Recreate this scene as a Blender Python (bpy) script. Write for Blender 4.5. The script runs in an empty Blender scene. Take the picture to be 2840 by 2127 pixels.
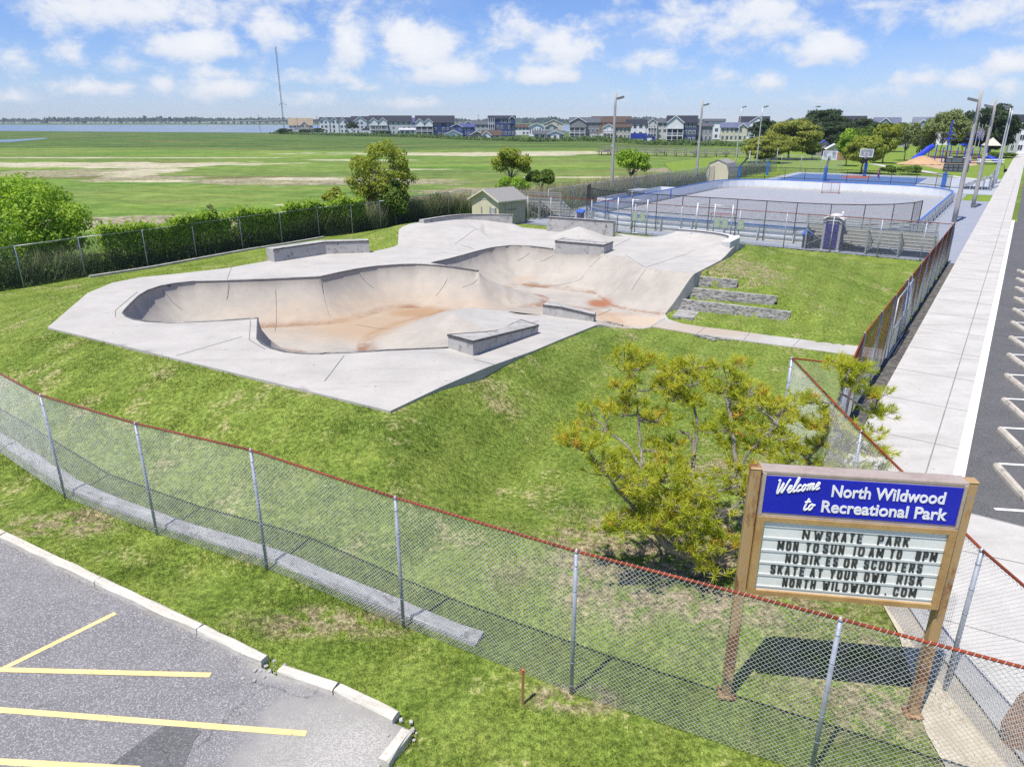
import bpy, bmesh, math, random
import numpy as np
from mathutils import Vector, Matrix, geometry
rad = math.radians
rng = np.random.default_rng(7)
random.seed(7)
scene = bpy.context.scene
col = scene.collection

# ---------------------------------------------------------------- camera
PITCH = math.atan((1063.5 - 335.0) / 1970.0)
CAM_H = 8.0
cam_data = bpy.data.cameras.new("camera")
cam_data.sensor_width = 36.0
cam_data.lens = 36.0 * 1970.0 / 2840.0
cam_data.clip_start = 0.2
cam_data.clip_end = 20000.0
cam = bpy.data.objects.new("camera", cam_data)
cam.location = (0, 0, CAM_H)
cam.rotation_euler = (math.pi / 2 - PITCH, 0, 0)
col.objects.link(cam)
scene.camera = cam

# ---------------------------------------------------------------- light
SUN_EL, SUN_AZ = rad(67.0), rad(42.0)          # shadows fall towards azimuth 42 deg right of straight ahead
sun_data = bpy.data.lights.new("sun", 'SUN')
sun_data.energy = 4.3
sun_data.angle = rad(0.53)
sun_data.color = (1.0, 0.95, 0.87)
sun = bpy.data.objects.new("sun", sun_data)
sdir = Vector((math.sin(SUN_AZ) * math.cos(SUN_EL), math.cos(SUN_AZ) * math.cos(SUN_EL), -math.sin(SUN_EL)))
sun.rotation_euler = sdir.to_track_quat('-Z', 'Y').to_euler()
sun.location = (-30, -30, 80)
col.objects.link(sun)
scene.view_settings.view_transform = 'Standard'
scene.view_settings.look = 'None'
scene.view_settings.exposure = 0.5
scene.view_settings.gamma = 1.0
scene.cycles.max_bounces = 6
scene.cycles.diffuse_bounces = 3
scene.cycles.transparent_max_bounces = 8
scene.cycles.use_denoising = False

# ---------------------------------------------------------------- sky with fair-weather cumulus
world = bpy.data.worlds.new("World")
scene.world = world
world.use_nodes = True
wt = world.node_tree
wt.nodes.clear()
def wn(t, **kw):
    n = wt.nodes.new(t)
    for k, v in kw.items(): setattr(n, k, v)
    return n
def wl(a, b): wt.links.new(a, b)
def wmath(op, a, b=None, clamp=False):
    n = wn('ShaderNodeMath', operation=op); n.use_clamp = clamp
    for i, v in enumerate((a, b)):
        if v is None: continue
        if isinstance(v, (int, float)): n.inputs[i].default_value = v
        else: wl(v, n.inputs[i])
    return n.outputs[0]
sky = wn('ShaderNodeTexSky', sky_type='NISHITA')
sky.sun_disc = False
sky.sun_elevation = SUN_EL
sky.sun_rotation = SUN_AZ + math.pi
sky.altitude = 0
sky.air_density = 1.0
sky.dust_density = 0.0
sky.ozone_density = 4.0
tc = wn('ShaderNodeTexCoord')
sx = wn('ShaderNodeSeparateXYZ'); wl(tc.outputs['Generated'], sx.inputs[0])
az = wmath('ARCTAN2', sx.outputs[0], sx.outputs[1])
el = wmath('ARCSINE', sx.outputs[2])
dirv = wn('ShaderNodeCombineXYZ'); wl(az, dirv.inputs[0]); wl(el, dirv.inputs[1])
def puff(scale, detail, rough, seed, ysc=1.5):
    m = wn('ShaderNodeVectorMath', operation='MULTIPLY_ADD')
    wl(dirv.outputs[0], m.inputs[0]); m.inputs[1].default_value = (1, ysc, 1); m.inputs[2].default_value = (seed, seed * .7, 0)
    n = wn('ShaderNodeTexNoise'); n.inputs['Scale'].default_value = scale; n.inputs['Detail'].default_value = detail
    n.inputs['Roughness'].default_value = rough; n.inputs['Distortion'].default_value = .25
    wl(m.outputs[0], n.inputs['Vector'])
    return n.outputs[0]
n1 = puff(16, 7, .58, 3.1)
n2 = puff(48, 5, .6, 9.7)
# (azimuth, elevation, half width, half height, strength) in degrees: where the cumulus stand
def px(u, v, ru, rv, s):
    x = (u * 1.2839 - 1420) / 1970; y = (v * 1.2839 - 1063.5) / 1970
    fw = math.cos(PITCH) - y * math.sin(PITCH); up = -math.sin(PITCH) - y * math.cos(PITCH)
    return (math.atan2(x, fw), math.atan2(up, math.hypot(x, fw)), ru * 1.2839 / 1970 * 1.15, rv * 1.2839 / 1970 * 1.3, s)
CLOUDS = [px(*c) for c in [
    (915,115,120,80,1.0),(765,112,62,55,1.0),(960,160,110,32,1.0),(870,70,60,35,.9),
    (1165,168,95,26,1.0),(1215,110,95,50,.9),(1100,78,80,45,.75),(1410,138,95,32,.75),
    (1640,60,250,85,.62),(1770,110,90,45,.9),(1480,30,120,50,.5),(330,30,260,62,.72),(590,78,80,60,.85),(440,105,130,42,.9),
    (110,55,110,40,.35),(155,122,48,26,.75),(265,140,62,30,.6),(180,190,85,20,.75),(350,185,38,28,.75),(475,192,105,26,.75),
    (470,160,90,24,.6),(690,172,105,24,.75),(640,215,80,22,.6),(760,190,60,16,.5),(30,212,45,18,.75),(900,224,95,17,.55),(30,130,50,40,.45),
    (1665,182,52,24,.8),(1555,160,60,30,.55),(1990,172,60,22,.75),(2085,178,52,24,.85),(2185,142,50,26,.85),
    (2150,30,110,48,.75),(1870,14,70,16,.5),(1880,200,90,20,.4),(1300,200,100,20,.3),(1750,215,90,20,.35),(2190,190,60,22,.5),(560,-20,300,50,.6)]]
dens = None; shade = None
for (ca, ce, ra, re, st) in CLOUDS:
    dx = wmath('MULTIPLY', wmath('SUBTRACT', az, ca), 1 / ra)
    dy = wmath('MULTIPLY', wmath('SUBTRACT', el, ce), 1 / re)
    dyb = wmath('MULTIPLY', wmath('MINIMUM', dy, 0.0), 1.5)           # flatter bases
    dyy = wmath('ADD', wmath('MAXIMUM', dy, 0.0), dyb)
    r = wmath('SQRT', wmath('ADD', wmath('MULTIPLY', dx, dx), wmath('MULTIPLY', dyy, dyy)))
    g = wmath('MULTIPLY', wmath('SUBTRACT', 1.0, r), st)
    gs = wmath('ADD', wmath('MULTIPLY', dyy, .5), .5, True)
    w_ = wmath('MULTIPLY', wmath('MAXIMUM', g, 0.0), gs)
    dens = g if dens is None else wmath('MAXIMUM', dens, g)
    shade = w_ if shade is None else wmath('MAXIMUM', shade, w_)
nz = wmath('ADD', wmath('MULTIPLY', wmath('SUBTRACT', n1, .5), 1.9), wmath('MULTIPLY', wmath('SUBTRACT', n2, .5), .75))
d_all = wmath('ADD', wmath('MAXIMUM', dens, -.45), nz)
ramp = wn('ShaderNodeMapRange', interpolation_type='SMOOTHSTEP')
wl(d_all, ramp.inputs['Value']); ramp.inputs['From Min'].default_value = .0; ramp.inputs['From Max'].default_value = .72
cover = wmath('MULTIPLY', ramp.outputs[0], .93)
veil = wn('ShaderNodeMapRange'); wl(puff(5, 5, .6, 21.0, 2.5), veil.inputs['Value'])
veil.inputs['From Min'].default_value = .45; veil.inputs['From Max'].default_value = .8; veil.inputs['To Max'].default_value = .3
cover = wmath('MAXIMUM', cover, veil.outputs[0])
br = wn('ShaderNodeMapRange'); wl(wmath('ADD', shade, wmath('MULTIPLY', wmath('SUBTRACT', n1, .45), .9)), br.inputs['Value'])
br.inputs['From Min'].default_value = -.05; br.inputs['From Max'].default_value = .6
ccol = wn('ShaderNodeMix', data_type='RGBA')
wl(br.outputs[0], ccol.inputs['Factor'])
ccol.inputs['A'].default_value = (4.9, 5.35, 6.2, 1); ccol.inputs['B'].default_value = (6.9, 6.95, 7.1, 1)
tint = wn('ShaderNodeMix', data_type='RGBA', blend_type='MULTIPLY'); tint.inputs['Factor'].default_value = 1
wl(sky.outputs[0], tint.inputs['A']); 
hz = wn('ShaderNodeMapRange', interpolation_type='SMOOTHSTEP'); wl(el, hz.inputs['Value']); hz.inputs['From Min'].default_value = 0.0; hz.inputs['From Max'].default_value = .3
hcol = wn('ShaderNodeMix', data_type='RGBA'); wl(hz.outputs[0], hcol.inputs['Factor'])
hcol.inputs['A'].default_value = (.55, .66, 1.0, 1); hcol.inputs['B'].default_value = (.56, .66, .92, 1)
wl(hcol.outputs['Result'], tint.inputs['B'])
mx = wn('ShaderNodeMix', data_type='RGBA')
wl(cover, mx.inputs['Factor']); wl(tint.outputs['Result'], mx.inputs['A']); wl(ccol.outputs['Result'], mx.inputs['B'])
bg = wn('ShaderNodeBackground'); bg.inputs['Strength'].default_value = 0.1
wl(mx.outputs['Result'], bg.inputs['Color'])
wo = wn('ShaderNodeOutputWorld'); wl(bg.outputs[0], wo.inputs['Surface'])
# ---------------------------------------------------------------- survey: pixels of the photograph to points of the place
SP, CP = math.sin(PITCH), math.cos(PITCH)
def at(u, v, z=0.0):
    a = (u - 1420) / 1970; b = (v - 1063.5) / 1970
    t = (CAM_H - z) / (SP + b * CP)
    return (t * a, t * (CP - b * SP))
def frame(x0, y0, s): return lambda x, y, z=0.0: at(x0 + x / s, y0 + y / s, z)
fD = lambda x, y, z=0.0: at(x * 2840 / 2212, y * 2840 / 2212, z)
fA = frame(100, 580, 2.4544); fB = frame(900, 560, 2.761); fC = frame(1600, 560, 3.1557)
f2 = frame(700, 280, 3.068); f3 = frame(1400, 220, 3.068); f4 = frame(2040, 220, 2.761)
def st(s, t): return (.570 * s + .8216 * t, .8216 * s - .570 * t)      # along / across the sidewalk
# ---------------------------------------------------------------- mesh helpers
class MB:
    """collects shapes and links them as ONE mesh object"""
    def __init__(self): self.v, self.f, self.m, self.n = [], [], [], 0
    def add(self, verts, faces, mi=0):
        verts = np.asarray(verts, float).reshape(-1, 3)
        self.v.append(verts)
        for f in faces: self.f.append([i + self.n for i in f]); self.m.append(mi)
        self.n += len(verts)
    def box(self, c, s, rz=0, mi=0, rx=0, ry=0):
        x, y, z = s[0] / 2, s[1] / 2, s[2] / 2
        p = np.array([(-x,-y,-z),(x,-y,-z),(x,y,-z),(-x,y,-z),(-x,-y,z),(x,-y,z),(x,y,z),(-x,y,z)])
        M = np.array((Matrix.Rotation(rz, 3, 'Z') @ Matrix.Rotation(ry, 3, 'Y') @ Matrix.Rotation(rx, 3, 'X')))
        self.add(p @ M.T + np.array(c), [(0,3,2,1),(4,5,6,7),(0,1,5,4),(1,2,6,5),(2,3,7,6),(3,0,4,7)], mi)
    def bar(self, a, b, w, h, mi=0):
        a, b = Vector(a), Vector(b); d = b - a
        L = d.length; q = d.to_track_quat('Y', 'Z').to_matrix()
        x, z = w / 2, h / 2
        p = np.array([(-x,0,-z),(x,0,-z),(x,L,-z),(-x,L,-z),(-x,0,z),(x,0,z),(x,L,z),(-x,L,z)])
        self.add(p @ np.array(q).T + np.array(a), [(0,3,2,1),(4,5,6,7),(0,1,5,4),(1,2,6,5),(2,3,7,6),(3,0,4,7)], mi)
    def tube(self, pts, r, n=8, mi=0, cap=True):
        pts = [Vector(p) for p in pts]; rs = r if hasattr(r, '__len__') else [r] * len(pts)
        vs = []; up = Vector((0, 0, 1))
        d0 = (pts[1] - pts[0]).normalized()
        ax = d0.cross(up) if abs(d0.z) < .95 else d0.cross(Vector((1, 0, 0)))
        ax.normalize()
        for i, p in enumerate(pts):
            d = (pts[min(i + 1, len(pts) - 1)] - pts[max(i - 1, 0)]).normalized()
            ax = (ax - d * ax.dot(d)).normalized(); bx = d.cross(ax)
            for k in range(n):
                a = 2 * math.pi * k / n
                vs.append(p + (ax * math.cos(a) + bx * math.sin(a)) * rs[i])
        fs = [(i * n + k, i * n + (k + 1) % n, (i + 1) * n + (k + 1) % n, (i + 1) * n + k) for i in range(len(pts) - 1) for k in range(n)]
        if cap: fs += [tuple(range(n - 1, -1, -1)), tuple((len(pts) - 1) * n + k for k in range(n))]
        self.add([tuple(v) for v in vs], fs, mi)
    def prism(self, poly, z0, z1, mi=0, top_mi=None):
        """plan polygon (counter-clockwise) between two heights (numbers or per-point lists)"""
        n = len(poly)
        a = z0 if hasattr(z0, '__len__') else [z0] * n; b = z1 if hasattr(z1, '__len__') else [z1] * n
        v = [(p[0], p[1], a[i]) for i, p in enumerate(poly)] + [(p[0], p[1], b[i]) for i, p in enumerate(poly)]
        self.add(v, [(i, (i + 1) % n, n + (i + 1) % n, n + i) for i in range(n)], mi)
        self.add(v, [tuple(range(n, 2 * n))], mi if top_mi is None else top_mi)
        self.add(v, [tuple(range(n - 1, -1, -1))], mi)
    def build(self, name, mats, parent=None, smooth=False, loc=None):
        me = bpy.data.meshes.new(name)
        vs = np.concatenate(self.v) if self.v else np.zeros((0, 3))
        if loc is not None: vs = vs - np.array(loc)
        me.from_pydata(vs.tolist(), [], self.f)
        for m in (mats if isinstance(mats, (list, tuple)) else [mats]): me.materials.append(m)
        me.polygons.foreach_set('material_index', self.m)
        if smooth: me.polygons.foreach_set('use_smooth', [True] * len(self.f))
        me.update()
        o = bpy.data.objects.new(name, me); col.objects.link(o)
        if parent is not None: o.parent = parent
        elif loc is not None: o.location = loc
        return o
def fast_mesh(name, verts, loops, per, mats, parent=None, smooth=False, mi=None):
    """numpy mesh of equal-sided faces"""
    me = bpy.data.meshes.new(name)
    verts = np.ascontiguousarray(verts, np.float32); loops = np.ascontiguousarray(loops, np.int32).ravel()
    nf = len(loops) // per
    me.vertices.add(len(verts)); me.vertices.foreach_set('co', verts.ravel())
    me.loops.add(len(loops)); me.loops.foreach_set('vertex_index', loops)
    me.polygons.add(nf); me.polygons.foreach_set('loop_start', np.arange(nf, dtype=np.int32) * per)
    for m in (mats if isinstance(mats, (list, tuple)) else [mats]): me.materials.append(m)
    if mi is not None: me.polygons.foreach_set('material_index', np.asarray(mi, np.int32))
    if smooth: me.polygons.foreach_set('use_smooth', np.ones(nf, bool))
    me.update(calc_edges=True); me.validate()
    o = bpy.data.objects.new(name, me); col.objects.link(o)
    if parent is not None: o.parent = parent
    return o
def tag(o, label=None, cat=None, group=None, kind=None):
    for k, v in (('label', label), ('category', cat), ('group', group), ('kind', kind)):
        if v: o[k] = v
    return o
def empty(name, loc, rz=0, label=None, cat=None, group=None):
    o = bpy.data.objects.new(name, None); o.location = loc; o.rotation_euler = (0, 0, rz); o.empty_display_size = .3
    col.objects.link(o)
    return tag(o, label, cat, group)
def copy_tree(o, parent=None):
    c = o.copy(); col.objects.link(c)
    if parent is not None: c.parent = parent
    for ch in list(o.children): copy_tree(ch, c)
    return c
def poly_dist(P, pts, closed=False):
    """distance of points P (n,2) to a polyline, with the position along it (segment index + fraction)"""
    A = np.asarray(pts, float); B = np.roll(A, -1, 0)
    if not closed: A, B = A[:-1], A[1:]
    best = np.full(len(P), 1e9); arg = np.zeros(len(P)); side = np.zeros(len(P))
    for i in range(len(A)):
        d = B[i] - A[i]; L2 = max((d ** 2).sum(), 1e-12)
        t = np.clip(((P - A[i]) @ d) / L2, 0, 1)
        q = P - (A[i] + t[:, None] * d); r = np.hypot(q[:, 0], q[:, 1])
        m = r < best
        best[m] = r[m]; arg[m] = i + t[m]
    return best, arg
def inside(P, poly):
    P = np.asarray(P, float); x, y = P[:, 0], P[:, 1]; r = np.zeros(len(P), bool)
    n = len(poly)
    for i in range(n):
        (x1, y1), (x2, y2) = poly[i], poly[(i + 1) % n]
        if y1 == y2: continue
        c = ((y1 > y) != (y2 > y)) & (x < (x2 - x1) * (y - y1) / (y2 - y1) + x1)
        r ^= c
    return r
def resample(pts, step):
    pts = [np.array(p, float) for p in pts]; out = []
    for a, b in zip(pts[:-1], pts[1:]):
        n = max(1, int(round(np.linalg.norm(b - a) / step)))
        for k in range(n): out.append(a + (b - a) * k / n)
    out.append(pts[-1]); return out
def catmull(pts, n=6):
    P = [np.array(p, float) for p in pts]; P = [2 * P[0] - P[1]] + P + [2 * P[-1] - P[-2]]; out = []
    for i in range(1, len(P) - 2):
        for k in range(n):
            t = k / n; a, b, c, d = P[i - 1:i + 3]
            out.append(.5 * ((2 * b) + (-a + c) * t + (2 * a - 5 * b + 4 * c - d) * t * t + (-a + 3 * b - 3 * c + d) * t ** 3))
    out.append(P[-2]); return out
def sstep(a, b, x):
    t = np.clip((np.asarray(x, float) - a) / (b - a), 0, 1); return t * t * (3 - 2 * t)
# ---------------------------------------------------------------- materials
class NT:
    def __init__(self, name):
        self.m = bpy.data.materials.new(name); self.m.use_nodes = True; self.t = self.m.node_tree
        self.b = self.t.nodes['Principled BSDF']
        self.geo = self.n('ShaderNodeNewGeometry'); self.pos = self.geo.outputs['Position']
        self.tc = self.n('ShaderNodeTexCoord'); self.obj = self.tc.outputs['Object']
    def n(self, t, **kw):
        x = self.t.nodes.new(t)
        for k, v in kw.items(): setattr(x, k, v)
        return x
    def put(self, s, v):
        if isinstance(v, (int, float)): s.default_value = v
        elif isinstance(v, (tuple, list)): s.default_value = (*v, 1)[:4] if len(s.default_value) == 4 else v
        else: self.t.links.new(v, s)
    def noise(self, scale, detail=4, rough=.55, vec=None, stretch=None, dist=0):
        v = vec or self.pos
        if stretch:
            mp = self.n('ShaderNodeMapping'); self.put(mp.inputs[0], v); mp.inputs['Scale'].default_value = stretch[:3]
            if len(stretch) > 3: mp.inputs['Rotation'].default_value = (0, 0, stretch[3])
            v = mp.outputs[0]
        x = self.n('ShaderNodeTexNoise'); self.put(x.inputs['Vector'], v)
        x.inputs['Scale'].default_value = scale; x.inputs['Detail'].default_value = detail
        x.inputs['Roughness'].default_value = rough; x.inputs['Distortion'].default_value = dist
        return x.outputs[0]
    def rng(self, v, a, b, lo=0., hi=1., smooth=True):
        x = self.n('ShaderNodeMapRange', interpolation_type='SMOOTHSTEP' if smooth else 'LINEAR')
        for k, q in (('Value', v), ('From Min', a), ('From Max', b), ('To Min', lo), ('To Max', hi)): self.put(x.inputs[k], q)
        return x.outputs[0]
    def math(self, op, a, b=0., clamp=False):
        x = self.n('ShaderNodeMath', operation=op); x.use_clamp = clamp
        self.put(x.inputs[0], a); self.put(x.inputs[1], b); return x.outputs[0]
    def mix(self, f, a, b, mode='MIX'):
        x = self.n('ShaderNodeMix', data_type='RGBA', blend_type=mode)
        self.put(x.inputs['Factor'], f); self.put(x.inputs['A'], a); self.put(x.inputs['B'], b); return x.outputs['Result']
    def xyz(self, v=None):
        x = self.n('ShaderNodeSeparateXYZ'); self.put(x.inputs[0], v or self.pos); return x.outputs
    def near(self, c, r, soft, wob=0.):
        """1 inside radius r (rx, ry) of a plan point, with a ragged edge"""
        rx, ry = r if hasattr(r, '__len__') else (r, r)
        s = self.xyz()
        a = self.math('DIVIDE', self.math('SUBTRACT', s[0], c[0]), rx); b = self.math('DIVIDE', self.math('SUBTRACT', s[1], c[1]), ry)
        d = self.math('SQRT', self.math('ADD', self.math('MULTIPLY', a, a), self.math('MULTIPLY', b, b)))
        if wob is not None and not isinstance(wob, float): d = self.math('ADD', d, wob)
        return self.rng(d, 1 - soft, 1 + soft, 1., 0.)
    def done(self, color=None, rough=.8, bump=None, bstr=.3, bdist=.02, metal=0., spec=.3):
        if color is not None: self.put(self.b.inputs['Base Color'], color)
        self.put(self.b.inputs['Roughness'], rough); self.put(self.b.inputs['Metallic'], metal)
        self.b.inputs['Specular IOR Level'].default_value = spec
        if bump is not None:
            x = self.n('ShaderNodeBump'); x.inputs['Strength'].default_value = bstr; x.inputs['Distance'].default_value = bdist
            self.put(x.inputs['Height'], bump); self.put(self.b.inputs['Normal'], x.outputs[0])
        return self.m
def simple(name, c, c2=None, scale=3., rough=.7, metal=0., lo=.4, hi=.65, bstr=.15, stretch=None, spec=.3):
    k = NT(name); c2 = c2 or tuple(x * .72 for x in c)
    n = k.noise(scale, 5, .6, vec=k.obj, stretch=stretch); f = k.noise(scale * 9, 3, .6, vec=k.obj, stretch=stretch)
    w = k.math('ADD', k.math('MULTIPLY', n, .7), k.math('MULTIPLY', f, .3))
    return k.done(k.mix(k.rng(w, lo, hi), c, c2), rough, f, bstr, .01, metal, spec)
def leafmat(name, c, c2, c3=None, scale=.9, trans=.35):
    k = NT(name)
    n = k.rng(k.noise(scale, 3), .36, .64); f = k.rng(k.noise(scale * 14, 2), .3, .7)
    cc = k.mix(n, c, c2)
    cc = k.mix(k.math('MULTIPLY', f, .55), cc, c3 or tuple(min(1, x * 1.5) for x in c))
    k.done(cc, .55, spec=.25)
    tr = k.n('ShaderNodeBsdfTranslucent'); k.put(tr.inputs[0], k.mix(1.0, cc, (1.3, 1.35, .5), 'MULTIPLY'))
    ms = k.n('ShaderNodeMixShader'); ms.inputs[0].default_value = trans
    k.t.links.new(k.b.outputs[0], ms.inputs[1]); k.t.links.new(tr.outputs[0], ms.inputs[2])
    k.t.links.new(ms.outputs[0], k.t.nodes['Material Output'].inputs[0])
    return k.m
# ---------------------------------------------------------------- shape of the skate park (used by lawn and concrete alike)
ZD = 1.6
QC, QS, QE = np.array((-2.85, 15.6)), np.array((.47, .883)), np.array((.883, -.47))
def zdk(x, y):
    """height of the flat deck: level, and falling to the path along its front right end"""
    P = np.stack([np.atleast_1d(np.asarray(x, float)), np.atleast_1d(np.asarray(y, float))], -1) - QC
    s, e = P @ QS, P @ QE
    return ZD - 1.25 * np.clip((s - 3.5) / 10.5, 0, 1) * sstep(-6.2, -3.2, e) * (s < 16.0)
def deckpt(f, x, y):
    z = ZD
    for _ in range(12): z = .5 * z + .5 * float(zdk(*f(x, y, z))[0])
    return f(x, y, z)
dp = lambda f, *pts: [deckpt(f, *p) for p in pts]
OUT_FRONT = dp(fA, (78,805)) + dp(fB, (505,1600),(900,1413),(1200,1285),(1600,1140),(1850,1035),(2085,940))
BACKWALL = [fB(760,140,2.45), fB(1000,105,2.45), fB(1200,97,2.45), fB(1438,101,2.45)]
RIDEWALL = catmull([f3(1458,1281,2.2), f3(1600,1291,2.2), f3(1740,1306,2.2), f3(1850,1324,2.2), f3(1905,1345,2.2), f3(1850,1384,2.2)], 5)
DECK_OUT = OUT_FRONT + [fC(650,1098), fC(770,990), fC(900,815,.78)] + [fC(1025,632,ZD), fC(1340,470,ZD), f3(1990,1440,ZD), (12.7,38.9), (12.0,40.3)] + \
    [f3(1450,1368,ZD), f3(945,1312,ZD), (6.6,42.2), (2.4,44.9), (.6,46.1), (-2.0,46.6), (-4.2,46.0), (-5.9,43.9), (-6.6,42.0)] + \
    [fB(560,312,1.75), fB(512,350,ZD), fB(350,384,ZD)] + [(-9.3,36.75), (-11.8,34.6)] + [fA(*p, ZD) for p in ((1300,402),(1000,436),(700,466),(520,501),(350,572))]
DECK_OUT = [tuple(map(float, p)) for p in DECK_OUT]
# bowl edge, section by section: (kind, points, radius)
FAR1 = [fA(*p, ZD) for p in ((590,710),(605,688),(640,650),(700,592),(760,556),(850,526),(950,508),(1080,494),(1300,488),(1500,481),(1700,473),(1935,463))] + \
       [fB(*p, ZD) for p in ((130,540),(260,515),(400,495),(560,484),(700,478),(850,486),(1000,504),(1180,530))]
FAR2 = [fB(*p, ZD) for p in ((820,468),(950,440),(1070,408),(1160,383),(1280,355),(1400,340),(1500,338),(1600,345),(1750,362))]
BOXF = [fB(1765,365,ZD), fC(235,457,ZD)]
BANK = [fC(*p, ZD) for p in ((300,462),(430,492),(520,536),(600,582),(700,595),(850,608),(1025,632))]
OPEN = [fC(900,815,.78), fC(770,990), fC(650,1098)]
RAMP = dp(fB, (2085,940),(2060,912),(1810,880),(1670,866))
HUMP = dp(fB, (1400,838),(1180,818),(1060,820),(985,842),(1005,878),(1100,912),(1230,968),(1090,1040))
NEAR = dp(fB, (945,1120),(700,1131),(415,1144),(200,1156),(0,1163)) + \
       [fA(*p, ZD) for p in ((1950,988),(1800,985),(1700,975),(1600,950),(1540,920),(1506,885),(1510,745),(1250,763),(1050,772),(900,775),(750,768),(660,752),(612,732),(590,710))]
SECT = [('wall', FAR1, 2.25), ('back', [FAR1[-1], FAR2[0]], .9), ('wall', FAR2, 2.5), ('wall', [FAR2[-1]] + BOXF, 2.3), ('bank', [BOXF[-1]] + BANK, 1.75),
        ('open', [BANK[-1]] + OPEN + RAMP[:1], 0), ('ramp', RAMP, 1.5), ('hump', [RAMP[-1]] + HUMP + NEAR[:1], 3.9), ('wall', NEAR, 1.8)]
BOWL = []
for k, pts, r in SECT: BOWL += [tuple(map(float, p)) for p in pts[:-1]]
RIDGE = [fB(1180,530,ZD), fB(1215,575,1.28), fB(1290,612,.98), fB(1400,655,.66), fB(1550,715,.3), fB(1690,775,0)]
RIDGE_H = [1.6, 1.26, .98, .66, .3, 0.]
RIDGE_W = [.5, 1.3, 1.8, 2.0, 1.8, 1.2]
def bowl_h(P):
    h = np.zeros(len(P))
    for kind, pts, R in SECT:
        if kind == 'open': continue
        d, a = poly_dist(P, pts)
        zz = zdk(*np.array(pts).T); z0 = np.interp(a, np.arange(len(pts)), zz)
        t = np.clip(d / R, 0, 1)
        if kind in ('wall', 'back'): g = 1 - np.sqrt(np.clip(1 - (1 - t) ** 2, 0, 1)); g = .72 * g + .28 * (1 - t) ** 2
        elif kind == 'bank': g = .72 * (1 - t) + .28 * (1 - sstep(0, 1, t))
        elif kind == 'ramp': g = 1 - sstep(0, 1, t)
        else: g = .5 + .5 * np.cos(math.pi * t ** .85)
        h = np.maximum(h, z0 * g)
    d, a = poly_dist(P, RIDGE)
    w = np.interp(a, range(6), RIDGE_W); z0 = np.interp(a, range(6), RIDGE_H)
    t = np.clip(d / w, 0, 1); e = np.clip(a, 0, 5) < 4.999
    h = np.maximum(h, z0 * (.5 + .5 * np.cos(math.pi * t)) * e)
    return h
BW = [np.array(p) for p in BACKWALL]
PYR = np.array(f3(630,1262,2.15))
RIDE_IN = RIDEWALL
def deck_h(P):
    z = zdk(P[:, 0], P[:, 1]).copy()
    back = P[:, 1] > 35
    if back.any():
        Q = P[back]
        d, a = poly_dist(Q, BW); R = np.interp(a, [0, 1, 2, 2.6, 3], [4.6, 5.2, 3.2, 1.6, .9]); top = np.interp(a, [0, 1, 2, 3], [.66, .6, .5, .3])
        b1 = top * (1 - sstep(0, 1, d / R)) 
        d2 = np.hypot(*(Q - PYR).T); b2 = .62 * np.clip(1 - d2 / 1.75, 0, 1)
        d3, a3 = poly_dist(Q, RIDE_IN); b3 = .5 * np.clip(1 - d3 / 2.2, 0, 1) ** 2
        z[back] += np.maximum(np.maximum(b1, b2), b3)
    return z
# ---------------------------------------------------------------- lawn relief
FENCE_LEFT = [(-33.0, 25.4)] + [fD(*p) for p in ((52,622),(185,598),(320,577),(425,558),(525,540),(610,527),(690,513),(762,505),(823,494))] + [(-5.6, 64.4), (-3.6, 66.3)]
PATH_NEAR = [fC(*p) for p in ((650,1098),(900,1140),(1050,1168),(1500,1228),(2209,1325))]
PATH_FAR = [fC(*p) for p in ((770,990),(800,1034),(900,1070),(1100,1102),(1400,1138),(1700,1180),(2209,1248))]
PATH_FAR[-1] = (PATH_FAR[-1][0] + 2.15, PATH_FAR[-1][1] - .95); PATH_NEAR[-1] = (PATH_NEAR[-1][0] + 1.75, PATH_NEAR[-1][1] - .9)
TIMB = [(fC(1012,672,1.25), fC(1405,706,1.15), 1.22), (fC(948,770,.85), fC(1750,850,.75), .8), (fC(874,870,.44), fC(1870,985,.36), .40)]
def ground_h(P):
    d, a = poly_dist(P, DECK_OUT, True)
    n = len(DECK_OUT); D2 = np.array(DECK_OUT)
    zb = np.where(D2[:, 0] > 8, zdk(*D2.T), deck_h(D2)); zb[[len(OUT_FRONT), len(OUT_FRONT) + 1, len(OUT_FRONT) + 2]] = (.02, .02, .8)
    zb = np.append(zb, zb[0]); z0 = np.interp(a, np.arange(n + 1), zb) - .07
    w = np.where(P[:, 0] > 3.5, 8.5, np.where(P[:, 1] - P[:, 0] * -.55 > 35, 8.5, 5.6))
    z = np.maximum(z0, 0) * (1 - sstep(0, 1, np.clip(d / w, 0, 1)) ** .9)
    dq, _ = poly_dist(P, PATH_NEAR); dq2, _ = poly_dist(P, PATH_FAR)
    z *= sstep(-.5, 1.7, np.minimum(dq, dq2))
    for (ax_, ay_), (bx_, by_), zt_ in TIMB:          # ground stepped down in front of each timber
        d_ = np.array((bx_ - ax_, by_ - ay_)); L_ = np.hypot(*d_); d_ /= L_; r_ = P - (ax_, ay_); al = r_ @ d_; pe = r_ @ np.array((-d_[1], d_[0]))
        cap = zt_ - .30 + np.maximum(0, al - L_ - .7) * .4 + np.maximum(0, -al - .2) * .6
        z = np.where(pe < .06, np.minimum(z, np.maximum(cap, .02)), z)
    z += .02 * np.sin(P[:, 0] * .9 + 1.3 * np.sin(P[:, 1] * .6)) * np.cos(P[:, 1] * 1.1) + .012
    return np.maximum(z, .005)
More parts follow.
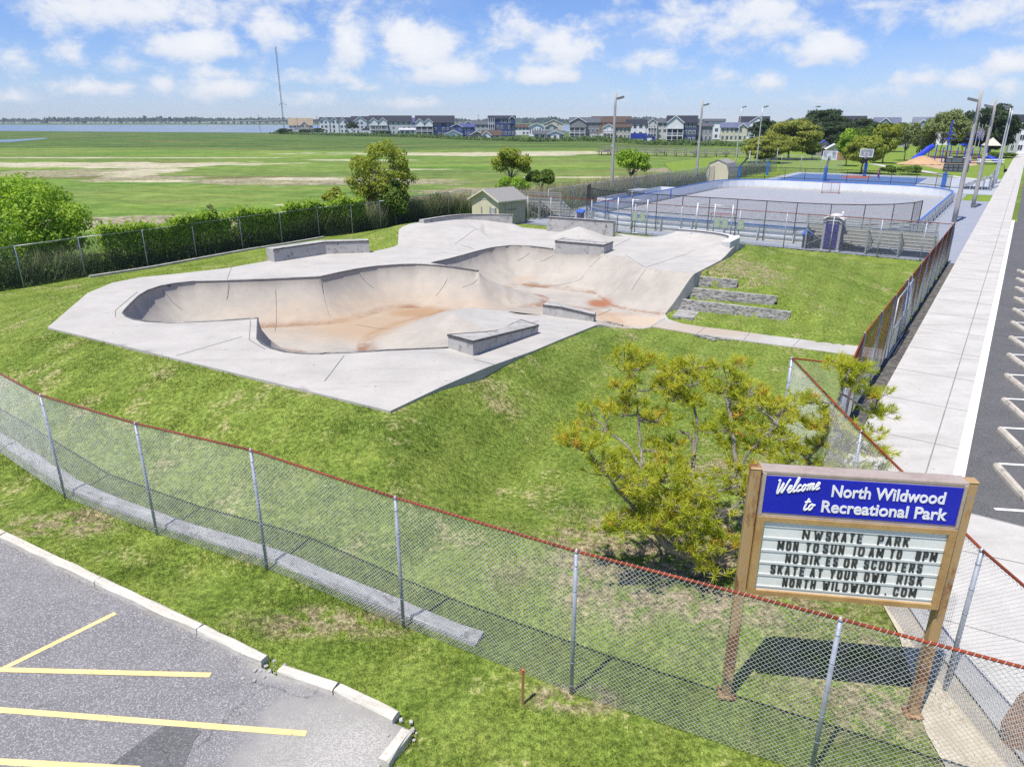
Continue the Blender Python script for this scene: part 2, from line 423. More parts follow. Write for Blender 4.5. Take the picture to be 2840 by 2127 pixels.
# ---------------------------------------------------------------- ground materials
def grass_color(k):
    big = k.noise(.16, 4, .6); mid = k.noise(.9, 5, .65); fine = k.noise(9, 4, .7); blade = k.noise(46, 3, .75, stretch=(1, .55, 1))
    c = k.mix(k.rng(mid, .35, .66), (.125, .195, .03), (.22, .285, .06))
    c = k.mix(k.rng(big, .4, .62, 0, .75), c, (.20, .265, .05))
    s = k.xyz()
    # mower stripes, wide and faint, parallel to the deck's right edge and the fence
    u = k.math('ADD', k.math('MULTIPLY', s[0], .883), k.math('MULTIPLY', s[1], -.47))
    stp = k.math('SINE', k.math('MULTIPLY', k.math('ADD', u, k.math('MULTIPLY', mid, .35)), 5.6))
    c = k.mix(k.math('MULTIPLY', k.rng(stp, -.4, .6), k.rng(big, .35, .6, .06, .3)), c, (.26, .37, .075))
    dry = k.rng(k.math('ADD', k.math('MULTIPLY', k.noise(.55, 6, .72), .72), k.math('MULTIPLY', fine, .28)), .545, .64)
    c = k.mix(k.math('MULTIPLY', dry, .68), c, (.44, .39, .22))
    # worn soil round the pine, under the sign and along the kerb
    wob = k.math('MULTIPLY', k.math('SUBTRACT', k.noise(1.3, 6, .75), .5), 3.0)
    bare = k.near((3.6, 11.6), (3.4, 2.1), .3, wob)
    for cc, r in (((5.6, 8.6), (1.7, 1.6)), ((6.4, 13.6), (1.3, 2.6)), ((-9.4, 13.0), (1.2, .5)), ((-3.2, 9.9), (1.6, .4)), ((5.2, 15.2), (1.2, 1.0)), ((10.6, 33.6), (2.6, 2.2)), ((.9, 8.2), (.7, .3))):
        bare = k.math('MAXIMUM', bare, k.math('MULTIPLY', k.near(cc, r, .35, wob), .85))
    bare = k.math('MULTIPLY', bare, k.rng(k.noise(2.6, 5, .7), .40, .56))
    c = k.mix(k.math('MULTIPLY', bare, .9), c, k.mix(k.rng(fine, .35, .65), (.30, .225, .155), (.43, .355, .26)))
    c = k.mix(k.rng(fine, .28, .72), k.mix(1.0, c, (.48, .52, .45), 'MULTIPLY'), k.mix(1.0, c, (1.45, 1.38, 1.4), 'MULTIPLY'))
    c = k.mix(k.rng(blade, .3, .7), k.mix(1.0, c, (.55, .6, .55), 'MULTIPLY'), k.mix(1.0, c, (1.35, 1.3, 1.25), 'MULTIPLY'))
    return c, fine, blade
k = NT('lawn_turf'); c, f_, b_ = grass_color(k)
M_LAWN = k.done(c, .9, k.math('ADD', f_, k.math('MULTIPLY', b_, .7)), .9, .05, spec=.15)
k = NT('grass_blades'); c, f_, b_ = grass_color(k)
k.done(k.mix(1.0, c, (1.15, 1.15, 1.1), 'MULTIPLY'), .7, spec=.2)
tr = k.n('ShaderNodeBsdfTranslucent'); k.put(tr.inputs[0], c); ms = k.n('ShaderNodeMixShader'); ms.inputs[0].default_value = .3
k.t.links.new(k.b.outputs[0], ms.inputs[1]); k.t.links.new(tr.outputs[0], ms.inputs[2]); k.t.links.new(ms.outputs[0], k.t.nodes['Material Output'].inputs[0])
M_BLADE = k.m
# salt marsh: bands of cordgrass, straw wrack and pale mud
k = NT('salt_marsh')
big = k.noise(.012, 5, .6, stretch=(.45, 1.3, 1)); mid = k.noise(.05, 6, .62, stretch=(.5, 1.3, 1)); fine = k.noise(.5, 5, .7, stretch=(.6, 1, 1)); sp = k.noise(3.2, 4, .7)
s = k.xyz()
c = k.mix(k.rng(mid, .38, .62), (.105, .205, .035), (.19, .275, .06))
c = k.mix(k.rng(big, .42, .6, 0, .7), c, (.125, .165, .06))
cloud_shade = k.math('MULTIPLY', k.rng(k.math('ADD', s[1], k.math('MULTIPLY', k.math('SUBTRACT', big, .5), 260)), 205, 262), .85)
c = k.mix(cloud_shade, c, (.05, .105, .03))  # far band darkened to paint a cloud's shadow into the marsh colour
c = k.mix(k.math('MULTIPLY', k.rng(k.noise(.03, 5, .65, stretch=(.3, 2.0, 1)), .56, .66), .8), c, (.17, .13, .075))
wob = k.math('ADD', k.math('MULTIPLY', k.math('SUBTRACT', k.noise(.16, 6, .7, stretch=(.55, 1.1, 1)), .5), 1.7), k.math('MULTIPLY', k.math('SUBTRACT', k.noise(.03, 4, .6), .5), 3.2))
def marks(lst, col):
    global c
    for p, r in lst: c = k.mix(k.near(p, (r[0] * 1.1, r[1] * 1.5), .14, wob), c, col)
straw = k.mix(k.rng(sp, .3, .7), (.42, .37, .28), (.56, .51, .42))
wrack = k.mix(k.rng(k.noise(1.2, 5, .75), .35, .62), (.15, .125, .09), (.40, .355, .27))
marks([(fD(200,372), (17, 7)), (fD(300,384), (9, 5)), (fD(570,389), (13, 5)), (fD(690,390), (15, 4)), (fD(300,474), (9, 2.7)), (fD(1640,365), (16, 5)), (fD(1180,412), (14, 3)), (fD(1010,425), (8, 1.2))], wrack)
marks([(fD(130,354.5), (34, 5)), (fD(330,357), (11, 6)), (fD(315,372), (6, 8)), (fD(330,390), (7, 2)), (fD(695,385), (9, 1.6)), (fD(1030,332), (40, 6)), (fD(1180,330), (18, 8)), (fD(120,340), (20, 1.6)), (fD(330,340), (22, 1.3)), (fD(800,345), (12, 1.6)), (fD(1480,380), (9, 1.5)), (fD(1300,382), (10, 1.2)), (fD(860,365), (9, 1.2)), (fD(700,440), (4, .6))], straw)
c = k.mix(k.rng(k.noise(.09, 6, .7, stretch=(.4, 1.6, 1)), .40, .66, 0, .42), c, (.26, .30, .08)); c = k.mix(k.rng(fine, .3, .7), k.mix(1.0, c, (.66, .7, .62), 'MULTIPLY'), k.mix(1.0, c, (1.22, 1.2, 1.2), 'MULTIPLY'))
c = k.mix(k.rng(sp, .3, .7), k.mix(1.0, c, (.82, .84, .8), 'MULTIPLY'), k.mix(1.0, c, (1.12, 1.1, 1.1), 'MULTIPLY'))
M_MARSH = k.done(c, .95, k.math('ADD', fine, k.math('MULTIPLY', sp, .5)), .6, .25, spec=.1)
def asphalt(name, a, b, chip, stain=None, sc=40):
    k = NT(name)
    g = k.noise(sc, 3, .8); g2 = k.noise(sc * 2.6, 2, .7); pat = k.noise(.45, 5, .6); w = k.noise(2.2, 5, .6)
    c = k.mix(k.rng(k.math('ADD', k.math('MULTIPLY', pat, .6), k.math('MULTIPLY', w, .4)), .38, .62), a, b)
    c = k.mix(k.rng(g, .50, .62), c, chip); c = k.mix(k.rng(g2, .35, .5, .55, 0), c, tuple(x * .45 for x in a))
    if stain:
        wob = k.math('MULTIPLY', k.math('SUBTRACT', k.noise(1.1, 6, .7), .5), 1.6)
        for p, r, cc in stain: c = k.mix(k.math('MULTIPLY', k.near(p, r, .4, wob), .8), c, k.mix(k.rng(g, .4, .6), cc, tuple(x * .6 for x in cc)))
    cr = k.n('ShaderNodeTexVoronoi', feature='DISTANCE_TO_EDGE'); cr.inputs['Scale'].default_value = .42
    dn = k.n('ShaderNodeVectorMath', operation='ADD'); k.put(dn.inputs[0], k.pos)
    nn = k.n('ShaderNodeTexNoise'); nn.inputs['Scale'].default_value = 1.6; nn.inputs['Detail'].default_value = 5; k.put(nn.inputs['Vector'], k.pos)
    k.put(dn.inputs[1], nn.outputs[1]); k.put(cr.inputs['Vector'], dn.outputs[0])
    c = k.mix(k.math('MULTIPLY', k.rng(cr.outputs[0], .002, .007, .4, 0), k.rng(pat, .44, .58)), c, (.03, .03, .03))
    return k.done(c, .85, g, .5, .012, spec=.3)
M_ASPH = asphalt('worn_asphalt', (.165, .162, .17), (.21, .205, .21), (.42, .41, .41), [((-2.6, 7.4), (1.1, .8), (.44, .425, .39)), ((-2.2, 6.2), (.8, 1.4), (.5, .48, .45)), ((-3.4, 8.9), (.6, .35), (.44, .43, .4))])
M_ASPH2 = asphalt('dark_asphalt', (.085, .085, .09), (.115, .112, .118), (.2, .2, .2), None, 40)
M_PAVE = asphalt('pale_blue_pavement', (.27, .295, .36), (.295, .32, .375), (.30, .325, .375), None, 30)
M_RINKF = asphalt('rink_surface', (.30, .315, .355), (.33, .345, .38), (.335, .35, .38), None, 30)
M_COURT = simple('court_blue', (.085, .15, .33), (.11, .185, .37), .6, .8)
M_COURTG = simple('court_grey', (.34, .37, .42), (.39, .42, .46), .6, .8)
M_COURTR = simple('court_red', (.30, .10, .09), (.36, .14, .12), .6, .8)
def concrete(name, a, b, stain=None, sc=.8, rough=.85, scratch=True, joint=None):
    k = NT(name)
    n = k.noise(sc, 6, .65); f = k.noise(sc * 14, 5, .7); g = k.noise(60, 3, .7); l = k.noise(1.1, 5, .65, stretch=(.35, 2.0, 1, .6))
    c = k.mix(k.rng(k.math('ADD', k.math('MULTIPLY', n, .65), k.math('MULTIPLY', f, .35)), .36, .64), a, b)
    c = k.mix(k.rng(l, .52, .72, 0, .45), c, tuple(x * .78 for x in b))
    c = k.mix(k.rng(g, .3, .7), k.mix(1.0, c, (.9, .9, .9), 'MULTIPLY'), k.mix(1.0, c, (1.08, 1.08, 1.08), 'MULTIPLY'))
    c = k.mix(k.rng(k.noise(7, 2, .5), .735, .76), c, (.1, .095, .09))
    if stain: c = stain(k, c)
    return k.done(c, rough, k.math('ADD', k.math('MULTIPLY', g, .4), f), .22, .012, spec=.25)
M_DECK = concrete('deck_concrete', (.475, .455, .425), (.405, .388, .362))
def bowlstain(k, c):
    s = k.xyz(); z = s[2]
    n1 = k.noise(.7, 6, .7); drip = k.noise(2.3, 5, .65, stretch=(1, 1, .18)); sc = k.noise(2.0, 7, .8, dist=1.2)
    t = k.mix(k.rng(n1, .35, .65), (.43, .395, .345), (.34, .31, .27))
    c = k.mix(.8, c, t)
    fl = k.rng(k.math('ADD', z, k.math('MULTIPLY', k.math('SUBTRACT', n1, .5), 1.5)), .05, 1.25, 1, 0)
    # iron water stands in the front basin and in the low corner by the path
    front = k.near((-5.6, 29.8), (6.0, 3.4), .4, k.math('MULTIPLY', k.math('SUBTRACT', n1, .5), .9))
    rust = k.math('MULTIPLY', fl, front)
    c = k.mix(k.math('MULTIPLY', rust, .36), c, k.mix(k.rng(drip, .35, .62), (.44, .30, .175), (.37, .235, .125)))
    edge = k.math('MULTIPLY', k.rng(z, .012, .14, 1, 0), k.rng(z, .001, .012))
    c = k.mix(k.math('MULTIPLY', edge, k.rng(n1, .4, .6, .2, .8)), c, (.23, .105, .045))
    wob = k.math('MULTIPLY', k.math('SUBTRACT', k.noise(1.4, 6, .7), .5), 1.0)
    for p, r, cc, w in ((fC(200,890), (.55, .75), (.30, .11, .045), .9), (fC(120,985), (1.7, .5), (.42, .29, .2), .7), (fC(500,1040), (2.6, .8), (.56, .43, .3), .6), (fC(1000,1110), (2.2, .5), (.46, .38, .33), .5), (fB(420,960), (2.4, 1.8), (.40, .29, .19), .7), (fB(700,850), (1.2, .7), (.34, .21, .11), .8), (fB(1330,570), (1.6, .5), (.42, .24, .12), .8), (fB(1700,610), (1.6, .35), (.42, .25, .13), .6)):
        c = k.mix(k.math('MULTIPLY', k.math('MULTIPLY', k.near(p, r, .5, wob), w), k.rng(z, .03, .4, 1, 0)), c, cc)
    c = k.mix(k.math('MULTIPLY', k.rng(drip, .56, .74), k.rng(z, .7, 1.5, 0, .55)), c, (.25, .225, .2))
    c = k.mix(k.rng(sc, .66, .72, 0, .5), c, (.50, .475, .445))
    return c
M_BOWL = concrete('bowl_concrete', (.44, .42, .395), (.37, .35, .325), bowlstain, .9)
def blockstain(k, c):
    n = k.noise(3.2, 7, .75); return k.mix(k.rng(n, .53, .66, 0, .75), c, (.13, .12, .11))
M_BLOCK = concrete('block_concrete', (.44, .43, .41), (.36, .35, .335), blockstain, 1.6)
M_WHITEC = concrete('painted_concrete', (.62, .615, .60), (.54, .535, .52))
def walkstain(k, c):
    n = k.noise(.8, 6, .7, stretch=(.25, 1.6, 1, -.62)); return k.mix(k.rng(n, .5, .7, 0, .45), c, (.33, .32, .305))
M_WALK = concrete('sidewalk_concrete', (.52, .505, .48), (.45, .435, .41), walkstain)
M_PATH = concrete('path_concrete', (.47, .455, .43), (.39, .375, .35), lambda k, c: k.mix(k.math('MULTIPLY', k.near((8.2, 28.0), (2.6, 1.2), .6, k.math('MULTIPLY', k.math('SUBTRACT', k.noise(1.4, 6, .7), .5), 1.2)), .6), c, (.40, .31, .22)))
M_KERB = concrete('kerb_concrete', (.62, .59, .53), (.50, .47, .40), lambda k, c: k.mix(k.rng(k.noise(9, 6, .75), .55, .68, 0, .6), c, (.3, .27, .2)), 2.2)
M_LINEY = concrete('yellow_paint', (.80, .62, .30), (.72, .54, .25), lambda k, c: k.mix(k.rng(k.noise(11, 7, .8), .6, .66, 0, .85), c, (.18, .17, .165)), 3)
M_LINEW = concrete('white_paint', (.78, .78, .77), (.70, .70, .69))
M_JOINT = simple('dark_joint', (.20, .19, .18), (.28, .27, .25), 2)  # dark tone of the thin strips along concrete joints
M_DIRT = simple('sandy_soil', (.50, .45, .36), (.38, .33, .25), 2.2, .95, bstr=.5)
M_SOIL2 = simple('black_edging_soil', (.07, .065, .06), (.16, .15, .13), 5, .95, bstr=.8)
# ---------------------------------------------------------------- ground, lawn, pavements
def sheet(name, poly, z, m, kind='structure', parent=None):
    b = MB(); b.add([(p[0], p[1], z) for p in poly], [tuple(range(len(poly)))]); o = b.build(name, m, parent)
    if parent is None: o['kind'] = kind
    return o
def strip(name, L, R, z, m, kind='structure', parent=None, thick=0):
    b = MB(); n = len(L)
    v = [(p[0], p[1], z) for p in L] + [(p[0], p[1], z) for p in R]
    b.add(v, [(i, n + i, n + i + 1, i + 1) for i in range(n - 1)])
    if thick:
        w = [(x, y, zz - thick) for x, y, zz in v]; q = v + w; N = 2 * n
        b.add(q, [(i + 1, i, N + i, N + i + 1)[::-1] for i in range(n - 1)] + [(n + i, n + i + 1, N + n + i + 1, N + n + i)[::-1] for i in range(n - 1)] + [(0, n, N + n, N)[::-1], (n - 1, 2 * n - 1, N + 2 * n - 1, N + n - 1)])
    o = b.build(name, m, parent)
    if parent is None and kind: o['kind'] = kind
    return o
g = MB()
# one sheet to the horizon, with a coarse swell in the marsh
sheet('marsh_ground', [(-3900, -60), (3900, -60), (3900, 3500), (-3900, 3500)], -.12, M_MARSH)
MIDF_A, MIDF_B = st(49.55, -32.8), st(49.55, -2.75)
LAWN = [(-34, 18)] + FENCE_LEFT + [(MIDF_A[0] - .2, MIDF_A[1] + .2), (MIDF_B[0], MIDF_B[1]), st(18.0, -2.75), (6.9, 17.0), (6.45, 9.0), (6.3, 5.6), (6.3, 2.5), (-1.0, 2.5), fD(842,1645), fD(908,1572), fD(893,1566), fD(855,1550), fD(722,1488), fD(598,1448), fD(565,1436), fD(430,1365), fD(210,1262), fD(0,1160), (-20, 17.6)]
xs, ys = np.arange(-34, 28, .25), np.arange(2.4, 68, .25)
X, Y = np.meshgrid(xs, ys, indexing='ij'); P = np.stack([X.ravel(), Y.ravel()], -1)
ok = inside(P, LAWN)
dk = inside(P, DECK_OUT); dd, _ = poly_dist(P, DECK_OUT, True)
cut = dk & (dd > .5)
Z = ground_h(P); ib = inside(P, BOWL); Z[dk] = np.minimum(Z[dk], np.where(ib[dk], bowl_h(P[dk]) - .12, deck_h(P[dk]) - .07)); Z[~ok] = -.08
nx, ny = len(xs), len(ys); I = np.arange(nx * ny).reshape(nx, ny)
Q = np.stack([I[:-1, :-1], I[1:, :-1], I[1:, 1:], I[:-1, 1:]], -1).reshape(-1, 4)
keep = ok[Q].any(1) & ~cut[Q].all(1); Q = Q[keep]
used = np.unique(Q); mp = -np.ones(nx * ny, int); mp[used] = np.arange(len(used))
lawn = fast_mesh('lawn', np.stack([P[used, 0], P[used, 1], Z[used]], -1), mp[Q], 4, M_LAWN, smooth=True); lawn['kind'] = 'structure'
sheet('rink_pavement', [st(49.6, -36), st(49.6, -2.25), st(99.5, -2.25), st(99.5, -36)], .012, M_PAVE)
# parking lot at the front left with its kerb
KC = [(-22.0, 18.55), fD(0,1168), fD(205,1268), fD(425,1373), fD(565,1442), fD(598,1460), fD(722,1500), fD(853,1563), fD(893,1580)]
sheet('parking_lot', [(-30, 20), *KC, fD(823,1650), (-2.2, 5.5), (-6, -2), (-30, -2)], .008, M_ASPH)
def kerb(name, pts, w, h, label, cat='kerb', gap=.012, m=None, zb=0, group=None):
    n = 0
    for a, b in zip(pts[:-1], pts[1:]):
        a, b = np.array(a), np.array(b); d = (b - a) / np.linalg.norm(b - a); nn = np.array((-d[1], d[0]))
        a2, b2 = a + d * gap, b - d * gap
        mb = MB(); L = np.linalg.norm(b2 - a2); k = max(2, int(L / .35)); vs = []
        prof = [(0, -.1), (0, h - .03), (.015, h - .008), (.04, h), (w - .03, h), (w, h - .02), (w, -.1)]
        for i in range(k + 1):
            p = a2 + d * L * i / k
            for (o, z) in prof:
                j = rng.normal(0, .006, 2); q = p + nn * (o + j[0] * (z > 0)); vs.append((q[0], q[1], zb + z + j[1] * (z > 0)))
        m_ = len(prof)
        fs = [(i * m_ + c, (i + 1) * m_ + c, (i + 1) * m_ + c + 1, i * m_ + c + 1) for i in range(k) for c in range(m_ - 1)] + [tuple(range(m_)), tuple(range(k * m_ + m_ - 1, k * m_ - 1, -1))]
        mb.add(vs, fs); o = mb.build(name, m or M_KERB, loc=(a[0], a[1], 0)); lb = label[n] if isinstance(label, list) else label
        tag(o, lb, cat, group); n += 1
kerb('kerb_stone', [KC[0], KC[1]], .17, .13, 'weathered cream kerb stone at the left edge of the picture beside the asphalt')
kerb('kerb_stone', KC[1:5], .17, .13, ['long weathered cream kerb stone beside the grass, first from the left edge', 'cream kerb stone beside the grass above the short slanting yellow line', 'cream kerb stone ending at the crumbled gap in the kerb'], group='kerb stones round the parking lot')
a, b = np.array(fD(598,1462)), np.array(fD(720,1503)); cpt = np.array(fD(850,1566))
kerb('kerb_stone', [a, b, cpt], .17, .12, ['cream kerb stone just right of the crumbled gap', 'cracked cream kerb stone running down to the corner of the lot'], group='kerb stones round the parking lot')
kerb('kerb_stone', [fD(868,1583), fD(815,1652)], .18, .12, 'pale kerb stone turning the corner towards the viewer at the bottom of the picture', group='kerb stones round the parking lot')
rb = MB()
for i in range(34):
    p = np.array(fD(*((575, 1452) if i < 24 else (885, 1578)))) + rng.normal(0, .13, 2); r = rng.uniform(.008, .034)
    rb.box((p[0], p[1], r * .5), (r * 2, r * 1.6, r * 1.2), rng.uniform(0, 3), rx=rng.uniform(-.5, .5))
o = rb.build('kerb_rubble', M_BLOCK); o['kind'] = 'stuff'; o['label'] = 'crumbled kerb concrete lying in the gaps of the kerb'; o['category'] = 'rubble'
def line(name, a, b, w, m, label, z=.013, group=None):
    a, b = np.array(a), np.array(b); d = (b - a) / np.linalg.norm(b - a); n = np.array((-d[1], d[0])) * w / 2
    k = max(2, int(np.linalg.norm(b - a) / .12)); L = []; R = []
    for i in range(k + 1):
        p = a + (b - a) * i / k; j = rng.normal(0, w * .03, 2); L.append(p + n * (1 + j[0] * 6 / 1)); R.append(p - n * (1 + j[1] * 6 / 1))
    o = strip(name, L, R, z, m, None); o['kind'] = 'structure'; o['label'] = label; return o
line('parking_line', fD(-60,1478), fD(250,1325), .1, M_LINEY, 'short yellow line slanting up towards the kerb')
line('parking_line', fD(-10,1447), fD(455,1459), .1, M_LINEY, 'upper long yellow parking line', .0165)
line('parking_line', fD(-10,1533), fD(662,1585), .1, M_LINEY, 'middle long yellow parking line')
line('parking_line', fD(-10,1645), fD(300,1662), .1, M_LINEY, 'lowest yellow parking line at the bottom edge')
sheet('asphalt_patch', [fD(225,1662), fD(372,1554), fD(400,1562), fD(436,1580), fD(420,1600), fD(395,1662)], .0125, asphalt('patch_asphalt', (.1, .1, .105), (.13, .13, .135), (.24, .24, .24)))
# sidewalk, gutter and the lot on the right
sheet('sidewalk', [st(16.6, -2.25), st(16.6, .02), st(320, -.8), st(320, -3.0)], .125, M_WALK)
sheet('corner_pavement', [(6.6, 2.0), (6.75, 9), (7.3, 14.5), st(16.55, -2.3), st(16.55, 14), (16, -2)], .121, M_WALK)
SWS = MB()
SWS.add([(*st(16.6, -2.25), .125), (*st(320, -3.0), .125), (*st(320, -3.0), -.1), (*st(16.6, -2.25), -.1)], [(0, 1, 2, 3)])
SWS.build('sidewalk_edge', M_WALK)['kind'] = 'structure'
jm = MB()
def joint(mb, pts, w, zf):
    P_ = resample(pts, .3); P_ = np.array(P_); d = np.gradient(P_, axis=0); d /= np.linalg.norm(d, axis=1)[:, None]
    n = np.stack([-d[:, 1], d[:, 0]], -1) * w / 2; z = zf(P_); k = len(P_)
    v = np.concatenate([np.column_stack([P_ + n, z]), np.column_stack([P_ - n, z])])
    mb.add(v, [(i, i + 1, k + i + 1, k + i) for i in range(k - 1)])
flat = lambda z: (lambda P_: np.full(len(P_), z))
for i in range(40): joint(jm, [st(17.0 + i * 3.05, -2.24), st(17.0 + i * 3.05, .0)], .022, flat(.129))
joint(jm, [st(16.6, -.52), st(130, -.9)], .03, flat(.13))
for a, b in (((7.3, 12.6), (13.6, 9.6)), ((7.0, 10.0), (13, 6.6)), ((9.2, 15.6), (6.9, 11.5)), (st(16.52, -2.2), st(16.52, 9))): joint(jm, [a, b], .022, flat(.126))
jm.build('sidewalk_joints', M_JOINT)['kind'] = 'structure'
sheet('right_parking_lot', [st(16.6, .2), st(16.6, 30), st(74, 30), st(74, .0)], .006, M_ASPH2)
sheet('far_street', [st(74, .28), st(74, 10), st(330, 8), st(330, -.6)], .006, M_ASPH2)
strip('white_kerb', [st(16.6, .26), st(74, .1)], [st(16.6, .02), st(74, -.12)], .132, M_LINEW, thick=.2)
# dark edging soil between fence and sidewalk
strip('soil_strip', [st(s_, -2.72 - .1 * math.sin(s_ * 3.1) - .05) for s_ in np.arange(17.6, 49.8, .35)], [st(s_, -2.26 + .06 * math.sin(s_ * 4.7)) for s_ in np.arange(17.6, 49.8, .35)], .06, M_SOIL2)
sheet('sandy_strip', [(6.0, 4.2), (6.75, 4.2), (6.9, 9), (7.35, 14.4), (7.0, 14.2), (6.4, 9.6), (5.75, 7.6), (5.6, 6)], .05, M_DIRT)
# path from the bowl to the sidewalk
pl, pf = PATH_NEAR, PATH_FAR
L_ = resample(pf, 1.0); R_ = resample(pl, 1.0); nn_ = 24
def even(pts, n):
    pts = np.array(pts); s_ = np.r_[0, np.cumsum(np.hypot(*np.diff(pts, axis=0).T))]; q = np.linspace(0, s_[-1], n)
    return np.stack([np.interp(q, s_, pts[:, 0]), np.interp(q, s_, pts[:, 1])], -1)
strip('path', even(pf, nn_), even(pl, nn_), .045, M_PATH, thick=.1)
pj = MB()
for a, b in ((fC(650,1100), fC(770,1032)), (fC(1050,1165), fC(1120,1106)), (fC(1460,1215), fC(1515,1152)), (fC(1890,1272), fC(1950,1212))): joint(pj, [a, b], .025, flat(.05))
pj.build('path_joints', M_JOINT)['kind'] = 'structure'
# ---------------------------------------------------------------- the concrete skate bowl
def cdt(points, edges):
    r = geometry.delaunay_2d_cdt([Vector((float(p[0]), float(p[1]))) for p in points], edges, [], 0, 1e-5)
    return np.array([tuple(v) for v in r[0]]), np.array([f for f in r[2] if len(f) == 3])
def loop_pts(poly, step):
    out = resample(list(poly) + [poly[0]], step)[:-1]; n = len(out)
    return [tuple(p) for p in out], [(i, (i + 1) % n) for i in range(n)]
skate = empty('skate_bowl', (-4, 27, 0), 0, 'large pale concrete skate bowl with flat deck and rust stained tan hollow', 'skate bowl')
off = np.array((-4, 27, 0.))
bp, be = loop_pts(BOWL, .16)
bx = np.array(bp); lo, hi = bx.min(0), bx.max(0)
gx, gy = np.meshgrid(np.arange(lo[0], hi[0], .15), np.arange(lo[1], hi[1], .15), indexing='ij')
G = np.stack([gx.ravel(), gy.ravel()], -1) + rng.uniform(-.02, .02, (gx.size, 2))
G = G[inside(G, BOWL)]; dB, _ = poly_dist(G, BOWL, True); G = G[dB > .16]
rows = []
T_ = np.array(bp); d_ = np.roll(T_, -1, 0) - np.roll(T_, 1, 0); d_ /= np.linalg.norm(d_, axis=1)[:, None]; nrm = np.stack([-d_[:, 1], d_[:, 0]], -1)
if not inside(T_[5:6] + nrm[5] * .05, BOWL)[0]: nrm = -nrm
for o_ in (.015, .045, .09):
    R_ = T_ + nrm * o_; R_ = R_[inside(R_, BOWL)]; dR, _ = poly_dist(R_, BOWL, True); rows.append(R_[dR > o_ * .9])
pts = bp + [tuple(p) for p in G] + [tuple(p) for r in rows for p in r]
V, F = cdt(pts, be); cen = V[F].mean(1); F = F[inside(cen, BOWL)]
h = bowl_h(V)
F = F[:, ::1]
bowl = fast_mesh('bowl_surface', np.column_stack([V, h]) - off, F, 3, M_BOWL, skate, True)
op, oe = loop_pts(DECK_OUT, .4)
ox = np.array(op); lo, hi = ox.min(0), ox.max(0)
gx, gy = np.meshgrid(np.arange(lo[0], hi[0], .3), np.arange(lo[1], hi[1], .3), indexing='ij'); G = np.stack([gx.ravel(), gy.ravel()], -1)
gx, gy = np.meshgrid(np.arange(lo[0], hi[0], .14), np.arange(35, hi[1], .14), indexing='ij'); G2 = np.stack([gx.ravel(), gy.ravel()], -1)
G = np.concatenate([G[G[:, 1] < 35], G2]) + .003
d1, _ = poly_dist(G, DECK_OUT, True); d2, _ = poly_dist(G, BOWL, True)
G = G[inside(G, DECK_OUT) & ~inside(G, BOWL) & (d1 > .1) & (d2 > .1)]
nb = len(op)
V, F = cdt(op + bp + [tuple(p) for p in G], oe + [(a + nb, b + nb) for a, b in be]); cen = V[F].mean(1)
F = F[inside(cen, DECK_OUT) & ~inside(cen, BOWL)]
deck = fast_mesh('deck', np.column_stack([V, deck_h(V) + 0.002]) - off, F, 3, M_DECK, skate, True)
oz = deck_h(ox); n = len(ox)
dO, _ = poly_dist(ox, [BANK[-1]] + OPEN + [RAMP[0]]); oz = np.where(dO < .06, bowl_h(ox) * 1.0, oz); sk = MB(); sk.add(np.concatenate([np.column_stack([ox, oz + .002]), np.column_stack([ox, oz - .75])]), [(i, n + i, n + (i + 1) % n, (i + 1) % n) for i in range(n)])
sk.build('deck_edge', M_DECK, skate, loc=off)
# steel coping along the bowl edge
M_COPE = simple('coping_steel', (.14, .14, .145), (.24, .235, .225), 4, .45, .6)
def coping(pts, r=.032, up=.012):
    P_ = np.array(resample(pts, .25)); z = zdk(P_[:, 0], P_[:, 1]) + up
    m = MB(); m.tube(np.column_stack([P_, z]) - off, r, 8); m.build('coping', M_COPE, skate, True)
coping(FAR1); coping(catmull(FAR2, 3)); coping(NEAR); coping([FAR1[-1] + np.array((-.02, .06)), FAR2[0]], .02, .0)
def bowl_joint(a, b, w=.022): jb = MB(); joint(jb, [a, b], w, lambda P_: np.maximum(bowl_h(P_), 0) + .014); jb.build('joint_line', M_JOINT, skate, loc=off)
FL = lambda x, y: fB(x, y, 0)
for t_, f_ in ((fA(1308,488,ZD), fA(1312,720,.2)), (fA(1622,480,ZD), fA(1625,830,0)), (fA(1937,463,ZD), fA(1998,690,.45)), (fB(262,516,ZD), fB(380,730,.3)), (fB(942,503,ZD), fB(850,735,.3)), (fB(1172,535,ZD), fB(1060,790,0)),
               (fB(1110,405,ZD), fB(1190,500,.5)), (fB(1570,345,ZD), fB(1480,530,.3)), (fB(1752,365,ZD), fB(1650,560,.2)), (fC(240,460,ZD), fC(100,700,.2)), (fC(600,585,ZD), fC(480,740,.9)),
               (fA(860,525,ZD), fA(985,640,.9)), (fB(240,940,0), fB(560,1000,0)), (fB(1450,655,0), fB(1980,650,0)), (fC(0,937,0), fC(300,932,0)), (fC(300,940,0), fC(120,1040,0))):
    bowl_joint(t_, f_)
dj = lambda P_: deck_h(P_) + .012
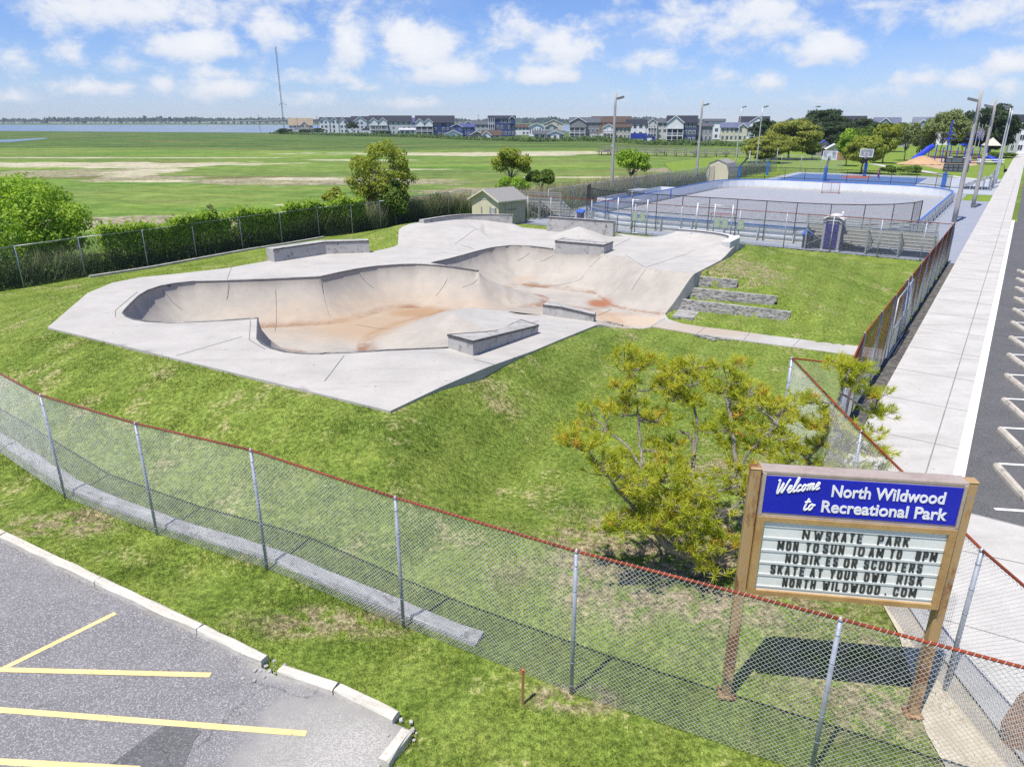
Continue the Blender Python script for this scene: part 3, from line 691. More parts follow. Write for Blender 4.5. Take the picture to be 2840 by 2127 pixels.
for a, b in ((fB(150,1178,ZD), fB(0,1375,ZD)), (fA(1330,398,ZD), fA(1300,480,ZD)), (fA(1460,760,ZD), fA(1450,890,ZD)), (fA(1450,890,ZD), fA(1560,955,ZD)), (fA(690,565,ZD), fA(540,690,ZD)), (fA(540,690,ZD), fA(540,735,ZD)), (fA(950,1000,ZD), fA(1400,870,ZD)),
             (fB(890,385,ZD), fB(1040,405,ZD)), (fB(1040,330,ZD), fB(1150,365,ZD)), (fB(1180,240,ZD), fB(1000,325,ZD)), (fC(330,390,ZD), fC(470,320,ZD)), (fC(600,575,ZD), fC(1030,435,ZD)), (fC(590,570,ZD), fC(430,470,ZD)), (fB(1140,1182,ZD), fB(1310,1230,ZD)), (fB(1530,920,.9), fB(1640,870,.8))):
    jb = MB(); joint(jb, [a, b], .022, dj); jb.build('joint_line', M_JOINT, skate, loc=off)
# ---------------------------------------------------------------- ledges, walls and blocks standing on the deck
M_EDGE = simple('dark_edge_steel', (.075, .075, .08), (.16, .15, .14), 5, .5, .4)
def ring_ledge(name, poly, z0, z1, label, cat, edge=True, m=None, edge_idx=None):
    """block with a slightly rounded concrete body and a dark steel nosing along the given top edges"""
    n = len(poly); a = list(z0) if hasattr(z0, '__len__') else [z0] * n; b_ = list(z1) if hasattr(z1, '__len__') else [z1] * n
    c = np.mean(poly, 0); lz = float(min(a)); loc = np.array((c[0], c[1], lz))
    mb = MB(); mb.prism([(p[0], p[1]) for p in poly], [q - .03 for q in a], b_)
    o = mb.build(name, m or M_BLOCK, None, loc=loc); bv = o.modifiers.new('bevel', 'BEVEL'); bv.width = .012; bv.segments = 2; bv.limit_method = 'ANGLE'
    tag(o, label, cat)
    if edge:
        for i in (edge_idx if edge_idx is not None else range(n)):
            p, q = np.array((*poly[i], b_[i])), np.array((*poly[(i + 1) % n], b_[(i + 1) % n]))
            e = MB(); e.bar(p + (0, 0, -.02), q + (0, 0, -.02), .055, .062); e.build('steel_nosing', M_EDGE, o, loc=loc)
    return o
# hubba ledge at the back left: two legs with a bend
p1 = np.array(f2(620,1305,ZD)); p0 = np.array(f2(190,1372,ZD)); p2 = np.array(f2(1000,1292,ZD))
q0 = np.array(f2(135,1366,ZD)); q1, q2 = p1 + (-.35, .62), p2 + (-.2, .62); q0 = p0 + (-.5, .42)
ring_ledge('bent_ledge', [p0, p1, p2, q2, q1, q0], ZD, ZD + .62, 'long bent concrete ledge with black waxed top edge by the left grass', 'ledge', edge_idx=[0, 1])
# triangular ledge with a scooped corner on the near deck
A1, A2, A3 = (np.array(deckpt(fB, *p)) for p in ((948,1120), (1138,1180), (1637,1005)))
ztop = [float(zdk(*A1)[0]) + .46, float(zdk(*A2)[0]) + .46, float(zdk(*A3)[0]) + .3]
A4 = A3 + (A1 - A2) / np.linalg.norm(A1 - A2) * .95
sc = catmull([A3 + (A4 - A3) * .98, A4 + (A2 - A3) * .13 + (A4 - A3) * -.02, A4 + (A2 - A3) * .27 + (A4 - A3) * -.22, A4 + (A2 - A3) * .42 + (A4 - A3) * -.42, A4 + (A2 - A3) * .6 + (A4 - A3) * -.4, A1], 4)
poly = [A1, A2, A3] + sc[:-1]
zt_ = []; L23 = np.linalg.norm(A3 - A2)
for p in poly:
    f = np.clip(((p - A2) @ (A3 - A2)) / L23 ** 2, 0, 1); zt_.append(ztop[1] + (ztop[2] - ztop[1]) * f)
ring_ledge('scooped_ledge', poly, [float(zdk(*p)[0]) - .05 for p in poly], zt_, 'triangular concrete ledge with curved scoop and dark steel edge on the near deck', 'ledge', edge_idx=list(range(len(poly))))
# low ledge above the path
B1, B2, B3 = (np.array(deckpt(fB, *p)) for p in ((1672,862), (1812,884), (2060,918)))
dn = np.array((.25, .75)); zb_ = [float(zdk(*p)[0]) for p in (B1, B2, B3)]
ring_ledge('kicker_ledge', [B1, B2, B3, B3 + dn * .55, B1 + dn * .9], [zb_[0] - .1, zb_[1] - .1, zb_[2] - .1, zb_[2] - .3, zb_[0] - .4], [zb_[0] + .42, zb_[1] + .44, zb_[2] + .30, zb_[2] + .30, zb_[0] + .42],
           'low sloping grey ledge on the deck end beside the rusty path', 'ledge', edge_idx=[1, 0])
# block standing over the bank
C1, C2 = np.array(fB(1765,366,ZD)), np.array(fC(236,457,ZD)); cd = (C2 - C1) / np.linalg.norm(C2 - C1); cn = np.array((-cd[1], cd[0]))
o = ring_ledge('bank_block', [C1 + cn * .0, C2, C2 + cn * 1.25, C1 + cn * 1.25], [ZD - .25, ZD - .25, ZD - .1, ZD - .1], ZD + .46, 'square concrete block with dark steel edges above the bank of the bowl', 'ledge', edge_idx=[0, 1, 3])
mb = MB(); mb.prism([C1 + cn * .62, C2 + cn * .62, C2 + cn * .68, C1 + cn * .68], ZD + .44, ZD + .468); mb.build('steel_nosing', M_EDGE, o, loc=np.array((*np.mean([C1, C2, C2 + cn * 1.25, C1 + cn * 1.25], 0), ZD - .25)))
# straight wall with a small pyramid in front
W1, W2 = np.array(f3(355,1292,ZD)), np.array(f3(918,1342,ZD)); wd = (W2 - W1) / np.linalg.norm(W2 - W1); wn_ = np.array((-wd[1], wd[0]))
ring_ledge('straight_wall', [W1, W2, W2 + wn_ * .36, W1 + wn_ * .36], ZD - .3, [ZD + .86, ZD + .90, ZD + .90, ZD + .86], 'straight stained concrete wall behind the small pyramid at the back', 'wall', edge_idx=[0])
mb = MB(); p = W2 - wd * .45 - wn_ * .012; mb.add([(*(p + wd * x), ZD + .62 + z) for x, z in ((-.09, -.08), (.09, -.08), (0, .09))], [(0, 1, 2)])
mb.add([(*(p + wd * x - wn_ * .004), ZD + .62 + z) for x, z in ((-.05, -.06), (.05, -.06), (0, .05))], [(0, 1, 2)], 1)
mb.build('wall_mark', [M_EDGE, M_BLOCK], bpy.data.objects['straight_wall'], loc=np.array(bpy.data.objects['straight_wall'].location))
# curved back wall on the mound
def curved_wall(name, line, z0, z1, th, label, m, cat='wall', edge=True):
    L = np.array(line); d = np.gradient(L, axis=0); d /= np.linalg.norm(d, axis=1)[:, None]; nn = np.stack([-d[:, 1], d[:, 0]], -1) * th
    loc = np.array((*L.mean(0), z0)); n = len(L); mb = MB()
    za = np.full(n, z0) if not hasattr(z0, '__len__') else z0
    v = np.concatenate([np.column_stack([L, np.full(n, z0)]), np.column_stack([L + nn, np.full(n, z0)]), np.column_stack([L, np.full(n, z1)]), np.column_stack([L + nn, np.full(n, z1)])])
    fs = []
    for i in range(n - 1):
        fs += [(i, i + 1, 2 * n + i + 1, 2 * n + i), (n + i + 1, n + i, 3 * n + i, 3 * n + i + 1), (2 * n + i, 2 * n + i + 1, 3 * n + i + 1, 3 * n + i)]
    fs += [(n, 0, 2 * n, 3 * n), (n - 1, 2 * n - 1, 4 * n - 1, 3 * n - 1)]
    mb.add(v, fs); o = mb.build(name, m, None, loc=loc); tag(o, label, cat)
    if edge:
        e = MB(); e.tube(np.column_stack([L, np.full(n, z1 - .005)]), .03, 6); e.build('coping', M_EDGE, o, True, loc=loc)
    return o
curved_wall('curved_wall', catmull(BACKWALL, 6), ZD - .4, 2.45, .38, 'long low curved concrete wall on top of the back mound', M_BLOCK)
o = curved_wall('curved_wall', [p for p in RIDEWALL][:-3], ZD - .35, 2.22, .40, 'white curved wall with quarter pipe at the back right corner', M_WHITEC)
E1, E2 = np.array(RIDEWALL[-4]), np.array(f3(1850,1384,2.22))
p_ = [np.array(f3(1845,1384,2.22)), np.array(f3(1918,1388,2.22)), np.array(f3(2003,1345,2.22)), np.array(f3(1990,1325,2.22)), np.array(f3(1900,1345,2.22))]
mb = MB(); mb.prism(p_, ZD - .6, 2.226); mb.build('wall_end', M_WHITEC, o, loc=np.array(o.location))
# timbers holding the bank and the flat board on the grass
M_TIMBER = simple('weathered_timber', (.44, .43, .41), (.12, .115, .11), 2.4, .9, lo=.42, hi=.62, bstr=.6, stretch=(1, 6, 6))
def zl(x, y): return float(ground_h(np.array([(x, y)]))[0])
TL = ['shortest grey landscape timber, topmost of the stepped timbers beside the bowl bank', 'middle grey landscape timber of the stepped timbers beside the bowl bank', 'longest grey landscape timber, lowest of the stepped timbers beside the bowl bank']
for lab, (a, b, c_, za, zb) in zip(TL, (((1012,668), (1405,706), (1528,726), 1.25, 1.15), ((948,768), (1750,850), (1952,897), .85, .75), ((874,868), (1870,985), (2125,1040), .44, .36))):
    a = fC(a[0], a[1], za); b = fC(b[0], b[1], zb); c_ = fC(c_[0], c_[1], zb - .2); zc_ = max(zb - .22, zl(*c_))
    r = empty('landscape_timber', (a[0], a[1], za), 0, lab, 'timber', 'timbers stepping down the bank')
    A_, B_, C_ = Vector((*a, za)), Vector((*b, zb)), Vector((*c_, zc_ + .02)); l_ = Vector((a[0], a[1], za))
    mb = MB(); mb.bar(A_ - l_, B_ - l_, .2, .24); mb.build('beam', M_TIMBER, r)
    mb = MB(); mb.bar(A_ - l_ + Vector((.0, -.10, -.24)), A_ - l_ + (B_ - A_) * .97 + Vector((.0, -.10, -.24)), .19, .22); mb.build('lower_beam', M_TIMBER, r)
mb = MB(); q = [fC(*p, .09) for p in ((836,1003), (1020,1022), (1080,955), (897,938))]; mb.prism(q, .02, .12)
tag(mb.build('plywood_board', M_TIMBER, loc=np.array((*np.mean(q, 0), .05))), 'square weathered grey wooden board lying on the grass below the timbers', 'board')
for lab, a, b in (('thin grey timber edging at the left start of the path', (232,1060), (400,1092)), ('broken grey edging plank on the grass beside the path, left one', (1020,1172), (1215,1225)), ('broken grey edging plank on the grass beside the path, right one', (1060,1180), (1335,1218))):
    a, b = fC(*a), fC(*b); mb = MB(); mb.bar((*a, .07), (*b, .06), .1, .07); tag(mb.build('edging_plank', M_TIMBER, loc=np.array((*a, .03))), lab, 'plank', 'old planks along the path')
# ---------------------------------------------------------------- chain link fences
M_ZINC = simple('galvanised_steel', (.50, .52, .55), (.40, .41, .43), 6, .45, .55)
M_ZINC2 = simple('pale_galvanised_post', (.40, .43, .50), (.30, .325, .38), 6, .5, .35)
M_WIRE = simple('galvanised_wire', (.78, .79, .80), (.60, .61, .62), 3, .45, .4)
M_WIRED = simple('dark_wire', (.13, .14, .14), (.09, .10, .10), 3, .6, .3)
M_WIREB = simple('black_vinyl', (.018, .018, .02), (.03, .03, .03), 3, .5)
M_RUST = simple('rusty_rail', (.30, .058, .022), (.17, .035, .02), 5, .8, .1, lo=.35, hi=.7)
k = NT('rusted_wire'); z = k.xyz()[2]; nn_ = k.noise(.55, 4, .6, stretch=(1, 1, .25))
w = k.rng(k.math('ADD', k.math('MULTIPLY', z, .55), k.math('MULTIPLY', k.math('SUBTRACT', nn_, .5), 3.2)), .35, 1.0)
M_RWIRE = k.done(k.mix(w, (.52, .52, .53), k.mix(k.rng(k.noise(8, 3), .4, .6), (.22, .075, .035), (.12, .05, .03))), .7, metal=.2)
def link_panel(a, b, za, zb, h, pitch, r, n=3):
    """diamond mesh wires between two posts as thin prisms; returns verts, quads"""
    a, b = np.array(a, float), np.array(b, float); L = np.linalg.norm(b - a); d = (b - a) / L; nr = np.array((-d[1], d[0]))
    segs = []
    for sgn, offn in ((1, .6 * r), (-1, -.6 * r)):
        cs = np.arange(-h if sgn > 0 else 0, (L if sgn > 0 else L + h), pitch)
        for c in cs:
            if sgn > 0: u0, u1 = max(0, c), min(L, c + h); v0, v1 = u0 - c, u1 - c
            else: u0, u1 = min(L, c), max(0, c - h); v0, v1 = c - u0, c - u1
            if abs(u1 - u0) < 1e-3: continue
            segs.append((u0, v0, u1, v1, offn))
    S = np.array(segs); m = len(S)
    def pos(u, v): 
        zz = za + (zb - za) * u / L
        return np.column_stack([a[0] + d[0] * u + nr[0] * S[:, 4], a[1] + d[1] * u + nr[1] * S[:, 4], zz + v])
    p, q = pos(S[:, 0], S[:, 1]), pos(S[:, 2], S[:, 3])
    dirs = q - p; dirs /= np.linalg.norm(dirs, axis=1)[:, None]
    up = np.column_stack([np.full(m, nr[0]), np.full(m, nr[1]), np.zeros(m)]); bx = np.cross(dirs, up)
    V = []
    for i in range(n):
        t = 2 * math.pi * i / n; o = (up * math.cos(t) + bx * math.sin(t)) * r; V += [p + o, q + o]
    V = np.stack(V, 1).reshape(-1, 3); base = (np.arange(m) * 2 * n)[:, None]
    Q = np.concatenate([np.concatenate([base + 2 * i, base + 2 * i + 1, base + (2 * ((i + 1) % n)) + 1, base + 2 * ((i + 1) % n)], 1) for i in range(n)])
    return V, Q
def fence(name, posts, h, label, zf=None, cat='fence', pitch=.0718, r=.0024, wire=None, rail=None, post=None, post_r=.03, rail_r=.021, rails=(1.,), caps=False, skip=(), group=None, zlift=.03, post_top=0., lean=None, post_rs=None, ties=False):
    zf = zf or (lambda x, y: 0.)
    wire, rail, post = wire or M_WIRE, rail or M_RUST, post or M_ZINC2
    o0 = np.array((*posts[0], 0.)); root = empty(name, o0, 0, label, cat, group)
    zs = [zf(*p) for p in posts]; VV, QQ, n = [], [], 0
    for i in range(len(posts) - 1):
        if i in skip: continue
        V, Q = link_panel(posts[i], posts[i + 1], zs[i] + zlift, zs[i + 1] + zlift, h - zlift, pitch, r)
        VV.append(V - o0); QQ.append(Q + n); n += len(V)
    fast_mesh('chain_link_fabric', np.concatenate(VV), np.concatenate(QQ), 4, wire, root)
    for f in rails:
        m = MB()
        for i in range(len(posts) - 1):
            if i in skip: continue
            m.tube([np.array((*posts[i], zs[i] + h * f)) - o0, np.array((*posts[i + 1], zs[i + 1] + h * f)) - o0], rail_r, 8)
        m.build('top_rail' if f == 1. else 'mid_rail', rail, root, True)
    if ties:                                        # wire knuckles hooked over the rail
        m = MB()
        for i in range(len(posts) - 1):
            a, b = np.array((*posts[i], zs[i] + h)), np.array((*posts[i + 1], zs[i + 1] + h)); L = np.linalg.norm(b - a); d = (b - a) / L; nr = np.array((d[1], -d[0], 0)) * (rail_r + .004)
            for u in np.arange(.03, L - .03, .0718): p = a + d * u - o0; m.tube([p + nr + (0, 0, -.045), p + nr * 1.05 + d * .03 + (0, 0, .012), p + d * .04 + (0, 0, .034)], r * 1.15, 3, cap=False)
        m.build('wire_knuckles', wire, root)['kind'] = 'stuff'
    for i, p in enumerate(posts):
        m = MB(); b = np.array((*p, zs[i] - .15)) - o0; t = b + (0, 0, h + .13 + post_top); R = (post_rs or {}).get(i, post_r)
        if lean: t = t + np.array((*lean, 0))
        m.tube([b, t], R, 10); m.tube([t, t + (0, 0, .02), t + (0, 0, .06)], [R * 1.15, R * 1.05, .006], 8)
        for f in np.linspace(.12, .92, 6): m.tube([b + (t - b) * f, b + (t - b) * f + (0, 0, .012)], R * 1.12, 8)
        m.build('line_post', post, root, True)
    return root
FRONT = [(-22.6, 23.2), (-19.4, 20.85), (-16.1, 18.45), (-12.94, 16.18), (-9.95, 13.97), (-7.21, 12.48), (-4.56, 11.22), (-1.82, 9.78), (0.88, 8.3), (3.88, 6.9), (6.55, 5.62)]
fence('front_fence', FRONT, 2.47, 'tall galvanised chain link fence with rust red top rail across the foreground', zl, r=.0032, ties=True)
SIDE = [(6.62, 5.4), (6.45, 8.35), (6.62, 12.3), (6.95, 16.75), (8.15, 16.22)]
fence('side_fence', [(6.56, 5.62)] + SIDE[1:], 2.45, 'short chain link fence with rusty rail between the sign and the corner pavement', lambda x, y: .03, post_rs={3: .045, 1: .035})
WALKF = [st(s_, -2.78) for s_ in (18.4, 21.3, 24.2, 26.9, 29.9, 30.9, 33.8, 36.7, 39.6, 42.5, 45.4, 48.3, 49.6)]
WALKF[0] = SIDE[-1]
fence('walk_fence', WALKF, 2.4, 'long rust stained chain link fence running along the sidewalk', lambda x, y: .03, wire=M_RWIRE, pitch=.075, r=.0028, post_rs={4: .048, 5: .048})
# hinged gate leaves, closed, in the sidewalk fence (pipe frames standing proud of the mesh)
for lab, i in (('blue grey pipe gate in the sidewalk fence where the path arrives', 3), ('narrow pipe gate between two thick posts in the sidewalk fence', 4)):
    a, b = np.array(WALKF[i]), np.array(WALKF[i + 1]); d = (b - a); off_ = np.array((d[1], -d[0])); off_ = off_ / np.linalg.norm(off_) * .09
    r = empty('gate', (*a, 0), 0, lab, 'gate'); p, q = a + d * .04 + off_ - a, a + d * .96 + off_ - a
    m = MB(); c = [(*p, .15), (*q, .15), (*q, 2.3), (*p, 2.3)]
    for j in range(4): m.tube([c[j], c[(j + 1) % 4]], .024, 8)
    m.tube([(*p, 1.2), (*q, 1.2)], .018, 8); m.build('gate_frame', M_ZINC2, r, True)
    m = MB(); m.box((*(q * .9 + p * .1), 1.25), (.08, .08, .16)); m.build('latch', M_ZINC, r)
# blue and white banner tied on the fence
M_BANB = simple('banner_blue', (.06, .07, .42), (.09, .10, .5), 3, .6); M_BANW = simple('banner_white', (.74, .73, .76), (.66, .65, .70), 3, .6); M_BANP = simple('banner_pink', (.62, .42, .46), (.7, .55, .6), 3, .6)
a, b = np.array(WALKF[0]) + (-.05, .06), np.array(WALKF[0]) * .55 + np.array(WALKF[1]) * .45 + (-.05, .06); d = b - a; n_ = 12
r = empty('banner', (*a, .0), 0, 'blue and white vinyl banner with stripes tied to the sidewalk fence behind the pine', 'banner')
def bstrip(name, x0, x1, z0, z1, m, off_=0.):
    mb = MB(); v = []
    nr = np.array((-d[1], d[0])) / np.linalg.norm(d)
    for i in range(n_ + 1):
        t = x0 + (x1 - x0) * i / n_; w = .025 * math.sin(t * 9) + off_
        p = d * t + nr * w
        v += [(*p, z0), (*p, z1)]
    mb.add(v, [(2 * i, 2 * i + 2, 2 * i + 3, 2 * i + 1) for i in range(n_)]); mb.build(name, m, r)
bstrip('cloth', 0, 1, .75, 2.05, M_BANW)
for i in range(6): bstrip('stripe', .04 + i * .16, .11 + i * .16, 1.35, 2.0, M_BANB, .004); 
bstrip('lower_stripe', .02, .98, .8, 1.0, M_BANP, .004); 
for s_ in (-.006,):
    for i in range(6): bstrip('stripe', .04 + i * .16, .11 + i * .16, 1.35, 2.0, M_BANB, s_)
# left boundary fence behind the bowl
LF = [tuple(p) for p in FENCE_LEFT]
fence('left_fence', LF, 2.1, 'old dark chain link fence under vines along the marsh behind the bowl', zl, wire=M_WIRED, rail=M_ZINC, pitch=.08, r=.0028)
kp = [np.array(p) + (.38, -.28) for p in LF[2:8]]
b = MB()
for p, q in zip(kp[:-1], kp[1:]): b.bar((*p, zl(*p) + .02), (*q, zl(*q) + .02), .22, .16)
tag(b.build('timber_edging', M_BLOCK), 'low grey edging beam along the foot of the left fence', 'edging')
# concrete grade beam under the front fence
base = [np.array(p) + (.16, .26) for p in FRONT[2:9]]; base[-1] = base[-2] + (base[-1] - base[-2]) * .42
segs = resample(base, .5); mb = MB(); prof = [(-.15, -.1), (-.14, .12), (-.11, .17), (.08, .2), (.14, .16), (.16, -.1)]; vs = []
for i, p in enumerate(segs):
    d = segs[min(i + 1, len(segs) - 1)] - segs[max(i - 1, 0)]; d = d / np.linalg.norm(d); nr = np.array((-d[1], d[0])); sc_ = 1 - .45 * sstep(.7, 1, i / len(segs))
    for (o_, z_) in prof: q = p + nr * o_; vs.append((*q, zl(*q) * .5 + z_ * sc_ + rng.normal(0, .022)))
m_ = len(prof)
mb.add(vs, [(i * m_ + c, i * m_ + c + 1, (i + 1) * m_ + c + 1, (i + 1) * m_ + c)[::-1] for i in range(len(segs) - 1) for c in range(m_ - 1)] + [tuple(range(m_)), tuple(range(len(vs) - 1, len(vs) - m_ - 1, -1))])
M_BEAM = concrete('rough_beam_concrete', (.50, .495, .49), (.38, .375, .37), blockstain, 2.4)
tag(mb.build('concrete_beam', M_BEAM, loc=np.array((*base[0], 0))), 'rough pale concrete beam lying along the foot of the foreground fence', 'concrete beam')
# fence between the bowl and the rink
MF_t = [-32.8, -30.6, -26.9, -23.2, -19.6, -18.5, -15.4, -12.3, -9.4, -6.6, -4.2, -2.75]
MF = [st(49.55, t_) for t_ in MF_t]
fence('rink_side_fence', MF, 2.3, 'chain link fence with rusty rail between the skate bowl and the hockey rink', lambda x, y: .0, pitch=.09, r=.003, wire=M_ZINC, post_r=.034)
for lab, t0, t1, off_ in (('tall pipe framed gate with two green signs in front of the rink, left one', -24.6, -22.2, -.12), ('tall pipe framed gate with three green signs in front of the rink, right one', -18.4, -15.9, -.12)):
    a, b = np.array(st(49.55 + off_, t0)), np.array(st(49.55 + off_, t1)); r = empty('gate', (*a, 0), 0, lab, 'gate'); q = b - a; m = MB()
    for p in (np.zeros(2), q, q * .5): m.tube([(*p, 0), (*p, 2.6)], .045, 8)
    m.tube([(0, 0, 2.5), (*q, 2.5)], .03, 8); m.tube([(0, 0, .12), (*q, .12)], .025, 8); m.build('gate_frame', M_ZINC, r, True)
M_GSIGN = simple('faded_green_sign', (.22, .30, .24), (.36, .42, .35), 5, .7); M_GTXT = simple('sign_cream_print', (.55, .58, .50), (.5, .52, .46), 5, .7)
for j, (x, y, w) in enumerate(((1125, 1165, .42), (1218, 1163, .42), (1843, 1212, .46), (1917, 1214, .46), (2050, 1225, .46))):
    zc = 1.32; p = np.array(f3(x, y, zc)); fx = np.array(st(49.55, 0)); s_v = np.array((.57, .8216)); tt = (p @ np.array((.8216, -.57))); p = np.array(st(49.36, tt))
    r = empty('notice_sign', (*p, zc), math.atan2(-.57, .8216), ['faded green notice board on the rink fence, farthest left', 'faded green notice board beside the left gate, second from left', 'faded green notice board at the left post of the right gate', 'faded green notice board in the middle of the right gate', 'faded green notice board right of the right gate'][j], 'notice sign', 'green notice boards on the rink fence')
    m = MB(); m.box((0, 0, 0), (w, .02, .62)); m.build('panel', M_GSIGN, r)
    m = MB()
    for i in range(6): m.box((rng.uniform(-.03, .03), -.012, .22 - i * .085), (w * rng.uniform(.5, .8), .004, .03))
    m.build('print', M_GTXT, r)
# ---------------------------------------------------------------- the welcome sign
M_BRONZE = simple('faded_bronze_frame', (.52, .43, .37), (.42, .33, .28), 3, .45, .3)
M_TAN = simple('tan_frame', (.50, .33, .14), (.40, .24, .10), 3, .5, .2)
def rustpost(k): 
    n = k.noise(4, 6, .7); return n
k = NT('rusty_tan_post'); n1_ = k.noise(3.2, 6, .7, stretch=(1, 1, .35)); z = k.xyz()[2]
c = k.mix(k.rng(k.math('ADD', n1_, k.math('MULTIPLY', k.rng(z, .2, 2.4, 1, 0), .12)), .52, .66), (.46, .31, .15), (.22, .09, .035)); c = k.mix(k.rng(k.noise(9, 4), .55, .7, 0, .6), c, (.34, .30, .26))
M_SPOST = k.done(c, .6, n1_, .2, .01, .2)
M_BLUE = simple('sign_blue', (.012, .018, .40), (.02, .028, .47), 1.2, .35, lo=.3, hi=.8)
M_WHITE = simple('sign_white_vinyl', (.82, .82, .84), (.76, .76, .79), 3, .4)
M_LITE = simple('marquee_panel', (.74, .755, .72), (.68, .70, .665), 1.4, .22, spec=.5)
M_LETTER = simple('marquee_letter', (.045, .048, .045), (.07, .072, .066), 6, .5)
M_RAILP = simple('letter_track', (.66, .68, .65), (.58, .61, .58), 3, .25)
SA, SB = np.array((3.17, 8.28)), np.array((5.74, 7.91)); sd = SB - SA; SW = float(np.linalg.norm(sd)); srz = math.atan2(sd[1], sd[0])
sign = empty('welcome_sign', (*SA, 0), srz, 'blue and white welcome sign with black marquee letters on two rusty posts', 'sign')
for x in (0, SW):
    m = MB(); m.box((x, 0, 1.86), (.135, .135, 3.84)); m.box((x, 0, 3.785), (.15, .15, .02)); p = m.build('post', M_SPOST, sign); p.modifiers.new('bevel', 'BEVEL').width = .01
    m = MB(); m.box((x, 0, .05), (.24, .24, .03)); m.build('base_plate', M_SPOST, sign)
x0, x1 = .075, SW - .075; xc, wd_ = (x0 + x1) / 2, x1 - x0
m = MB(); m.box((xc, 0, 3.46), (wd_, .22, .60)); m.box((xc, .0, 3.775), (wd_ + .02, .23, .03)); m.box((xc, 0, 3.145), (wd_, .25, .035))
m.box((x0 + .02, -.02, 3.46), (.04, .22, .60)); m.box((x1 - .02, -.02, 3.46), (.04, .22, .60)); m.build('upper_cabinet', M_BRONZE, sign)
m = MB(); m.box((xc, -.118, 3.462), (wd_ - .09, .012, .53)); hp = m.build('header_panel', M_BLUE, sign)
m = MB(); m.box((xc, 0, 2.525), (wd_, .18, 1.20)); lc = m.build('lower_cabinet', M_TAN, sign)
m = MB()
for z_ in (3.10, 1.955): m.box((xc, -.11, z_), (wd_, .05, .07))
for x in (x0 + .045, x1 - .045): m.box((x, -.11, 2.527), (.09, .05, 1.076))
m.build('door_frame', M_TAN, sign)
pz0, pz1 = 1.99, 3.065
m = MB(); m.box((xc, -.095, (pz0 + pz1) / 2), (wd_ - .18, .012, pz1 - pz0)); m.build('letter_panel', M_LITE, sign)
rowz = [2.905, 2.715, 2.525, 2.335, 2.145]
m = MB()
for z_ in rowz + [1.955]:
    if z_ > 2: m.box((xc, -.106, z_ - .095), (wd_ - .19, .012, .022)); m.box((xc, -.106, z_ + .078), (wd_ - .19, .010, .012))
m.build('letter_tracks', M_RAILP, sign)
def text_mesh(body, size, mat, parent, name, bold=0., shear=0.):
    cu = bpy.data.curves.new(name, 'FONT'); cu.body = body; cu.size = size; cu.offset = bold; cu.shear = shear; cu.extrude = .004
    cu.align_x = 'LEFT'; o = bpy.data.objects.new(name + '_tmp', cu); col.objects.link(o)
    me = bpy.data.meshes.new_from_object(o.evaluated_get(bpy.context.evaluated_depsgraph_get())); bpy.data.objects.remove(o); bpy.data.curves.remove(cu)
    me.materials.clear(); me.materials.append(mat); q = bpy.data.objects.new(name, me); col.objects.link(q); q.parent = parent; me.name = name; return q
def place(q, xa, xb, za, zb, y):
    """fit a flat text mesh into the rectangle on the sign face"""
    co = np.empty(len(q.data.vertices) * 3, np.float32); q.data.vertices.foreach_get('co', co); co = co.reshape(-1, 3); lo, hi = co.min(0), co.max(0)
    out = np.empty_like(co); out[:, 0] = xa + (co[:, 0] - lo[0]) / (hi[0] - lo[0]) * (xb - xa); out[:, 2] = za + (co[:, 1] - lo[1]) / (hi[1] - lo[1]) * (zb - za); out[:, 1] = y - co[:, 2]
    q.data.vertices.foreach_set('co', out.ravel()); q.data.update()
# fractions of the white panel width where each row starts and ends (from the photograph)
words = [[("N", .222, .262), ("W", .285, .335), ("SKATE", .352, .557), ("PARK", .638, .81)],
         [("MON", .092, .21), ("TO", .25, .325), ("SUN", .348, .467), ("IO", .52, .58), ("AM", .605, .685), ("TO", .718, .785), ("8PM", .86, .975)],
         [("NO", .148, .222), ("BIK", .242, .345), ("ES", .378, .446), ("OR", .478, .553), ("SCOOTERS", .59, .912)],
         [("SKATE", .072, .27), ("AT", .30, .372), ("YOUR", .412, .565), ("OWN", .605, .728), ("RISK", .788, .93)],
         [("NORTH", .152, .343), ("WILDWOOD", .382, .708), (".", .735, .75), ("COM", .782, .91)]]
pw0, pw1 = x0 + .10, x1 - .10
def ribbon(p, q, w):
    d = q - p; n = np.array((-d[2], 0, d[0])); n = n / np.linalg.norm(n) * w / 2; y = np.array((0, .008, 0))
    v = [p - n, q - n, q + n, p + n, p - n + y, q - n + y, q + n + y, p + n + y]
    return v, [(0, 1, 2, 3), (4, 7, 6, 5), (0, 4, 5, 1), (1, 5, 6, 2), (2, 6, 7, 3), (3, 7, 4, 0)]
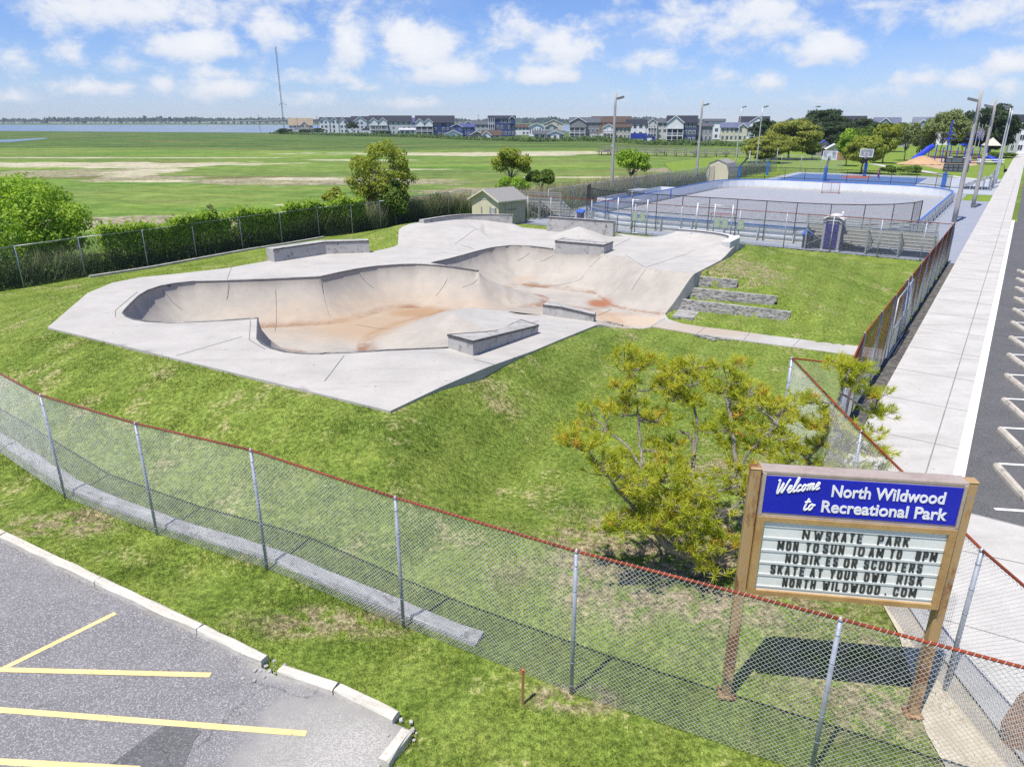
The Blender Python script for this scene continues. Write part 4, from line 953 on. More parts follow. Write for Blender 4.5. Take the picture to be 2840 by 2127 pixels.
GLYPH = {'N': ['0,0 0,1', '0,1 1,0', '1,0 1,1'], 'W': ['0,1 .25,0', '.25,0 .5,.75', '.5,.75 .75,0', '.75,0 1,1'], 'M': ['0,0 0,1', '0,1 .5,.25', '.5,.25 1,1', '1,1 1,0'], 'S': ['1,.8 .8,1 .2,1 0,.8 0,.64 .2,.52 .8,.48 1,.36 1,.2 .8,0 .2,0 0,.2'],
 'K': ['0,0 0,1', '1,1 .05,.42', '.35,.62 1,0'], 'A': ['0,0 .42,1 .58,1 1,0', '.18,.3 .82,.3'], 'T': ['0,1 1,1', '.5,1 .5,0'], 'E': ['1,1 0,1 0,0 1,0', '0,.52 .85,.52'], 'P': ['0,0 0,1 .8,1 1,.82 1,.62 .8,.45 0,.45'], 'R': ['0,0 0,1 .8,1 1,.82 1,.66 .8,.5 0,.5', '.55,.5 1,0'],
 'O': ['.2,0 0,.2 0,.8 .2,1 .8,1 1,.8 1,.2 .8,0 .2,0'], 'U': ['0,1 0,.2 .2,0 .8,0 1,.2 1,1'], 'I': ['.5,0 .5,1'], '8': ['.2,.52 0,.65 0,.85 .2,1 .8,1 1,.85 1,.65 .8,.52 .2,.52 0,.38 0,.15 .2,0 .8,0 1,.15 1,.38 .8,.52'], 'B': ['0,0 0,1 .8,1 1,.85 1,.66 .8,.53 0,.53', '.8,.53 1,.38 1,.15 .8,0 0,0'],
 'C': ['1,.75 1,.8 .8,1 .2,1 0,.8 0,.2 .2,0 .8,0 1,.2 1,.25'], 'Y': ['0,1 .5,.45 1,1', '.5,.45 .5,0'], 'H': ['0,0 0,1', '1,0 1,1', '0,.5 1,.5'], 'L': ['0,1 0,0 1,0'], 'D': ['0,0 0,1 .75,1 1,.8 1,.2 .75,0 0,0'], '.': ['.3,.03 .7,.03']}
WID = {'W': 1.35, 'M': 1.3, 'I': .3, '.': .5}
for ri, row in enumerate(words):
    m = MB(); H_ = .15; zb = rowz[ri] - .078; sw = .0245
    for (t_, a, b) in row:
        tot = sum(WID.get(c, 1) for c in t_) + .42 * (len(t_) - 1); u = (pw1 - pw0) * (b - a) / tot; x = pw0 + (pw1 - pw0) * a
        for c in t_:
            w = WID.get(c, 1) * u
            for st_ in GLYPH[c]:
                q = [tuple(map(float, p.split(','))) for p in st_.split()]; q = [np.array((x + sw / 2 + p[0] * max(w - sw, .001), -.113 - .0002 * ri, zb + sw / 2 + p[1] * (H_ - sw))) for p in q]
                for i_, (p, r_) in enumerate(zip(q[:-1], q[1:])):
                    d = (r_ - p) / np.linalg.norm(r_ - p) * sw * .28; yo = np.array((0, -.0004 * (i_ % 3), 0)); m.add(*ribbon(p - d + yo, r_ + d + yo, sw))
            x += w + .42 * u
    m.build('letter_row', M_LETTER, sign)
hx0, hx1 = x0 + .06, x1 - .06; hw = hx1 - hx0
for t_, a, b, zc, hh in (("North Wildwood", .345, .925, 3.575, .17), ("Recreational Park", .305, .955, 3.345, .17)):
    q = text_mesh(t_, 1.0, M_WHITE, sign, 'header_lettering', .022); place(q, hx0 + hw * a, hx0 + hw * b, zc - .085, zc + .085, -.13)
# brush script words drawn as strokes
SCRIPT = {
 'W': ([[(0,.95),(.1,1.0),(.13,.75),(.16,.25),(.22,.03),(.34,.35),(.44,.75),(.46,.35),(.52,.04),(.66,.4),(.78,.85),(.86,.98)]], .88),
 'e': ([[(0,.18),(.14,.24),(.25,.36),(.23,.48),(.13,.46),(.07,.28),(.1,.08),(.22,.02),(.36,.14)]], .36),
 'l': ([[(0,.15),(.14,.4),(.26,.8),(.26,.98),(.18,.95),(.12,.6),(.1,.2),(.16,.02),(.3,.14)]], .30),
 'c': ([[(.28,.4),(.2,.48),(.1,.36),(.07,.16),(.15,.02),(.36,.14)]], .36),
 'o': ([[(.2,.47),(.09,.36),(.07,.12),(.17,.02),(.28,.16),(.28,.36),(.2,.47),(.3,.38),(.42,.4)]], .40),
 'm': ([[(0,.3),(.07,.46),(.1,.3),(.08,.02)],[(.09,.2),(.2,.46),(.27,.42),(.25,.02)],[(.26,.2),(.37,.46),(.45,.4),(.44,.1),(.5,.02),(.6,.14)]], .60),
 't': ([[(.16,.9),(.1,.4),(.1,.1),(.17,.02),(.3,.14)],[(-.02,.62),(.34,.68)]], .30)}
def script(word, xa, za, sx_, sz, slope, rr=.013):
    m = MB(); x = 0
    for ch in word:
        st_, adv = SCRIPT[ch]
        for s_ in st_:
            pts = catmull([(x + p[0] + .22 * p[1], p[1]) for p in s_], 5)
            m.tube([(xa + sx_ * p[0], -.128, za + sz * p[1] + slope * p[0]) for p in pts], rr, 6)
        x += adv
    return m.build('header_script', M_WHITE, sign, True)
script('Welcome', hx0 + hw * .045, 3.47, .165, .20, .035)
script('to', hx0 + hw * .205, 3.265, .19, .19, .02)
# survey stake on the verge
M_STAKE = simple('raw_timber', (.42, .24, .10), (.34, .19, .08), 8, .8, stretch=(8, 8, 1)); M_ORANGE = simple('orange_tip', (.62, .14, .06), (.5, .1, .05), 5, .7)
sp_ = fD(1129,1524)
r = empty('survey_stake', (*sp_, 0), .4, 'small upright wooden stake with red tip on the grass before the fence', 'stake')
m = MB(); m.box((0, 0, .30), (.035, .03, .62)); m.build('shaft', M_STAKE, r); m = MB(); m.box((0, 0, .625), (.038, .033, .07)); m.build('painted_tip', M_ORANGE, r)
# ---------------------------------------------------------------- leaves and trees
def quads(C, N, size, asp=.6, up=0.0):
    """one leaf quad per centre: C centres, N rough normals"""
    n = len(C); a = rng.normal(size=(n, 3)); a[:, 2] *= .6; N = N + rng.normal(0, .55, (n, 3)); N /= np.linalg.norm(N, axis=1)[:, None] + 1e-9
    t = np.cross(N, a); t /= np.linalg.norm(t, axis=1)[:, None] + 1e-9; b = np.cross(N, t); s = (size * rng.uniform(.6, 1.3, n))[:, None]
    V = np.stack([C - t * s, C - b * s * asp * .8 + t * s * .1, C + t * s, C + b * s * asp * .8 - t * s * .1], 1).reshape(-1, 3)
    return V, np.arange(4 * n)
def blob(center, r, n):
    d = rng.normal(size=(n, 3)); d /= np.linalg.norm(d, axis=1)[:, None]
    rr = rng.uniform(.25, 1, n) ** .45
    return np.array(center) + d * rr[:, None] * np.array(r), d
M_BARK = simple('bark', (.20, .17, .145), (.11, .09, .075), 4, .95, bstr=.8, stretch=(1, 1, .3))
M_BARKP = simple('pine_bark', (.30, .27, .25), (.13, .11, .10), 5, .95, bstr=.8, stretch=(1, 1, .4))
def limb(m, a, b, r0, r1, wig=.12, n=6, seg=7):
    a, b = np.array(a, float), np.array(b, float); L = np.linalg.norm(b - a); P_ = [a + (b - a) * i / n + (rng.normal(0, wig * L / n * 1.2, 3) if 0 < i < n else 0) for i in range(n + 1)]
    m.tube(P_, [r0 + (r1 - r0) * i / n for i in range(n + 1)], seg); return P_
def tree(name, x, y, h, rx, ry, rz, leaf, mat, n, label, cat='tree', group=None, trunk_r=.12, trunk_h=None, lean=(0, 0), clumps=22, flat=.75, z=0., stems=1, cz=None, asp=.6, csize=.42, bark=None, low=False):
    """tapered trunk with limbs, and a crown of leaf clumps with gaps between them"""
    root = empty(name, (x, y, z), 0, label, cat, group); m = MB()
    cz = cz if cz is not None else h - rz; top = np.array((lean[0], lean[1], cz)); VV, DD = [], []
    base = trunk_h or cz * .6; forks = []
    for s_ in range(stems):
        o_ = rng.normal(0, .25 if stems > 1 else 0, 2); P_ = limb(m, (o_[0] * .4, o_[1] * .4, -.1), (lean[0] * .6 + o_[0] * 3, lean[1] * .6 + o_[1] * 3, base), trunk_r, trunk_r * .62, .1); forks.append(P_[-1]); forks.append(P_[-2])
    for i in range(clumps):
        d = rng.normal(size=3); d /= np.linalg.norm(d)
        if d[2] < -.35 and not low: d[2] *= -.4
        q = rng.uniform(.55, 1.0) ** .5 * (1 - csize * .72); c = top + d * np.array((rx, ry, rz)) * q
        R = np.array((rx, ry, rz)) * csize * rng.uniform(.65, 1.15) * np.array((1, 1, flat)); k_ = int(n / clumps * rng.uniform(.7, 1.3)); C, D = blob(c, R, k_); VV.append(C); DD.append(D + (0, 0, .5))
        f = forks[rng.integers(len(forks))]; limb(m, f, f + (c - f) * .92, trunk_r * .42, trunk_r * .06, .12, 5, 5)
    m.build('trunk', bark or M_BARK, root, True)
    V, L = quads(np.concatenate(VV), np.concatenate(DD), leaf, asp); fast_mesh('crown', V, L, 4, mat, root)
    return root
# ---------------------------------------------------------------- pines by the sign: needle tufts on crooked branches
M_NEED = leafmat('pine_needles', (.46, .50, .05), (.66, .62, .09), (.30, .38, .04), 1.3, .45)
M_NEEDO = leafmat('scorched_needles', (.62, .42, .06), (.56, .30, .05), (.60, .54, .08), 2.5, .3)
M_BUD = simple('pine_buds', (.28, .10, .05), (.2, .08, .04), 8, .8)
def needle_tuft(c, d, n, ln):
    v = rng.normal(size=(n, 3)); v /= np.linalg.norm(v, axis=1)[:, None]; v = v * .95 + np.array(d) * .75; v[:, 2] += .15; v /= np.linalg.norm(v, axis=1)[:, None]
    o = np.array(c) + np.array(d)[None] * rng.uniform(-.10, .06, (n, 1)); L = (ln * rng.uniform(.7, 1.15, n))[:, None]; s = np.cross(v, rng.normal(size=(n, 3))); s /= np.linalg.norm(s, axis=1)[:, None] + 1e-9; s *= .0085
    return np.stack([o - s, o + s, o + v * L], 1).reshape(-1, 3)
def pine(name, base, trunk_paths, pads, label, nt=1.):
    """trunk_paths: list of (points, r0, r1); pads: (x, y, z, rx, rz, tufts, orange share) sprays of needles"""
    root = empty(name, base, 0, label, 'tree', 'yellow green pines by the sign'); B = np.array(base); m = MB(); nodes = []
    for pts, r0, r1 in trunk_paths:
        P_ = catmull(pts, 5); P_ = [p + rng.normal(0, .012, 3) for p in P_]; n = len(P_); m.tube(P_, [(r0 + (r1 - r0) * i / (n - 1)) * .72 for i in range(n)], 9); nodes += P_
    nodes = np.array(nodes); G_, O_, bud = [], [], MB()
    for (x, y, z, rx, rz, nt_, orr) in [q for p_ in pads for q in (p_, (p_[0] + rng.uniform(-.3, .3), p_[1] + rng.uniform(-.3, .3), p_[2] + rng.uniform(-.2, .12), p_[3], p_[4], p_[5] * .6, p_[6] * .5))]:
        c = np.array((x, y, z)); d = np.linalg.norm(nodes - c, axis=1) + np.where(nodes[:, 2] > z + .15, .8, 0); f = nodes[d.argmin()]
        P_ = limb(m, f, c + (0, 0, -.08), .02, .009, .16, 6, 6)
        for j in range(int(nt_ * nt)):
            q = rng.normal(size=3); q /= np.linalg.norm(q); q[2] = abs(q[2]) * .8 - .2; e = c + q * np.array((rx * 1.3, rx * 1.15, rz * 1.35)) * rng.uniform(.35, 1)
            s0 = P_[int(rng.integers(3, len(P_)))]; limb(m, s0, e, .009, .004, .14, 3, 4)
            dr = (e - s0); dr = dr / (np.linalg.norm(dr) + 1e-6); dr[2] += .5; dr /= np.linalg.norm(dr)
            t_ = needle_tuft(e, dr, int(rng.integers(26, 40)), .155); (O_ if rng.random() < orr * .33 else G_).append(t_)
            if rng.random() < .1: bud.tube([e, e + dr * .05], [.012, .004], 5)
    m.build('trunk', M_BARKP, root, True)
    for nm, lst, mt in (('needles', G_, M_NEED), ('scorched_needles', O_, M_NEEDO)):
        if lst: V = np.concatenate(lst); fast_mesh(nm, V, np.arange(len(V)), 3, mt, root)
    bud.build('buds', M_BUD, root)['kind'] = 'stuff'
PB = np.array((3.26, 11.2))
def pz(u, v, dpt):
    """point on the sight line of a pixel at a given distance ahead, relative to the pine's foot"""
    u, v = u * 2840 / 2212, v * 2840 / 2212; a = (u - 1420) / 1970; b = (v - 1063.5) / 1970; t = dpt / (CP - b * SP); return np.array((t * a - PB[0], dpt - PB[1], CAM_H - t * (SP + b * CP)))
tp = lambda *l: [pz(*q) for q in l]
paths = [(tp((1503,1240,11.2),(1507,1210,11.15),(1480,1195,11.1),(1440,1175,11.1),(1415,1140,11.2),(1405,1090,11.3),(1415,1040,11.4)), .16, .06),
         (tp((1507,1212,11.15),(1540,1205,11.1),(1585,1185,11.05),(1618,1140,11.1),(1612,1080,11.2),(1592,1020,11.4),(1584,950,11.6),(1578,900,11.8),(1565,850,12.0)), .13, .035),
         (tp((1507,1205,11.2),(1500,1170,11.4),(1490,1110,11.7),(1492,1050,11.9),(1499,990,12.1),(1495,950,12.2),(1470,930,12.3)), .10, .03),
         (tp((1499,990,12.1),(1505,940,12.2),(1500,880,12.4),(1480,830,12.6)), .05, .02),
         (tp((1405,1090,11.3),(1385,1010,11.5),(1350,960,11.8),(1310,930,12.0)), .05, .02),
         (tp((1385,1010,11.5),(1382,950,11.8),(1376,880,12.1),(1370,800,12.4)), .04, .018),
         (tp((1440,1175,11.1),(1380,1110,10.9),(1320,1040,10.8),(1260,960,10.8)), .06, .02),
         (tp((1592,1020,11.4),(1630,960,11.4),(1680,920,11.5)), .04, .018)]
pads = []
for (u, v, dd_, r, rz, n, orr) in ((1350,765,12.5,.32,.16,9,.15),(1395,790,12.4,.34,.18,10,.12),(1345,830,12.2,.28,.16,7,.5),(1360,870,12.1,.3,.16,8,.75),(1425,830,12.4,.32,.2,10,.1),(1470,800,12.6,.34,.2,10,.05),(1500,790,12.6,.32,.2,9,.05),
   (1455,860,12.3,.3,.18,8,.1),(1420,905,12.1,.34,.18,10,.55),(1440,960,12.0,.34,.2,10,.3),(1500,870,12.4,.28,.18,7,.05),(1530,930,12.2,.28,.16,7,.05),(1580,790,12.3,.3,.16,8,.4),(1560,840,12.2,.3,.18,8,.3),(1600,850,12.0,.34,.18,10,.3),(1640,870,11.8,.32,.18,9,.15),
   (1590,900,11.9,.34,.2,10,.35),(1640,925,11.6,.36,.18,10,.3),(1575,960,11.8,.32,.18,9,.25),(1650,975,11.4,.34,.18,9,.35),(1690,880,11.9,.34,.2,10,.1),(1600,1010,11.4,.28,.16,7,.3),
   (1225,945,10.8,.24,.13,6,.6),(1260,965,10.8,.3,.15,8,.7),(1300,1000,10.8,.34,.18,10,.15),(1345,1020,10.9,.36,.2,11,.08),(1385,1060,11.0,.36,.18,10,.1),(1330,985,11.6,.28,.15,6,.2),
   (1290,935,12.0,.26,.14,5,.4),(1310,880,12.1,.24,.14,5,.5),(1430,1030,11.1,.36,.18,10,.1),(1390,1110,10.8,.38,.2,12,.1),(1440,1085,10.9,.38,.2,12,.15),(1495,1060,11.1,.36,.2,11,.08),(1350,1120,10.7,.32,.16,9,.5),(1310,1140,10.6,.24,.12,6,.7),
   (1470,1130,10.8,.36,.2,11,.25),(1520,1110,10.9,.34,.2,10,.2),(1540,1150,10.8,.3,.18,8,.3),(1560,1170,10.8,.28,.16,7,.55),(1500,1180,10.8,.3,.16,8,.4),(1520,1215,10.8,.26,.14,6,.25),(1440,1130,10.9,.3,.16,8,.15),(1600,1050,11.3,.3,.18,7,.1),(1480,1000,11.8,.26,.16,6,.1),(1410,1000,11.6,.3,.16,7,.2)):
    p = pz(u, v, dd_); pads.append((*p, r, rz, n, orr))
pine('pine_tree', (*PB, .0), paths, pads, 'crooked yellow green pine with several bare trunks on the lawn left of the sign', 1.7)
PB0 = PB; PB = np.array((6.25, 14.0))
paths = [(tp((1745,1010,14.0),(1740,985,14.0),(1700,960,13.9),(1665,920,13.8)), .08, .02), (tp((1742,990,14.0),(1770,960,14.0),(1800,900,14.0),(1815,850,14.1),(1835,790,14.2)), .075, .02), (tp((1770,960,14.0),(1820,960,13.9),(1880,940,13.9)), .05, .02), (tp((1815,850,14.1),(1870,880,14.2),(1900,885,14.3)), .035, .015)]
pads = []
for (u, v, dd_, r, rz, n, orr) in ((1815,790,14.2,.3,.18,9,.05),(1850,795,14.2,.34,.18,10,.05),(1835,830,14.2,.28,.16,7,.15),(1880,850,14.2,.3,.16,8,.05),(1910,890,14.3,.34,.16,9,.05),(1730,860,14.0,.32,.18,8,.1),(1700,900,13.9,.36,.2,10,.12),(1740,915,13.9,.34,.18,9,.3),(1680,940,13.8,.32,.18,8,.3),
   (1800,890,14.0,.26,.15,6,.2),(1810,925,13.9,.34,.18,10,.05),(1860,945,13.9,.36,.18,10,.05),(1890,975,13.8,.34,.16,9,.1),(1770,960,13.9,.32,.18,8,.1),(1720,975,13.8,.34,.18,9,.1),(1830,970,13.9,.34,.18,9,.05),(1780,1010,13.7,.3,.15,7,.1),(1840,1010,13.7,.34,.15,8,.05),(1690,1000,13.8,.28,.15,6,.3),(1900,1010,13.7,.26,.12,5,.05)):
    p = pz(u, v, dd_); pads.append((*p, r, rz, n, orr))
pine('pine_tree', (*PB, .0), paths, pads, 'smaller bushy pine behind the sign beside the sidewalk fence', 1.9)
# brown weathered thing at the right bottom corner: a leaning board wrapped stump outside the fence
M_BROWN = simple('rusty_brown_wood', (.34, .18, .095), (.20, .10, .055), 3.5, .9, bstr=.7, stretch=(1, 1, .3))
p_ = at(2850, 2075)
m = MB(); n_ = 9; vs = []
for j, (z_, r_) in enumerate(((0, .30), (.35, .31), (.8, .26), (1.2, .13), (1.38, .03))):
    for i in range(n_):
        a = 2 * math.pi * i / n_; rr_ = r_ * (1 + rng.normal(0, .12)); vs.append((p_[0] + math.cos(a) * rr_, p_[1] + math.sin(a) * rr_ * .8, z_ + rng.normal(0, .03)))
m.add(vs, [(j * n_ + i, j * n_ + (i + 1) % n_, (j + 1) * n_ + (i + 1) % n_, (j + 1) * n_ + i) for j in range(4) for i in range(n_)] + [tuple(range(4 * n_, 5 * n_))])
tag(m.build('brown_stump', M_BROWN, loc=np.array((*p_, 0))), 'rough pointed brown stump standing outside the fence at the lower right corner', 'stump')
# wheel stops and white stall lines of the right lot
M_STOP = concrete('wheel_stop_concrete', (.56, .52, .45), (.44, .40, .33), blockstain, 3)
f6 = frame(2200, 900, 1.983)
sl = [((1103,764),(1269,774)), ((1126,563),(1269,573)), ((1148,405),(1269,413)), ((1163,271),(1269,279)), ((1178,161),(1269,167)), ((1186,70),(1269,75))]
sdir = np.array(at(*(2200+1269/1.983, 900+774/1.983))) - np.array(at(2200+1103/1.983, 900+764/1.983)); sdir /= np.linalg.norm(sdir)
wst = (np.array(f6(1262,945)) - np.array(f6(1115,780))); wst /= np.linalg.norm(wst)
ORD = ['nearest', 'second nearest', 'third nearest', 'fourth', 'fifth', 'sixth', 'seventh', 'eighth', 'ninth', 'tenth', 'eleventh', 'twelfth']
a0 = np.array(f6(1103,764)); step = (np.array(f6(1186,70)) - a0) / 5
stop_proto = None
for i in range(-1, 12):
    p = a0 + step * i + np.array(st(0, .0)) ; q = p + sdir * .12
    line('stall_line', q, q + sdir * 5.0, .1, M_LINEW, 'white stall line on the right parking lot', .011)
    if i < 0: continue
    c = np.array(f6(1112,785)) + step * i + wst * .95
    mb = MB(); L_ = .92; prof = [(-.09, 0), (-.085, .07), (-.05, .13), (.05, .13), (.085, .07), (.09, 0)]
    v = [(s_ * L_, y_, z_) for s_ in (-1, 1) for (y_, z_) in prof]
    mb.add(v, [(k_, k_ + 6, k_ + 7, k_ + 1) for k_ in range(5)] + [(0, 1, 2, 3, 4, 5), (11, 10, 9, 8, 7, 6)])
    if stop_proto is None:
        o = stop_proto = mb.build('wheel_stop', M_STOP); 
    else: o = stop_proto.copy(); col.objects.link(o)
    o.location = (*c, .008); o.rotation_euler = (0, 0, math.atan2(wst[1], wst[0]))
    tag(o, 'weathered concrete wheel stop, %s one in the row along the right sidewalk' % ORD[i], 'wheel stop', 'wheel stops in the right parking lot')
# ---------------------------------------------------------------- hockey rink
M_BOARD = simple('rink_board_white', (.78, .79, .81), (.70, .72, .75), .8, .4); M_BOARDB = simple('rink_rail_blue', (.05, .17, .55), (.07, .22, .62), 2, .4)
M_BOARDK = simple('kick_plate', (.72, .70, .62), (.6, .58, .5), 2, .5)
R0, R1, T0, T1, RR = 52.1, 95.0, -31.2, -5.7, 6.6
def rpath(n=9):
    P_ = []
    # start near side right corner, go round: corner centres and start angles in (s, t)
    for (cs, ct, a0_) in ((R0 + RR, T1 - RR, 180), (R1 - RR, T1 - RR, 90), (R1 - RR, T0 + RR, 0), (R0 + RR, T0 + RR, -90)):
        for i in range(n + 1):
            a = rad(a0_ - 90 * i / n); P_.append(st(cs + RR * math.cos(a), ct + RR * math.sin(a)))
    return P_
RP = rpath(); RP = RP + [RP[0]]
sheet('rink_floor', RP[:-1][::-1], .022, M_RINKF)
rink = empty('hockey_rink', (*st(73, -18), 0), 0, 'white hockey rink boards with blue top rail round a grey rink', 'rink'); ro = np.array((*st(73, -18), 0.))
def wall_strip(mb, line_, z0, z1, th, mi=0):
    L = np.array(line_); d = np.gradient(L, axis=0); d /= np.linalg.norm(d, axis=1)[:, None]; nn = np.stack([-d[:, 1], d[:, 0]], -1) * th / 2; n = len(L)
    v = np.concatenate([np.column_stack([L + nn * s_, np.full(n, z)]) for s_, z in ((1, z0), (-1, z0), (-1, z1), (1, z1))]); fs = []
    for i in range(n - 1):
        for c_ in range(4): fs.append((c_ * n + i, c_ * n + i + 1, ((c_ + 1) % 4) * n + i + 1, ((c_ + 1) % 4) * n + i))
    mb.add(v - ro, fs + [(0, n, 2 * n, 3 * n), (n - 1, 4 * n - 1, 3 * n - 1, 2 * n - 1)], mi)
RPd = [tuple(p) for p in resample(RP, 1.2)]
m = MB(); wall_strip(m, RPd, .03, 1.02, .05); m.build('boards', M_BOARD, rink)
m = MB(); wall_strip(m, RPd, 1.02, 1.10, .10); m.build('top_rail', M_BOARDB, rink)
m = MB(); wall_strip(m, RPd, .028, .22, .064); m.build('kick_plate', M_BOARDK, rink)
m = MB(); acc = 0
Lr = np.array(RPd)
for i in range(0, len(Lr) - 1, 2):
    d = Lr[i + 1] - Lr[i]; d /= np.linalg.norm(d); o_ = np.array((-d[1], d[0]))
    c = np.array(st(73, -18)); p = Lr[i]
    if (p - c) @ o_ < 0: o_ = -o_
    q = p + o_ * .14; m.box((q[0] - ro[0], q[1] - ro[1], .5), (.1, .1, 1.0), math.atan2(d[1], d[0])); 
    q = p + o_ * .45
    m.bar((p[0] + o_[0] * .14 - ro[0], p[1] + o_[1] * .14 - ro[1], .95), (q[0] - ro[0], q[1] - ro[1], .03), .05, .05)
for z_ in (.35, .72):
    for i in range(0, len(Lr) - 1):
        d = Lr[i + 1] - Lr[i]; o_ = np.array((-d[1], d[0])) / np.linalg.norm(d); c = np.array(st(73, -18))
        if (Lr[i] - c) @ o_ < 0: o_ = -o_
        m.bar((*(Lr[i] + o_ * .09 - ro[:2]), z_), (*(Lr[i + 1] + o_ * .09 - ro[:2]), z_), .05, .06)
m.build('support_frame', M_ZINC, rink)
# benches and doors on the left long side
m = MB()
for s_ in (66.5, 70.5, 75.5): m.box((np.array((*st(s_, T0), .55)) - ro), (.5, .09, 1.04), math.atan2(.8216, .57))
m.build('rink_door', M_BOARD, rink)
m = MB(); m.box(np.array((*st(75.2, T0 + .06), .55)) - ro, (.12, .05, 1.05), math.atan2(.8216, .57)); m.box(np.array((*st(60.5, T0 + .06), .55)) - ro, (.12, .05, 1.05), math.atan2(.8216, .57)); m.build('blue_line_mark', M_BOARDB, rink)
pb = empty('players_box', (*st(70, T0 - 1.2), 0), math.atan2(.8216, .57), 'white players bench enclosure along the left side of the rink', 'players box')
m = MB(); m.box((0, .95, .52), (15, .05, 1.04)); m.box((-7.5, .1, .52), (.05, 1.7, 1.04)); m.box((7.5, .1, .52), (.05, 1.7, 1.04)); m.box((0, .1, .52), (.05, 1.7, 1.04)); m.build('panels', M_BOARD, pb)
m = MB(); m.box((-3.7, .45, .45), (6.6, .35, .05)); m.box((3.7, .45, .45), (6.6, .35, .05)); m.build('bench', M_ZINC, pb)
m = MB(); m.box((0, .1, 1.3), (2.6, 1.5, .04), mi=0); m.box((-1.1, .1, 1.15), (.06, .06, .3)); m.box((1.1, .1, 1.15), (.06, .06, .3)); m.build('table', M_ZINC, pb)
# painted face-off circles and lines
M_RLINE = simple('rink_paint', (.30, .30, .36), (.36, .35, .40), 3, .8); M_RLINER = simple('rink_paint_red', (.42, .27, .27), (.46, .33, .33), 3, .8)
def circ(s_, t_, r_, w, m, z):
    k_ = 40; L = [st(s_ + (r_ + w / 2) * math.cos(2 * math.pi * i / k_), t_ + (r_ + w / 2) * math.sin(2 * math.pi * i / k_)) for i in range(k_ + 1)]; R = [st(s_ + (r_ - w / 2) * math.cos(2 * math.pi * i / k_), t_ + (r_ - w / 2) * math.sin(2 * math.pi * i / k_)) for i in range(k_ + 1)]
    strip('rink_circle', L[::-1], R[::-1], z, m)
for i, (s_, t_) in enumerate(((86, -25), (86, -12), (61, -25), (61, -12), (73.5, -18.4))): circ(s_, t_, 3.6, .09, M_RLINE, .027)
for i, s_ in enumerate((66, 73.5, 81)):
    a, b = st(s_, T0 + .05), st(s_, T1 - .05); strip('rink_line', [st(s_ - .1, T0 + .05), st(s_ - .1, T1 - .05)], [st(s_ + .1, T0 + .05), st(s_ + .1, T1 - .05)], .0265, M_RLINER)
# black fences behind both ends
def arc_fence(name, s0, sgn, label, h, t0, t1):
    P_ = []
    if sgn < 0:
        P_ = [st(R0 + RR - RR * math.cos(rad(a)) - .25 * math.cos(rad(a)), T0 + RR - (RR + .25) * math.sin(rad(a))) for a in (78, 58, 40, 22)] + [st(R0 - .25, t) for t in np.arange(T0 + RR, T1 - RR + .1, 2.05)] + [st(R0 + RR - (RR + .25) * math.cos(rad(a)), T1 - RR + (RR + .25) * math.sin(rad(a))) for a in (18, 36, 54, 72, 86)]
    else:
        P_ = [st(R1 - RR + (RR + .3) * math.cos(rad(a)), T0 + RR - (RR + .3) * math.sin(rad(a))) for a in (60, 40, 20)] + [st(R1 + .3, t) for t in np.arange(T0 + RR, T1 - RR + .1, 2.4)] + [st(R1 - RR + (RR + .3) * math.cos(rad(a)), T1 - RR + (RR + .3) * math.sin(rad(a))) for a in (20, 40, 60)]
    return fence(name, P_, h, label, lambda x, y: .0, pitch=.1, r=.0045, wire=M_WIREB, rail=M_WIREB, post=M_WIREB, post_r=.03, rail_r=.028, rails=(1., .52), zlift=1.1)
arc_fence('rink_end_fence', 0, -1, 'black mesh fence with curved ends above the near boards of the rink', 2.75, 0, 0)
arc_fence('rink_end_fence', 0, 1, 'black mesh fence above the far boards of the rink before the basketball court', 2.5, 0, 0)
# goals
M_GOAL = simple('goal_red', (.36, .06, .05), (.25, .05, .04), 4, .5); M_NET = simple('net_white', (.62, .62, .62), (.5, .5, .5), 4, .8)
def goal(p, rz, label):
    r = empty('hockey_goal', (*p, .03), rz, label, 'hockey goal', 'goals on the rink'); m = MB()
    m.tube([(-.92, 0, 0), (-.92, 0, 1.2), (.92, 0, 1.2), (.92, 0, 0)], .035, 8); m.tube([(-.92, 0, 1.2), (-.9, .5, 1.15), (.9, .5, 1.15), (.92, 0, 1.2)], .02, 6); m.tube([(-.92, 0, .02), (-1.0, .95, .02), (1.0, .95, .02), (.92, 0, .02)], .03, 6); m.tube([(0, .5, 1.15), (0, .95, .02)], .02, 6); m.build('frame', M_GOAL, r)
    m = MB()
    for i in range(21): x = -.9 + i * .09; m.tube([(x, .5, 1.15), (x, .95, .02)], .006, 3, cap=False)
    for i in range(13): f = i / 12; m.tube([(-.9, .5 + .45 * f, 1.15 - 1.13 * f), (.9, .5 + .45 * f, 1.15 - 1.13 * f)], .006, 3, cap=False)
    for i in range(8):
        f = i / 7
        for x in (-.93, .93): m.tube([(x, 0, 1.18 * (1 - f) + .02), (x, .5 + .45 * f, 1.15 - 1.13 * f)], .006, 3, cap=False)
    m.build('net', M_NET, r)
e_rz = math.atan2(-.57, .8216)
goal(st(91.3, -18.2), e_rz + .12, 'hockey goal with white net at the far end of the rink')
goal(st(55.6, -18.6), e_rz + math.pi, 'hockey goal with white net behind the near rink fence')
